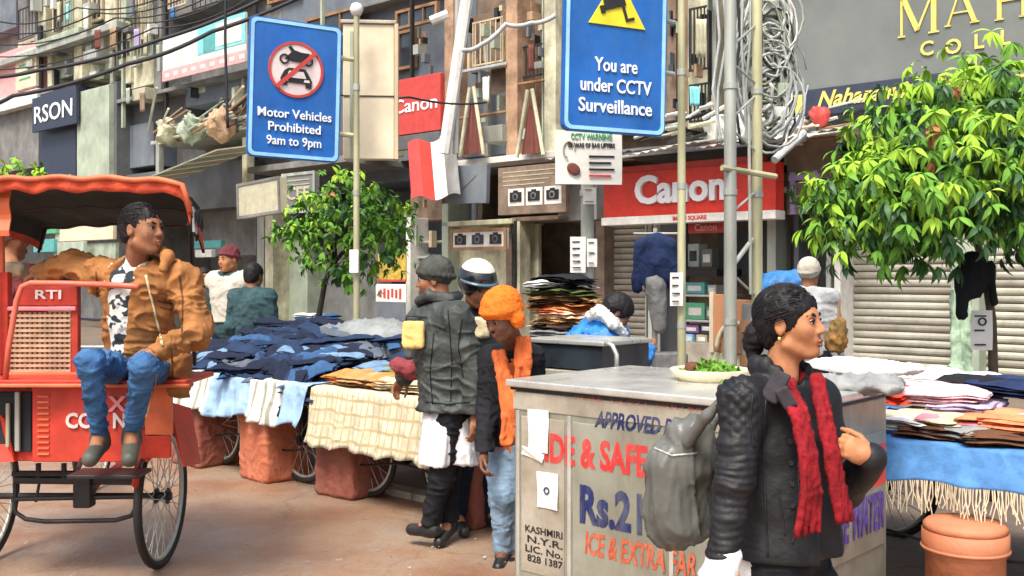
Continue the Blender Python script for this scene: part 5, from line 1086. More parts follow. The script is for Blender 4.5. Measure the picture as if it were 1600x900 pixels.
# table under the bundle and small goods behind
def back_table(label, px0, px1, D, z, w_=.7, cover='cloth_white'):
    a0, a1 = A(px0, D), A(px1, D); t = T('trestle_table', label, 'table', S((a0 + a1) / 2, D, 0), RZ); L = a1 - a0
    MB().box(-L / 2, L / 2, 0, w_, z - .03, z).build('table_top', MATS['wood'], t, bevel=.004)
    for x in (-L / 2 + .06, L / 2 - .06):
        for y in (.05, w_ - .05): MB().box(x - .02, x + .02, y - .02, y + .02, 0.03, z - .03).build('leg', MATS['wood'], t)
    return t
back_table('low wooden table behind the jeans under the small tree', 405, 560, 6.3, .95)
for i, (px, py_, k_, lab) in enumerate(((415, .0, 'g_navy', 'navy shirt on the table under the small tree'), (440, .05, 'g_teal', 'dark teal shirt on the table under the small tree'), (462, .0, 'g_grey', 'grey shirt on the table beside the tree trunk'), (430, .3, 'g_white', 'white shirt on top of the dark shirts by the tree'), (455, .3, 'jean_mid', 'blue shirt on top of the pile by the tree trunk'), (535, .1, 'g_cream', 'cream garment right beside the slim pole foot'))):
    me = garment(.34, .24, .03, 300 + i, MATS[k_], 4, lambda a, b: .97, 0, .15 + py_, rd.uniform(-.5, .4), .08 if py_ > .2 else 0, .02); put('folded_garment', lab, me, A(px, 6.35), 6.35)
# stack of folded clothes behind the orange cap
back_table('covered table carrying the tall stack of folded clothes', 800, 925, 6.4, .98, .6)
stk = [('g_brown', 'brown garment at the bottom of the tall stack'), ('g_grey', 'grey brown garment low in the tall stack'), ('g_black', 'black garment low in the tall stack'), ('g_peach', 'peach garment in the middle of the tall stack'), ('g_tan', 'tan garment in the middle of the tall stack'), ('g_peach', 'pale peach garment above the tan one'), ('g_coral', 'bright coral garment in the tall stack'), ('g_orange', 'orange garment under the dark ones in the tall stack'), ('g_brown', 'dark brown garment below the tan sheet in the stack'), ('g_tan', 'tan sheet near the top of the tall stack'), ('g_olive', 'olive garment near the top of the tall stack'), ('g_black', 'black garment near the top of the tall stack'), ('g_white', 'white garment topping the tall stack'), ('g_black', 'black folded garment crowning the tall stack')]
z = 1.0
for i, (k_, lab) in enumerate(stk):
    me = garment(rd.uniform(.46, .60), rd.uniform(.26, .36), .028, 400 + i, MATS[k_], 2 if i % 3 else 1, lambda a, b: z - .05 * abs(a) * (i / 8), rd.uniform(-.05, .05), .2, rd.uniform(-.3, .3), 0, .026); put('folded_garment', lab, me, A(857, 6.5) + rd.uniform(-.02, .02), 6.5); z += .0385
# right cart: pink and white garments
L3 = A31 - A30; ac3 = (A30 + A31) / 2
sp3 = [(1412, .03, .02, 'g_white', .30, 'white top at the corner of the blue cloth by the steel cart'), (1404, .20, .10, 'g_red', .18, 'small red garment heaped by the steel cart corner'), (1455, .05, .03, 'g_cream', .36, 'cream garment lying at the front of the blue cloth'), (1450, -.02, .0, 'g_brown', .28, 'brown garment tucked under the cream one'), (1440, .3, .10, 'g_pink', .38, 'large pale pink frilled top heaped above the cream garment'), (1475, .25, .11, 'g_pink', .4, 'pale pink top spread toward the tree trunk'),
       (1500, .05, .03, 'g_rose', .34, 'rose pink garment on the blue cloth'), (1500, -.01, .0, 'g_grey', .3, 'grey garment under the rose pink one'), (1500, .2, .07, 'g_lilac', .3, 'lilac patterned garment above the rose one'), (1560, .05, .05, 'g_coral', .36, 'coral orange garment on the blue cloth'), (1600, .05, .06, 'g_coral', .36, 'coral orange garment cut by the frame edge'), (1575, -.02, .0, 'g_brown', .4, 'dark brown garment under the coral ones'),
       (1545, .42, .13, 'g_black', .5, 'black garment draped high beside the tree trunk'), (1600, .36, .14, 'g_navy', .5, 'navy garment draped next to the black one'), (1480, .55, .12, 'g_white', .42, 'white top at the back below the shutters'), (1430, .52, .12, 'g_white', .4, 'white top at the back near the steel cart'), (1640, .5, .1, 'g_white', .4, 'white garment past the frame edge at the back'), (1660, .1, .04, 'g_pink', .4, 'pink garment past the frame edge at the front')]
for i, (px, y, zz, k_, l_, lab) in enumerate(sp3):
    me = garment(l_, .26, .024, 600 + i, MATS[k_], 3, lambda a, b: ZT + .02 + .12 * max(0, min(1, b)), 0, y + .08, rd.uniform(-.45, .35), zz, .022); put('folded_garment', lab, me, A(px, 4.95 + y), 4.95)

# ================================================================ steel water cart
D0 = 3.62; a0 = A(803, D0); a1 = A(1232, D0 ) ; L = a1 - a0; zt = Zp(803, 592, D0); Dp = .95
t = T('steel_cart', 'large stainless steel refreshment cart painted with red and blue price lettering', 'cart', S(a0, D0, 0), RZ)
zb = .10
MB().box(0, L, 0, Dp, zb, zt - .05).build('body', MATS['steel'], t, bevel=.012)
MB().box(-.03, L + .03, -.03, Dp + .03, zt - .035, zt).build('top', MATS['steel_edge'], t, bevel=.008); MB().box(-.012, L + .012, -.012, Dp + .012, zt - .05, zt - .035).build('dark_gap', MATS['iron'], t)
MB().box(.0, L, -.006, 0, zt - .14, zt - .058).build('rust_band', MATS['steel_dirty'], t, bevel=.002)
for x in (.02, .33, L - .05, L * .62): MB().box(x, x + .02, -.008, .001, zb + .01, zt - .145).build('seam_strip', MATS['steel_edge'], t, bevel=.002)
MB().box(.36, L * .62 - .03, -.004, .001, zb + .06, zt - .17).build('front_panel', MATS['steel'], t, bevel=.002); MB().box(.05, .31, -.004, .001, zb + .06, zt - .17).build('side_door', MATS['steel_dirty'], t, bevel=.002)
MB().box(L, L + .006, .05, Dp - .05, zb + .25, zt - .2).build('end_panel', MATS['steel'], t, bevel=.002)
def X_(px): return A(px, D0) - a0
def Z_(px, py): return Zp(px, py, D0)
def lett(s_, x0, x1, y0, y1, mat, bold=.02, shear=0., **k):
    xm = (x0 + x1) / 2; h_ = Z_(xm, y0) - Z_(xm, y1); return text_obj(s_, h_ / .72, MATS[mat], t, x=(X_(x0) + X_(x1)) / 2, z=(Z_(xm, y0) + Z_(xm, y1)) / 2, y=-.0058, bold=bold * .8, shear=shear, ext=.0006, width=X_(x1) - X_(x0), **k)
[MB().box(X_(x0_), X_(x1_), -.0045, .001, Z_(x0_, y1_), Z_(x0_, y0_)).build('paint_streak', MATS['steel_dirty'], t) for x0_, x1_, y0_, y1_ in ((905, 960, 600, 606), (1000, 1060, 612, 618), (845, 858, 600, 640))] if False else None
lett('APPROVED BY', 928, 1066, 650, 676, 'letter_blue', .035, .3); lett('IDE & SAFE', 852, 1012, 690, 735, 'letter_red', .045); lett('Rs.2', 906, 986, 768, 826, 'letter_blue', .05); lett('I', 996, 1004, 776, 838, 'letter_blue', .04)
lett('ICE & EXTRA FAR', 914, 1088, 850, 886, 'letter_rust', .03, .15); lett('PURE  COLD  WATER', 900, 1100, 626, 634, 'letter_rust', .0); lett('SAFE DRINK', 1020, 1100, 706, 730, 'letter_rust', .0)
for i, (s_, y) in enumerate((('KASHMIRI', 826), ('N.Y.R.', 842), ('LIC. No.', 857), ('828 1387', 872))): lett(s_, 822 + 3 * (i % 2), 880, y, y + 11, 'iron', .02)
def slip(x0, x1, y0, y1, mat='paper', rot=0.):
    xm = (x0 + x1) / 2; W = X_(x1) - X_(x0); h_ = Z_(xm, y0) - Z_(xm, y1); return MB().grid(lambda u, v: ((u - .5) * W, -.012 + .004 * math.sin(u * 4 + v * 5), (v - .5) * h_), 5, 5).build('paper_label', MATS[mat], t, thick=.002, loc=((X_(x0) + X_(x1)) / 2, 0, (Z_(xm, y0) + Z_(xm, y1)) / 2), rz=(0, rot, 0))
slip(828, 859, 640, 706); q = slip(842, 874, 738, 794); ring(.018, .010, -.02, .003, 20).build('seal', MATS['letter_blue'], q); slip(818, 852, 702, 716, 'sign_white', R(12))
# the far (short) end with red patch and purple lettering
xe = L + .006
e = T('dummy', 'x', 'x'); bpy.data.objects.remove(e)
MB().box(xe, xe + .003, Dp * .30, Dp * .96, .62, .80).build('red_field', MATS['sign_red'], t)
o = text_obj('PURE WATER', .17, MATS['letter_purple'], t, bold=.03, ext=.0015, width=.6, sy=1.3, shear=.2); o.rotation_euler = (0, 0, R(90)); o.location = (xe + .004, Dp * .62, .50)
for x in (.25, L - .25):
    for y in (.12, Dp - .12): MB().cyl((x, y - .02, .05), (x, y + .02, .05), .05, n=16).build('castor', MATS['rubber'], t)
# things on the steel cart
def on_top(px, py, D): return S(A(px, D), D, zt)
t2 = T('glass_case', 'dark glass display case with a bright steel rim behind the steel cart', 'display case', S(A(823, 4.85), 4.85, 0), RZ); L4 = A(942, 4.85) - A(823, 4.85); z1 = Zp(885, 531, 4.85); z0 = Zp(885, 576, 4.85)
MB().box(0, L4, 0, .5, .1, z0 - .01).build('base', MATS['steel_dirty'], t2, bevel=.01); MB().box(.01, L4 - .01, .01, .49, z0, z1 - .03).build('glass_box', MATS['glass_dark'], t2); MB().box(-.01, L4 + .01, -.01, .51, z1 - .028, z1).build('steel_rim', MATS['steel_edge'], t2, bevel=.006)
MB().tube([(L4 + .02, 0, z1), (L4 + .07, 0, z1 - .02), (L4 + .10, 0, z1 - .07), (L4 + .10, 0, z0 - .05)], .014, 8).build('handle', MATS['steel_edge'], t2, smooth=True)
for i in range(5): MB().box(.05 + .16 * i, .15 + .16 * i, .1, .3, z0 + .005, z0 + .09).build('packet', MATS[('g_black', 'g_navy', 'g_olive', 'g_maroon', 'g_teal')[i]], t2) if False else None
t3 = T('tray', 'shallow steel tray heaped with green leaves at the rear of the steel cart', 'tray', S(A(1110, 4.2), 4.2, zt), RZ); MB().lathe([(.001, .0), (.15, .0), (.19, .05), (.185, .055), (.15, .012), (.001, .010)], 24).build('dish', MATS['sign_cream'], t3, smooth=True)
gl = MB(); rd = random.Random(3); g = leaf_geo(.06, .022, .5)
for i in range(150):
    a = rd.uniform(0, 6.28); r = rd.uniform(0, .13); gl.add([Matrix.Translation((r * math.cos(a), r * math.sin(a), rd.uniform(.02, .10 - r * .3))) @ Matrix.Rotation(rd.uniform(0, 6.28), 4, 'Z') @ Matrix.Rotation(rd.uniform(-.8, .6), 4, 'X') @ v for v in g[0]], g[1])
o = gl.build('leaves', MATS['leaf_mid'], t3); o['kind'] = 'stuff'
s_ = SDF(.01); 
for i in range(9): s_.ell((.09 * math.cos(i * 2.1) * (i % 3) * .6, .09 * math.sin(i * 2.1) * (i % 3) * .5, .05 + .01 * (i % 2)), (.035, .035, .03), None, .004)
link('vegetables', s_.mesh('vegetables', MATS['g_brown']), None, t3)
s_ = SDF(.014); s_.ell((0, 0, .02), (.16, .12, .035)); s_.ell((.13, .02, .02), (.10, .09, .03), None, .05); me = s_.mesh('cloth_bundle', MATS['g_grey'], fold_disp(.02, 9)); o = link('cloth_bundle', me, None, None, on_top(1330, 590, 4.3), RZ); tag(o, 'flat grey cloth bundle on the far corner of the steel cart', 'bundle')
s_ = SDF(.014); s_.ell((0, 0, .08), (.3, .15, .035)); me = s_.mesh('cloth_bundle', MATS['g_white'], fold_disp(.012, 9)); o = link('cloth_bundle', me, None, None, S(A(1345, 4.7), 4.7, zt - .02), RZ); tag(o, 'white cloth laid over the cart corner below the shutters', 'cloth')
# orange-brown easel / cabinet
t = T('display_cabinet', 'orange brown display cabinet with a cream arch at its foot', 'cabinet', S(A(1150, 8.2), 8.2, 0), RZ); D_ = 8.2; ac = A(1150, D_)
zz1 = Zp(1150, 460, D_); zz0 = Zp(1150, 552, D_)
for x0, x1, nm in ((1113, 1132, 'side_board'), (1148, 1188, 'front_board')): MB().box(A(x0, D_) - ac, A(x1, D_) - ac, 0, .04, zz0, zz1 - (.0 if x0 < 1120 else .05)).build(nm, MATS['wood_orange'], t, bevel=.006)
MB().box(A(1132, D_) - ac, A(1148, D_) - ac, .2, .24, zz0, zz1 - .05).build('back_board', MATS['wood'], t); MB().box(A(1110, D_) - ac, A(1116, D_) - ac, -.02, .02, zz0, zz1 + .02).build('edge_strip', MATS['sign_cream'], t)
MB().box(A(1110, D_) - ac, A(1190, D_) - ac, 0, .4, .03, zz0 - .002).build('plinth', MATS['plaster_cream'], t, bevel=.01)
MB().tube([(.02 + .19 * math.cos(a), -.05, zz0 + .02 + .26 * math.sin(a)) for a in [math.pi * i / 14 for i in range(15)]], .022, 8).build('arch', MATS['sign_cream'], t, smooth=True)
MB().box(-.13, .17, -.04, -.02, zz0, zz0 + .2).build('arch_panel', MATS['wood'], t)
# hanging dark jacket on a stand
t = T('hanging_jacket', 'dark navy jacket hanging on a stand before the brown roller shutter', 'jacket', P(1024, 430 + H * F / 9.2, 9.2)); b_ = t.location.copy()
s_ = SDF(.015); c_ = P(1024, 415, 9.2); s_.cone(c_ + Vector((-.12, 0, .2)), c_ + Vector((.12, 0, .2)), .05, None, .03); s_.ell(c_ + Vector((0, 0, .02)), (.15, .08, .28), None, .05)
for q in (-1, 1): s_.cone(c_ + Vector((q * .14, 0, .18)), c_ + Vector((q * .17, .02, -.2)), .05, .045, .03)
s_.build('jacket_body', MATS['g_navy'], t, disp=fold_disp(.014, 9, (1, 1, .5)))
s_ = SDF(.015); s_.chain([c_ + Vector((0, 0, -.15)), c_ + Vector((.03, 0, -.55))], (.10, .06), .03); s_.build('hanging_trousers', MATS['g_grey'], t, disp=fold_disp(.01, 12, (1, 1, .4)))
t4 = T('garment_stand', 'thin pale stand behind the hanging navy jacket', 'stand', P(1024, 430 + H * F / 9.3, 9.3)); zj = P(1024, 365, 9.3).z
MB().cyl((0, 0, 0), (0, 0, zj + .05), .02, n=10).build('upright', MATS['galv'], t4); MB().cyl((-.2, 0, zj), (.2, 0, zj), .012, n=8).build('crossbar', MATS['galv'], t4)
for a in range(4): MB().cyl((0, 0, .12), (.25 * math.cos(a * 1.57), .25 * math.sin(a * 1.57), 0.01), .014, n=8).build('foot', MATS['galv'], t4)
MB().box(-.02, .28, -.12, .12, .5, .85).build('base_box', MATS['g_grey'], t4, bevel=.02)
# blue tarpaulin and hanging garments near the pillar
s_ = SDF(.02); s_.ell((0, 0, 0), (.22, .15, .15)); s_.ell((.2, 0, .05), (.14, .12, .12), None, .08); me = s_.mesh('tarpaulin_bundle', MATS['tarp_blue'], fold_disp(.02, 8)); tag(link('tarpaulin_bundle', me, None, None, P(1216, 452, 9.0)), 'blue tarpaulin bundle on a stack behind the woman\'s head', 'bundle')
t = T('storage_crate', 'tall grey crate carrying the blue tarpaulin', 'crate', P(1216, 430 + H * F / 9.0, 9.0), RZ); zc_ = P(1216, 474, 9.0).z; MB().box(-.25, .25, -.2, .2, 0.03, zc_).build('crate_body', MATS['plaster_grey'], t, bevel=.01)
for i in range(4): MB().box(-.26, .26, -.215, -.2, .15 + .3 * i, .25 + .3 * i).build('slat', MATS['wood'], t)
s_ = SDF(.012); c_ = P(1520, 430, 6.75); s_.ell(c_, (.10, .06, .16)); s_.cone(c_ + Vector((-.05, 0, 0)), c_ + Vector((-.07, 0, -.26)), .05, .03, .04); s_.cone(c_ + Vector((.12, 0, .06)), c_ + Vector((.14, 0, -.18)), .03, .02, .04)
o = link('hanging_garment', s_.mesh('hanging_garment', MATS['g_black'], fold_disp(.012, 12, (1, 1, .4)))); tag(o, 'black garment hung under the crown of the larger tree', 'clothing')
s_ = SDF(.012); c_ = P(1310, 522, 5.2); s_.ell(c_, (.04, .04, .085)); s_.ell(c_ + Vector((-.02, 0, -.04)), (.05, .045, .055), None, .03); me = s_.mesh('marigold_bunch', M('marigold', (.055, .06, .015), var=.6, scale=24, bump=.5, bscale=70, rough=.8, col2=(.30, .13, .03)), [fold_disp(.014, 25), fold_disp(.006, 60)])
tag(link('marigold_bunch', me), 'mottled ochre and olive flower bunch just past the woman\'s mouth', 'flowers')
tag(MB().cyl(P(1311, 470, 5.2), P(1311, 540, 5.2) + Vector((0, 0, -1.0)), .008, n=6).build('stick', MATS['wood'], None), 'thin stick holding the flower bunch', 'stick')
M('rag_green', (.30, .42, .30), rough=.8, var=.5, scale=8, bump=.5)
s_ = SDF(.014); c_ = P(1505, 540, 12.6); s_.vox = .025; s_.box(c_ + Vector((-.02, 0, .1)), (.12, .03, .6), None, .02); s_.ell(c_ + Vector((-.05, 0, -.45)), (.26, .12, .16), None, .1); o = link('plastic_sheet', s_.mesh('plastic_sheet', MATS['rag_green'], fold_disp(.06, 6, (1.4, 1, .35)))); tag(o, 'crumpled pale green plastic sheet hanging on the pillar between the shutters', 'plastic sheet')
# ================================================================ cycle rickshaw
paint('rick_red', (.52, .04, .022), rough=.48, var=.4, scale=5, grime=.35, gcol=(.16, .06, .04), gscale=4); paint('rick_orange', (.66, .15, .06), rough=.5, var=.3, scale=5); M('rick_canvas', (.55, .07, .028), rough=.8, var=.45, scale=5, bump=.5, bscale=16, grime=.35, gcol=(.25, .06, .04), gscale=4, wrinkle=.4); M('hood_lining', (.022, .03, .028), rough=.9, var=.5, scale=4, bump=.2)
paint('rick_rail', (.62, .13, .08), rough=.35); M('cane', (.52, .36, .24), rough=.7, var=.3, scale=12, bump=.1); paint('rick_pink', (.70, .25, .28), rough=.5)
RX, RY = -2.33, 5.45
rk = T('cycle_rickshaw', 'red cycle rickshaw seen from behind with a dark lined hood and woven seat back', 'rickshaw', (RX, RY, 0))
def rx(px, d): return (px - 800) / F * d - RX
def rz(py, d): return H - (py - HY) / F * d
wheel(rk, rx(253, 5.45), 0, .375, .355, 'x', 36, tyre=.022); wheel(rk, rx(-26, 5.45), 0, .375, .355, 'x', 36, tyre=.022)
def rbox(name, px0, px1, py0, py1, d0, d1, mat, bevel=.006, par=None):
    m_ = MB(); m_.box(rx(px0, d0), rx(px1, d0), d0 - RY, d1 - RY, rz(py1, d0), rz(py0, d0)); return m_.build(name, MATS[mat], par or rk, bevel=bevel)
rbox('rear_panel', 50, 232, 603, 722, 4.98, 5.02, 'rick_red'); rbox('rear_panel', 226, 268, 600, 680, 4.97, 5.0, 'rick_orange'); rbox('lower_panel', 226, 266, 681, 716, 4.975, 5.0, 'rick_red')
rbox('seat_ledge', -60, 292, 594, 602, 4.9, 5.35, 'rick_red'); rbox('ledge_lip', -60, 296, 600, 606, 4.88, 4.9, 'rick_orange')
m_ = MB(); x0, x1 = rx(-60, 5.0), rx(205, 5.4); m_.box(x0, x1, -.40, -.38, rz(722, 5.0), rz(610, 5.0)); m_.box(x0 + .02, x0 + .04, -.38, .55, .66, .98); m_.box(x1 - .04, x1 - .02, -.38, .55, .66, .98); m_.box(x0, x1, -.38, .6, .63, .66); m_.build('tub', MATS['rick_red'], rk)
rbox('recess_shade', -40, 49, 612, 706, 5.03, 5.045, 'interior'); rbox('inner_pipe', 22, 30, 612, 706, 5.0, 5.02, 'galv'); rbox('inner_pipe', 8, 14, 630, 700, 5.0, 5.02, 'sign_beige')  # flat near-black sheet stands in for the shade of the open box
for k_, y in enumerate(range(618, 716, 9)): rbox('pressed_rib', 58, 76, y, y + 3, 4.972, 4.982, 'rick_orange', 0)
o = text_obj('R X J', .10, MATS['rick_pink'], rk, x=rx(178, 4.98), z=rz(632, 4.98), y=4.972 - RY, bold=.03, width=.22); o = text_obj('CC & N C', .10, MATS['disc_pink'], rk, x=rx(165, 4.98), z=rz(658, 4.98), y=4.972 - RY, bold=.03, width=.38)
# skirts over the wheels
m_ = MB(); d = 5.3; m_.add([(rx(262, 5.1), -.35, rz(628, 5.1)), (rx(292, 5.3), -.1, rz(640, 5.3)), (rx(313, 5.2), -.25, rz(724, 5.2)), (rx(286, 5.0), -.44, rz(730, 5.0))], [(0, 1, 2, 3)]); m_.build('mudguard', MATS['rick_red'], rk, thick=.012)
m_ = MB(); m_.add([(rx(-20, 5.1), -.35, rz(625, 5.1)), (rx(6, 5.0), -.44, rz(655, 5.0)), (rx(22, 5.0), -.44, rz(722, 5.0)), (rx(-20, 5.0), -.44, rz(724, 5.0))], [(0, 1, 2, 3)]); m_.build('mudguard', MATS['rick_red'], rk, thick=.012)
MB().tube([(rx(253, 5.45), .41 * math.cos(a), .375 + .41 * math.sin(a)) for a in [math.pi * (.1 + .8 * i / 12) for i in range(13)]], .05, 8, flat=.15).build('mudguard_arch', MATS['rick_red'], rk, smooth=True)
# underframe
dd = 5.25; U = lambda px, py, d_=dd: (rx(px, d_), d_ - RY, rz(py, d_))
MB().cyl((rx(-26, 5.45), 0, .375), (rx(253, 5.45), 0, .375), .017, n=10).build('axle', MATS['iron'], rk)
for a, b, r_ in ((U(20, 740), U(215, 740), .016), (U(25, 750), U(212, 752), .02), (U(20, 780), U(215, 776), .012), (U(24, 724), U(24, 790), .012), (U(60, 724), U(60, 752), .014), (U(100, 724), U(100, 752), .014), (U(160, 738), U(160, 756), .014), (U(62, 752), U(56, 784), .008)): MB().cyl(a, b, r_, n=8).build('underframe_tube', MATS['iron'], rk)
MB().tube([U(20, 775), U(24, 800), U(40, 811), U(70, 815), U(180, 813), U(205, 806), U(214, 790)], .012, 8).build('loop_bar', MATS['iron'], rk, smooth=True)
MB().box(rx(118, dd), rx(146, dd), dd - RY - .04, dd - RY + .04, rz(792, dd), rz(744, dd)).build('gear_box', MATS['iron'], rk, bevel=.01); MB().lathe([(.03, -.03), (.05, -.02), (.05, .02), (.03, .03)], 16, (rx(132, 5.4), -.05, .375), 'x').build('differential', MATS['iron'], rk)
MB().box(rx(118, 4.75), rx(228, 4.75), -.80, -.62, rz(742, 4.75), rz(736, 4.75)).build('footrest', MATS['iron'], rk, bevel=.004)
for px in (125, 220): MB().cyl((rx(px, 4.85), -.62, rz(738, 4.75)), (rx(px, 5.05), -.36, .66), .012, n=8).build('footrest_stay', MATS['iron'], rk)
MB().tube([(rx(120, 5.4), .2, .4), (rx(70, 5.4), 1.0, .36), (rx(-90, 5.4), 1.75, .55)], .022, 8).build('main_tube', MATS['rick_red'], rk, smooth=True)
wheel(rk, rx(-90, 5.4), 1.9, .345, .325, 'x', 32, tyre=.018, name='front_wheel'); MB().tube([(rx(-90, 5.4), 1.9, .345), (rx(-90, 5.4), 1.78, .7), (rx(-90, 5.4), 1.7, 1.0)], .018, 8).build('fork', MATS['iron'], rk, smooth=True)
MB().tube([(rx(-90, 5.4) - .3, 1.5, 1.02), (rx(-90, 5.4) - .22, 1.68, 1.05), (rx(-90, 5.4) + .22, 1.68, 1.05), (rx(-90, 5.4) + .3, 1.5, 1.02)], .013, 8).build('handlebar', MATS['galv'], rk, smooth=True)
s_ = SDF(.012); s_.ell((rx(0, 5.4), 1.15, .82), (.07, .13, .04)); s_.box((rx(0, 5.4), 1.15, .62), (.015, .015, .2), None, .005); link('saddle', s_.mesh('saddle', MATS['iron']), None, rk)
# seat back, woven panel, posts, rails
rbox('seat_cushion', -40, 200, 560, 592, 5.3, 5.8, 'rick_red', .02); rbox('backrest_panel', 24, 121, 447, 478, 5.16, 5.2, 'rick_red'); rbox('backrest_bar', 10, 118, 479, 486, 5.15, 5.2, 'rick_pink'); rbox('backrest_frame', -30, 12, 425, 592, 5.15, 5.2, 'rick_red')
rbox('backrest_frame', 110, 122, 440, 592, 5.17, 5.21, 'rick_red'); rbox('backrest_frame', 0, 122, 582, 594, 5.15, 5.2, 'rick_orange'); o = text_obj('RTI', .09, MATS['disc_pink'], rk, x=rx(75, 5.15), z=rz(461, 5.15), y=5.155 - RY, bold=.02, width=.13, sy=.7)
m_ = MB()
for i in range(13): px = 14 + i * 7.8; m_.box(rx(px, 5.18), rx(px + 4.2, 5.18), -.275, -.268, rz(583, 5.18), rz(488, 5.18))
for i in range(12): py = 491 + i * 7.8; m_.box(rx(10, 5.18), rx(112, 5.18), -.284, -.277, rz(py + 4, 5.18), rz(py, 5.18))
o = m_.build('woven_cane', MATS['cane'], rk); o['kind'] = 'stuff'
rbox('woven_backing', 10, 112, 487, 584, 5.20, 5.21, 'rick_orange', 0)
d = 4.93; U4 = lambda px, py, d_=d: (rx(px, d_), d_ - RY, rz(py, d_))
MB().tube([U4(8, 596), U4(14, 540), U4(26, 470), U4(34, 448), U4(48, 442), U4(110, 443), U4(170, 445), U4(216, 448, 4.8)], .014, 8).build('guard_rail', MATS['rick_rail'], rk, smooth=True)
MB().cyl(U4(2, 352, 5.2), U4(6, 592, 5.2), .016, n=8).build('hood_post', MATS['rick_orange'], rk); MB().cyl(U4(-14, 352, 5.1), U4(-10, 592, 5.1), .016, n=8).build('hood_post', MATS['rick_orange'], rk)
MB().cyl((rx(298, 5.0), -.45, rz(322, 5.0)), (rx(262, 5.3), .3, 1.05), .012, n=8).build('hood_stay', MATS['iron'], rk)
MB().tube([(rx(266, 5.05), -.42, .98), (rx(276, 5.05), -.44, 1.04), (rx(292, 5.1), -.4, 1.02), (rx(294, 5.2), -.2, .99)], .014, 8).build('side_bracket', MATS['rick_red'], rk, smooth=True)
# hood
def hood(u, v):
    px = -70 + (304 - 34 * v + 70) * u; y = -.55 + .95 * v; edge = abs(2 * u - 1); dr = .13 * max(0, (edge - .93) / .07) ** 1.5 + .03 * (edge ** 3); zc_ = 2.005 - .16 * v ** 1.3 + .012 * math.sin(v * 9) + .006 * math.sin(u * 31) - dr
    return ((px - 800) / F * (4.95 + .0 * v) - RX - .12 * v * u, y, zc_)
m_ = MB().grid(hood, 50, 16); m_.build('hood', MATS['rick_canvas'], rk, smooth=True, thick=.012)
MB().grid(lambda u, v: (lambda p: (p[0] * .995, p[1] + .01, p[2] - .022))(hood(.01 + .98 * u, .01 + .98 * v)), 40, 12).build('hood_lining', MATS['hood_lining'], rk, smooth=True, thick=.006)
def val(z0, dz, y=0.):
    def f(u, v): p = hood(u, 0); return (p[0], p[1] - .012 + y + .006 * math.sin(u * 60), p[2] + z0 + dz * v - .006 * math.sin(u * 40) * (1 - v))
    return f
MB().grid(val(-.055, .07), 70, 3).build('hood_valance', MATS['rick_canvas'], rk, smooth=True, thick=.008)
for v_ in (.02, .5, .97): MB().tube([(lambda p: (p[0], p[1], p[2] - .02))(hood(i / 24, v_)) for i in range(25)], .008, 8).build('hood_hoop', MATS['iron'], rk, smooth=True)
MB().tube([(lambda p: (p[0], p[1] - .02, p[2] + .008))(hood(i / 30, 0)) for i in range(31)], .014, 8).build('hood_piping', MATS['rick_orange'], rk, smooth=True)
MB().grid(lambda u, v: (rx(-10, 4.95) + (rx(16, 4.95) - rx(-10, 4.95)) * u, -.5 + .01 * math.sin(v * 12), 2.0 - .26 * v), 3, 10).build('hood_flap', MATS['rick_orange'], rk, thick=.008)
MB().grid(lambda u, v: (rx(298, 4.95) - .02 * math.sin(v * 8) - .2 * u, -.5 + .8 * u, 1.93 - (.14 + .05 * math.sin(u * 14)) * v), 14, 5).build('hood_flap', MATS['hood_lining'], rk, thick=.008)
for i in range(5): MB().cyl((rx(301, 4.95) - .04 * i, -.5 + .15 * i, 1.88), (rx(303, 4.95) - .04 * i, -.5 + .15 * i, 1.76), .006, n=5).build('tassel', MATS['cable_pale'], rk)
s_ = SDF(.012); s_.ell((0, 0, 0), (.085, .07, .055)); s_.ell((0, 0, .05), (.055, .05, .02), None, .03); tag(link('bag', s_.mesh('bag', cloth('bag_blue', (.03, .26, .60)), fold_disp(.012, 14)), None, None, P(104, 424, 5.42)), 'bright blue bag resting on the rickshaw seat back', 'bag')
s_ = SDF(.012); s_.box((0, 0, 0), (.06, .05, .04), None, .02); tag(link('parcel', s_.mesh('parcel', MATS['g_cream'], fold_disp(.008, 14)), None, None, P(22, 422, 5.3)), 'small cream parcel on the rickshaw seat back', 'parcel')
# ================================================================ the people
cloth('jk_black', (.010, .011, .014), var=.5, rough=.6, spec=.4, bump=.3, bscale=40); cloth('jk_panel', (.022, .024, .028), var=.4, rough=.8)
cloth('scarf', (.25, .012, .018), var=.45, bump=.6, bscale=90, scale=14, wrinkle=.35, wscale=16); cloth('denim', (.05, .14, .31), var=.6, scale=7, bump=.5, bscale=90); cloth('denim_pale', (.22, .33, .46), var=.4, bump=.5)
cloth('jk_tan', (.34, .15, .05), var=.4, scale=7, rough=.75); cloth('jk_olive', (.05, .06, .057), var=.5, scale=5, rough=.6, spec=.35); cloth('kurta', (.74, .76, .80), var=.15); cloth('black_cloth', (.014, .015, .019), var=.5)
cloth('knit_orange', (.78, .17, .02), var=.3, scale=40, bump=.7, bscale=110, wrinkle=.2); cloth('orange_shirt', (.72, .17, .05), var=.35); cloth('blue_puffer', (.03, .22, .62), var=.4, rough=.5, spec=.4); cloth('fur_white', (.66, .65, .60), var=.3, bump=.8, bscale=120)
M('bag_leather', (.105, .11, .10), rough=.42, var=.3, scale=4, bump=.15, bscale=50, spec=.5); M('shoe_black', (.02, .02, .022), rough=.4, var=.4); M('shoe_grey', (.07, .075, .06), rough=.6, var=.4)
M('helmet_black', (.012, .014, .018), rough=.18, var=.3, bump=0, coat=.6); M('helmet_white', (.72, .68, .58), rough=.4, var=.2, bump=0); cloth('cap_grey', (.06, .065, .06), var=.5); cloth('teal_coat', (.035, .075, .085), var=.5); cloth('maroon_cloth', (.16, .04, .05), var=.4)
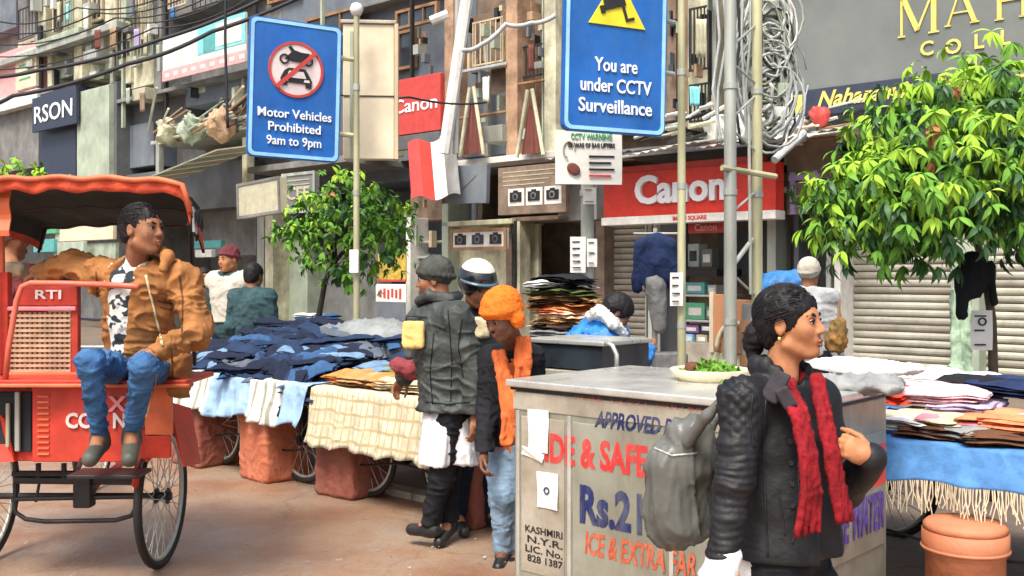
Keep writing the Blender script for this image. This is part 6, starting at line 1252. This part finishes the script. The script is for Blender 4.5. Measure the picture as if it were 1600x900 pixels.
cloth('off_white', (.48, .46, .40), var=.2); cloth('shirt_grey', (.40, .42, .44), var=.4)
V = Vector
# ---------------------------------------------------------------- woman in the foreground
hf = V((.82, -.57, .03)); J = dict(head=P(1234, 511, 3.2), neck=P(1222, 588, 3.2), sl=P(1276, 625, 3.34), sr=P(1160, 628, 3.08), el=P(1318, 765, 3.30), er=P(1148, 750, 3.02), wl=P(1362, 716, 3.04), wr=P(1128, 868, 2.98),
         pel=P(1226, 850, 3.2), hf=hf, hu=V((0, 0, 1)), k=.93, open_neck=True)
for q, s_ in (('l', 1), ('r', -1)):
    J['h' + q] = J['pel'] + V((.5, .8, 0)) * .09 * s_ + V((0, 0, -.04)); J['k' + q] = V((J['h' + q].x + .03 + .1 * s_, J['h' + q].y - .02, .43)); J['a' + q] = V((J['k' + q].x - .05 + .06 * s_, J['k' + q].y, .09)); J['t' + q] = J['a' + q] + V((.14, -.07, -.055))
def quilt(p, n):     # ribs and lozenges pressed into the padded sleeve and shoulder
    q = p - np.array(J['er'])[None, :]; w_ = np.clip((-(p[:, 0] - (J['er'].x + .085)) / .06), 0, 1) ; z = p[:, 2] + vnoise(p * 9, 2) * .022 + vnoise(p * 24, 5) * .006
    ribs = (np.abs(np.sin(math.pi * z / .021)) ** .8 * .0062 - .004) * (.8 + .4 * vnoise(p * 8, 11)) + vnoise(p * np.array([30, 30, 60]), 6) * .002; wv = vnoise(p * np.array([14, 14, 34]), 4) * .006
    up = np.clip((p[:, 2] - 1.03) / .12, 0, 1); d1 = np.abs(np.sin((p[:, 0] + z) * 88)) * np.abs(np.sin((p[:, 0] - z) * 88)); loz = d1 * .0085 - .004
    return w_ * ((1 - up) * ribs + up * loz + wv) + (1 - w_) * (vnoise(p * 7, 8) * .006 + vnoise(p * np.array([5, 5, 2.]), 1) * .008)
def wj(s, J, L):
    f, r, u = J['f'], J['r'], J['u']; pe, n = V(J['pel']), V(J['neck'])
    # collar
    c = n + V((0, 0, .005))
    for i in range(14):
        a = 2 * math.pi * (i / 14) ; rr = .082; p = c + (r * math.cos(a) + f * math.sin(a)) * rr + V((0, 0, .03 - .055 * max(0, math.sin(a))))
        if math.sin(a) < .75: s.ell(p, (.02, .02, .03), None, .02)
    # skirt of the coat
    s.cone(pe + V((0, 0, .12)), pe + V((-.02, .02, -.12)), .165, .185, .06)
    # open front wedge
    s.chain([n + f * .12 + V((0, 0, .06)), n.lerp(pe, .25) + f * .165, n.lerp(pe, .6) + f * .19, pe + f * .22 + V((0, 0, -.2))], (.075, .075, .06, .08), .015, '-')
    s.cone(n, L(0, 0, -.06), .062, .07, .01, '-')
t, L, Rm = person('woman in a black padded coat and maroon scarf walking past with a grey shoulder bag', J, MATS['skin_warm'], ('coat', MATS['jk_black'], [quilt]), ('trousers', MATS['black_cloth']), MATS['shoe_black'], vox=.0062, joff=.03, hem=.69, hands=dict(l=dict(dir=V((-.85, -.12, .42)), n=V((.1, -.95, .1)), curl=.82, sc=1.05), r=dict(curl=.4)), jextra=wj, female=True, nr=.047)
s_ = SDF(.006); s_.box(P(1212, 604, 3.03), (.028, .008, .05), np.array(Matrix.Rotation(R(28), 3, 'Y') @ Matrix.Rotation(R(-20), 3, 'Z')), .008); s_.box(P(1228, 622, 3.0), (.022, .007, .035), np.array(Matrix.Rotation(R(-30), 3, 'Y') @ Matrix.Rotation(R(-20), 3, 'Z')), .007, .01); s_.build('lapel', cloth('lapel_grey', (.045, .042, .05), var=.3), t)
coat = [c for c in t.children if c.name.startswith('coat')][0]
for q in ([(1196, 625), (1192, 700), (1196, 780), (1200, 870)], [(1215, 760), (1222, 800), (1226, 835)], [(1176, 615), (1172, 655), (1178, 700)], [(1240, 640), (1246, 720), (1250, 800), (1238, 850)]): seam(coat, q, .0035, MATS['jk_black'], t, .001)
seam(coat, [(1234, 690), (1238, 790)], .008, MATS['iron'], t, 0, dense=3, buttons=True)
hair_cap(t, L, Rm, .95, vox=.005, thick=.012, line=.066, back=-.07)
strands(t, L, .95, 900, rx_=(.0885, .107, .097))
s_ = SDF(.006); s_.ell(L(0, -.115, -.028), (.040, .035, .042), Rm); s_.chain([L(.0, -.10, -.01), L(0, -.13, -.06), L(.01, -.12, -.13)], (.035, .028, .012), .02); s_.build('hair_bun', MATS['hair'], t, disp=fold_disp(.004, 40))
s_ = SDF(.004); s_.ell(L(.083, -.006, -.034), (.005, .005, .008)); s_.build('earring', MATS['gold'], t)
f, r, u = J['f'], J['r'], J['u']; n = V(J['neck'])
# scarf: a wrap round the neck and two hanging ends
s_ = SDF(.007)
for i in range(20):
    a = 2 * math.pi * i / 20; s_.ell(n + (r * math.cos(a) * .07 + f * math.sin(a) * .07) + V((0, 0, .012 - .05 * max(0, math.sin(a)))), (.020, .020, .022), None, .02) if math.sin(a) < .72 else None
def ends(pts, ws):
    pts = [P(*p) for p in pts]; off = V((.8, .45, 0)).normalized()
    for i in range(len(pts) - 1):
        for k in (-1, -.33, .33, 1): s_.cone(pts[i] + off * ws[i] * k, pts[i + 1] + off * ws[i + 1] * k, .0115, .0105, .008)
ends([(1226, 596, 3.08), (1248, 645, 3.0), (1264, 710, 2.97), (1268, 770, 2.97), (1262, 832, 2.97)], (.022, .022, .024, .030, .042)); ends([(1276, 590, 3.12), (1288, 650, 3.06), (1300, 710, 3.03), (1309, 765, 3.03), (1320, 812, 3.04)], (.014, .017, .019, .023, .027))
s_.build('scarf', MATS['scarf'], t, disp=[fold_disp(.006, 30, (2.4, 2.4, .18), 4), fold_disp(.002, 60)])
s_ = SDF(.008); torso(s_, J, -.0); s_.cut((0, 0, .66), (0, 0, -1)); s_.build('kurta', MATS['maroon_cloth'], t, disp=fold_disp(.005, 12))
s_ = SDF(.007); s_.chain([P(1132, 872, 2.98), P(1122, 905, 2.97)], (.05, .055), .01); s_.build('cuff', MATS['cloth_white'], t, disp=fold_disp(.006, 18))
s_ = SDF(.008); c = V(J['pel']); s_.cone(c + V((-.09, -.02, -.0)), c + V((-.11, -.03, -.30)), .10, .115, .03); s_.build('kurta_hem', MATS['cloth_white'], t, disp=fold_disp(.01, 9, (1, 1, .3)))
# bag
tb = T('shoulder_bag', 'large soft grey leather bag slung behind the woman in black', 'bag', P(1060, 860, 3.25)); s_ = SDF(.008)
_rb = np.array(Matrix.Rotation(R(-10), 3, 'Y') @ Matrix.Rotation(R(25), 3, 'Z')); s_.box(P(1062, 768, 3.3), (.105, .07, .155), _rb, .065); s_.ell(P(1048, 800, 3.3), (.085, .075, .10), None, .06); s_.box(P(1086, 700, 3.28), (.07, .05, .10), _rb, .045, .08)
s_.build('bag_body', MATS['bag_leather'], tb, disp=[fold_disp(.016, 7, (1.6, 1.6, .35), 3), fold_disp(.005, 18, (1.3, 1.3, .4))])
s_ = SDF(.007); s_.chain([P(1075, 690, 3.2), P(1105, 650, 3.12), P(1140, 612, 3.08), P(1170, 598, 3.12)], (.022, .016, .014, .014), .02); s_.chain([P(1100, 690, 3.3), P(1120, 650, 3.3), P(1155, 610, 3.3), P(1185, 600, 3.28)], (.02, .014, .014, .014), .02); s_.build('strap', MATS['bag_leather'], tb)
bb = [c for c in tb.children if c.name.startswith('bag_body')][0]
seam(bb, [(1022, 700), (1050, 712), (1090, 708)], .004, MATS['galv'], tb, .001, 'zip')

# ---------------------------------------------------------------- passenger
hf = V((.93, -.36, -.02)); Jp = dict(head=P(222, 362, 4.9), neck=P(214, 420, 4.98), sl=P(283, 437, 4.92), sr=P(158, 432, 5.1), el=P(312, 520, 4.85), er=P(108, 412, 5.2), wl=P(250, 548, 4.62), wr=P(66, 424, 5.24), pel=P(214, 566, 5.1),
          hl=P(238, 578, 5.0), hr=P(185, 578, 5.05), kl=P(226, 572, 4.52), kr=P(140, 566, 4.55), al=P(206, 676, 4.78), ar=P(156, 682, 4.74), tl=P(203, 716, 4.6), tr=P(143, 716, 4.58), hf=hf, hu=V((.05, 0, 1)), k=1.0, open_neck=True)
def pj(s, J, L):
    f, r, u = J['f'], J['r'], J['u']; n, pe = V(J['neck']), V(J['pel'])
    s.cone(P(272, 560, 5.0), P(278, 600, 5.0), .075, .07, .05)
    s.cone(n, L(0, 0, -.05), .066, .08, .01, '-'); s.chain([n + f * .12 + V((-.01, 0, .05)), n.lerp(pe, .35) + f * .175 + V((-.045, 0, 0)), n.lerp(pe, .65) + f * .19 + V((-.06, 0, 0)), pe + f * .20 + V((-.07, 0, -.05))], (.08, .115, .125, .15), .01, '-')
    for i in range(12):
        a = 2 * math.pi * i / 12
        if math.sin(a) < .6: s.ell(n + (r * math.cos(a) + f * math.sin(a)) * .075 + V((0, 0, .02 - .05 * max(0, math.sin(a)))), (.02, .02, .026), None, .02)
cloth('shirt_pattern', (.62, .62, .58)); 
def pattern_nodes(m, ca, cb, scale, thr=.5, stretch=(1, 1, 1)):
    nt = m.node_tree; b = nt.nodes['Principled BSDF']; tc = nt.nodes.new('ShaderNodeTexCoord'); mp = nt.nodes.new('ShaderNodeMapping'); mp.inputs['Scale'].default_value = stretch; v = nt.nodes.new('ShaderNodeTexNoise'); v.inputs['Scale'].default_value = scale; v.inputs['Detail'].default_value = 1.5
    r_ = nt.nodes.new('ShaderNodeValToRGB'); r_.color_ramp.elements[0].position = thr - .02; r_.color_ramp.elements[1].position = thr + .02; r_.color_ramp.elements[0].color = (*ca, 1); r_.color_ramp.elements[1].color = (*cb, 1)
    L_ = nt.links.new; L_(tc.outputs['Object'], mp.inputs[0]); L_(mp.outputs[0], v.inputs['Vector']); L_(v.outputs['Fac'], r_.inputs[0]); L_(r_.outputs[0], b.inputs['Base Color'])
pattern_nodes(MATS['shirt_pattern'], (.03, .04, .05), (.62, .64, .60), 16, .48, (1, 1, 1.5))
t, L, Rm = person('man in a tan jacket and jeans sitting backward on the red rickshaw ledge', Jp, MATS['skin_brown'], ('jacket', MATS['jk_tan']), ('jeans', MATS['denim']), MATS['shoe_grey'], vox=.0075, joff=.034, folds=(.019, 10), hands=dict(l=dict(dir=V((-.9, -.3, -.15)), n=V((.1, -.3, 1)), curl=.25), r=dict(dir=V((-.8, -.3, -.45)), n=V((-.2, -.2, .9)), curl=.5)), jextra=pj, tf=(.013, 11), toff=.004)
hair_cap(t, L, Rm, 1.0, vox=.006, thick=.006, line=.06, back=-.035); strands(t, L, 1., 500, (.2, -1, -.2), rx_=(.083, .101, .091), span=(.1, .35), seed=4, front=.5)
s_ = SDF(.008); torso(s_, Jp, .022); s_.cone(Jp['neck'], V(Jp['neck']) + V((0, -.01, .045)), .066, .06, .02); s_.cut(L(0, 0, -.115), (0, 0, 1)); s_.build('shirt', MATS['shirt_pattern'], t, disp=fold_disp(.008, 11))
jk = [c for c in t.children if c.name.startswith('jacket')][0]
for q, r_, m_q in (([(228, 430), (240, 480), (254, 540)], .006, 'g_cream'), ([(246, 470), (272, 476)], .005, 'g_brown'), ([(250, 480), (274, 486)], .003, 'g_brown'), ([(150, 425), (152, 470), (158, 540)], .004, 'g_brown'), ([(280, 430), (286, 470), (284, 520)], .004, 'g_brown'), ([(268, 545), (270, 590)], .004, 'g_brown')): seam(jk, q, r_, MATS[m_q], t, .001)
jn = [c for c in t.children if c.name.startswith('jeans')][0]
for q in ([(110, 575), (122, 620), (140, 670)], [(246, 580), (238, 630), (222, 672)]): seam(jn, q, .003, MATS['g_tan'], t, .0)
s_ = SDF(.008); s_.chain([P(252, 392, 4.95), P(262, 402, 4.86), P(255, 420, 4.82)], (.024, .028, .016), .03); s_.build('hood_collar', MATS['jk_tan'], t, disp=fold_disp(.006, 14))
# second rickshaw rider
b0 = P(20, 590, 5.75); b0.z = 0
Jr = dict(head=P(10, 378, 5.7), neck=P(16, 418, 5.62), sl=P(-28, 432, 5.6), sr=P(46, 436, 5.65), el=P(-40, 520, 5.75), er=P(60, 510, 5.85), wl=P(-20, 560, 6.0), wr=P(35, 560, 6.05), pel=P(12, 580, 5.62), hl=P(-8, 585, 5.65), hr=P(30, 585, 5.65), kl=P(-10, 592, 6.05), kr=P(40, 592, 6.05),
          al=P(-10, 690, 6.1), ar=P(40, 690, 6.1), tl=P(-10, 712, 6.25), tr=P(40, 712, 6.25), hf=V((.9, .3, 0)), hu=V((0, 0, 1)), k=.98)
t, L, Rm = person('seated rider in maroon with a grey woollen cap at the frame edge of the rickshaw', Jr, MATS['skin_brown'], ('sweater', MATS['maroon_cloth']), ('trousers', MATS['black_cloth']), MATS['shoe_black'], vox=.011, joff=.03)
def knitcap(t, L, Rm, K, mat, thick=.018, brim=.02, vox=.007, name='knit_cap', ribs=.004):
    s_ = SDF(vox); s_.ell(L(0, -.012, .055), ((.076 + thick) * K, (.094 + thick) * K, (.088 + thick) * K), Rm); s_.cut(L(0, .1, .035), -(V(L(0, -.35, 1)) - V(L(0, 0, 0))))
    for i in range(22):
        a = 2 * math.pi * i / 22; s_.ell(L((.078 + thick * .6) * math.cos(a), -.012 + (.098 + thick * .6) * math.sin(a), .042 + .28 * .1 * math.sin(a)), (brim, brim, brim * 1.1), None, .012)
    return s_.build(name, MATS[mat], t, disp=fold_disp(ribs, 45))
knitcap(t, L, Rm, 1, 'g_grey')
# ---------------------------------------------------------------- men at the stall
# A: grey-olive jacket, seen from behind and the side
dA = 5.9; fA = V((-.93, .37, 0))
JA = stand(P(690, 430 + H * F / dA, dA), 1.63, 158, head=P(680, 440, 5.92), hf=V((-.96, .1, -.12)), hu=V((-.1, 0, 1)), neck=P(690, 478, 5.92), sl=P(662, 500, 6.0), sr=P(714, 500, 5.78), er=P(742, 590, 5.75), wr=P(742, 655, 5.72), el=P(655, 560, 6.05), wl=P(632, 590, 6.08), pel=P(700, 640, 5.9), hl=P(690, 650, 5.98), hr=P(706, 650, 5.83))
JA['kl'] = P(700, 735, 6.0); JA['kr'] = P(690, 745, 5.85); JA['al'] = P(702, 815, 5.98); JA['ar'] = P(672, 820, 5.86); JA['tl'] = P(690, 845, 5.88); JA['tr'] = P(650, 828, 5.9)
t, L, Rm = person('man in a grey olive jacket and white kurta bending over the cream cloth stall', JA, MATS['skin_brown'], ('jacket', MATS['jk_olive']), ('trousers', MATS['black_cloth']), MATS['shoe_black'], vox=.008, joff=.05, hem=P(700, 640, 5.9).z, folds=(.013, 8), tf=(.01, 9))
knitcap(t, L, Rm, 1, 'cap_grey', .012, .014)
jk = [c for c in t.children if c.name.startswith('jacket')][0]
for q in ([(700, 485), (706, 560), (704, 635)], [(678, 520), (672, 580), (676, 632)], [(722, 498), (716, 540), (724, 590)], [(665, 628), (700, 632), (735, 628)]): seam(jk, q, .004, MATS['black_cloth'], t, .0)
s_ = SDF(.009); pe = V(JA['pel']); zk = P(700, 722, 5.9).z; s_.cone(pe + V((.01, 0, -.08)), V((pe.x + .01, pe.y, zk - .1)), .155, .195, .03); s_.cut((0, 0, zk), (0, 0, -1)); s_.cut((0, 0, pe.z + .03), (0, 0, 1))
s_.chain([P(708, 636, 5.72), P(712, 680, 5.71), P(716, 730, 5.70)], (.02, .055, .085), .01, '-'); s_.build('kurta', MATS['kurta'], t, disp=fold_disp(.009, 10, (1.8, 1.8, .15)))
s_ = SDF(.008); s_.chain([P(655, 470, 5.95), P(672, 462, 5.86), P(700, 468, 5.86), P(716, 462, 6.0)], (.03, .032, .032, .03), .02); s_.build('hood_collar', MATS['jk_olive'], t, disp=fold_disp(.008, 12))
tg = T('garment_in_hand', 'maroon garment held up at the cream cloth stall by the grey jacketed man', 'clothing', P(640, 575, 5.95)); s_ = SDF(.01); s_.chain([P(622, 570, 5.95), P(645, 578, 5.95), P(662, 582, 5.98)], (.045, .05, .035), .03); s_.build('cloth', MATS['g_maroon'], tg, disp=fold_disp(.012, 12))
tg = T('yellow_bag', 'pale yellow plastic bag held before the grey jacketed man', 'bag', P(646, 545, 5.75)); W = 34 * 5.75 / F; hh = 44 * 5.75 / F
s_ = SDF(.008); s_.box(P(646, 523, 5.75), (W / 2, .025, hh / 2), None, .02); s_.build('bag_body', cloth('bag_yellow', (.80, .55, .20), var=.15), tg, disp=fold_disp(.006, 10)); MB().tube([P(634, 503, 5.75) - tg.location, P(636, 494, 5.75) - tg.location, P(654, 494, 5.75) - tg.location, P(657, 503, 5.75) - tg.location], .006, 6).build('handle', MATS['iron'], tg, smooth=True)
# B: helmet
dB = 6.25
JB = stand(P(742, 430 + H * F / dB, dB), 1.66, -70, head=P(745, 452, 6.25), hf=V((.5, -.8, -.3)), hu=V((.1, -.2, 1)), neck=P(738, 490, 6.32), sl=P(772, 508, 6.3), sr=P(704, 508, 6.35), er=P(735, 600, 6.2), wr=P(748, 695, 5.95), el=P(785, 590, 6.2), wl=P(790, 640, 6.0), pel=P(742, 640, 6.35))
t, L, Rm = person('man in a black and white motorcycle helmet leaning between the two others', JB, MATS['skin_brown'], ('jacket', MATS['black_cloth']), ('trousers', MATS['jean_dark']), MATS['shoe_black'], vox=.009, joff=.035, hands=dict(r=dict(dir=V((.1, -.1, -1)), n=V((-.3, -1, 0)), curl=.45)))
s_ = SDF(.007); s_.ell(L(0, -.01, .06), (.118, .135, .122), Rm); s_.ell(L(0, .13, -.04), (.10, .11, .085), Rm, .01, '-'); s_.ell(L(0, .02, -.11), (.095, .1, .11), Rm, .01, '-'); s_.build('helmet', MATS['helmet_black'], t)
s_ = SDF(.007); s_.ell(L(0, -.012, .085), (.108, .124, .105), Rm); s_.cut(L(0, 0, .118), -(V(L(0, 0, 1)) - V(L(0, 0, 0)))); s_.build('helmet_top', MATS['helmet_white'], t)
s_ = SDF(.006); s_.ell(L(0, -.0, .062), (.124, .139, .026), Rm); s_.ell(L(0, -.2, .06), (.3, .2, .1), Rm, .004, '-'); s_.build('visor', M('visor', (.06, .12, .16), rough=.12, var=.4, bump=0, coat=.5), t)
tg = T('paper_bag', 'cream paper bag seen between the helmeted man and the orange cap', 'bag', P(752, 530, 6.0)); s_ = SDF(.009); s_.box(P(751, 512, 6.0), (.055, .03, .065), None, .02); s_.build('bag_body', MATS['g_cream'], tg, disp=fold_disp(.006, 12))
# C: orange knitted cap
dC = 5.55
JC = stand(P(792, 430 + H * F / dC, dC), 1.55, -125, head=P(786, 498, 5.40), hf=V((-.62, -.62, -.42)), hu=V((-.28, -.28, .9)), neck=P(802, 540, 5.62), sl=P(828, 560, 5.6), sr=P(768, 562, 5.72), er=P(762, 640, 5.65), wr=P(756, 712, 5.5), el=P(838, 640, 5.6), wl=P(830, 700, 5.4), pel=P(800, 690, 5.75), k=.95, open_neck=True)
JC['kl'] = P(808, 775, 5.65); JC['kr'] = P(784, 775, 5.6); JC['al'] = P(806, 862, 5.7); JC['ar'] = P(786, 862, 5.65); JC['tl'] = P(800, 885, 5.6); JC['tr'] = P(780, 885, 5.5)
def cj(s, J, L):
    n, pe = V(J['neck']), V(J['pel']); f = J['f']; s.chain([n + f * .15 + V((.05, 0, .02)), n.lerp(pe, .5) + f * .17 + V((.06, 0, 0)), pe + f * .2 + V((.08, 0, -.1))], (.06, .06, .07), .01, '-')
t, L, Rm = person('stooping man in an orange knitted cap and orange shirt beside the steel cart', JC, MATS['skin_dark'], ('jacket', MATS['black_cloth']), ('jeans', MATS['denim_pale']), MATS['shoe_black'], vox=.008, joff=.035, hem=P(790, 700, 5.6).z, jextra=cj, hands=dict(r=dict(curl=.4)))
s_ = SDF(.008); torso(s_, JC, .022); s_.build('shirt', MATS['orange_shirt'], t, disp=fold_disp(.01, 10))
s_ = SDF(.0065); s_.ell(L(0, -.02, .07), (.104, .122, .105), Rm); s_.cut(L(0, .12, .05), -(V(L(0, -.4, 1)) - V(L(0, 0, 0))))
for i in range(22):
    a = 2 * math.pi * i / 22; s_.ell(L(.096 * math.cos(a), -.012 + .110 * math.sin(a), .052 + .028 * math.sin(a)), (.018, .018, .022), None, .012)
s_.ell(L(-.09, -.02, -.01), (.035, .045, .05), Rm, .02); s_.ell(L(.09, -.02, -.01), (.035, .045, .05), Rm, .02); s_.build('knit_cap', MATS['knit_orange'], t, disp=[fold_disp(.004, 34, (.5, .5, 2.2)), fold_disp(.0015, 90)])
s_ = SDF(.008); [s_.chain([P(818 + o_, 530, 5.47), P(818 + o_, 570, 5.44), P(812 + o_, 640, 5.42), P(806 + o_, 690, 5.44)], (.02, .022, .022, .02), .015) for o_ in (-7, 6)]; [s_.chain([P(780 + o_, 552, 5.48), P(788 + o_, 590, 5.45), P(795 + o_, 650, 5.43), P(793 + o_, 692, 5.43)], (.018, .02, .022, .02), .015) for o_ in (-6, 5)]; s_.build('scarf', MATS['orange_shirt'], t, disp=fold_disp(.009, 16, (2, 2, .5)))
s_ = SDF(.005); s_.chain([L(-.03, .083, -.043), L(0, .098, -.034), L(.03, .083, -.043)], (.003, .007, .003), .006); s_.build('moustache', MATS['hair'], t)
# D: blue jacket leaning away
JD = stand(P(920, 430 + H * F / 7.3, 7.3), 1.62, 20, head=P(962, 490, 7.1), hf=V((.75, .1, -.65)), hu=V((.6, 0, .8)), neck=P(932, 512, 7.12), sl=P(950, 525, 7.35), sr=P(940, 540, 6.95), er=P(968, 590, 6.9), wr=P(1002, 552, 6.85), el=P(985, 580, 7.35), wl=P(1005, 600, 7.3), pel=P(892, 580, 7.2))
t, L, Rm = person('crouched vendor in a bright blue padded jacket with pale fur collar', JD, MATS['skin_brown'], ('jacket', MATS['blue_puffer'], [fold_disp(.028, 9), fold_disp(.01, 24)]), ('trousers', MATS['black_cloth']), MATS['shoe_black'], vox=.010, joff=.085)
hair_cap(t, L, Rm, 1.05, vox=.008, thick=.014, line=.05, back=-.06)
s_ = SDF(.009); s_.chain([P(922, 494, 7.0), P(938, 487, 6.9), P(958, 505, 6.84), P(975, 522, 6.9)], (.035, .04, .04, .03), .02); s_.build('fur_collar', MATS['fur_white'], t, disp=[fold_disp(.008, 30), fold_disp(.006, 70)])
# E and F behind the jeans
def far_person(label, px, d, h, ang, jm, tm, cap=None, hm='skin_brown', vest=None, zoff=.03, capm=None, hf=None, group=None):
    b = P(px, 430 + H * F / d, d); b.z = zoff; Jx = stand(b, h, ang)
    if hf: Jx['hf'] = V(hf)
    t, L, Rm = person(label, Jx, MATS[hm], ('jacket', MATS[jm]), ('trousers', MATS[tm]), MATS['shoe_black'], vox=.013, joff=.035, face=True)
    if capm: knitcap(t, L, Rm, 1, capm, .014, .012, .011)
    else: hair_cap(t, L, Rm, 1, vox=.011)
    if vest: s_ = SDF(.013); torso(s_, Jx, .056); s_.cut((0, 0, 1.02 * h / 1.7), (0, 0, -1)); s_.cone(Jx['neck'], L(0, 0, .02), .12, .14, .01, '-'); s_.build('vest', MATS[vest], t, disp=fold_disp(.01, 9))
    return t
far_person('shopkeeper in an off white pullover and dark red cap standing behind the jeans', 361, 10.3, 1.80, -110, 'teal_coat', 'jean_dark', capm='maroon_cloth', hm='skin_warm', vest='off_white', hf=(-.6, -.8, -.1))
far_person('man in a dark teal coat with his back turned beside the shopkeeper', 394, 9.6, 1.62, 75, 'teal_coat', 'jean_dark', hf=(.3, .9, -.2))
far_person('man in a white cap mostly hidden behind the woman in black', 1263, 8.4, 1.64, 60, 'shirt_grey', 'black_cloth', capm='off_white')
far_person('bystander in a dark brown jacket by the shaded green shop', 318, 13.0, 1.60, -60, 'g_brown', 'g_grey')
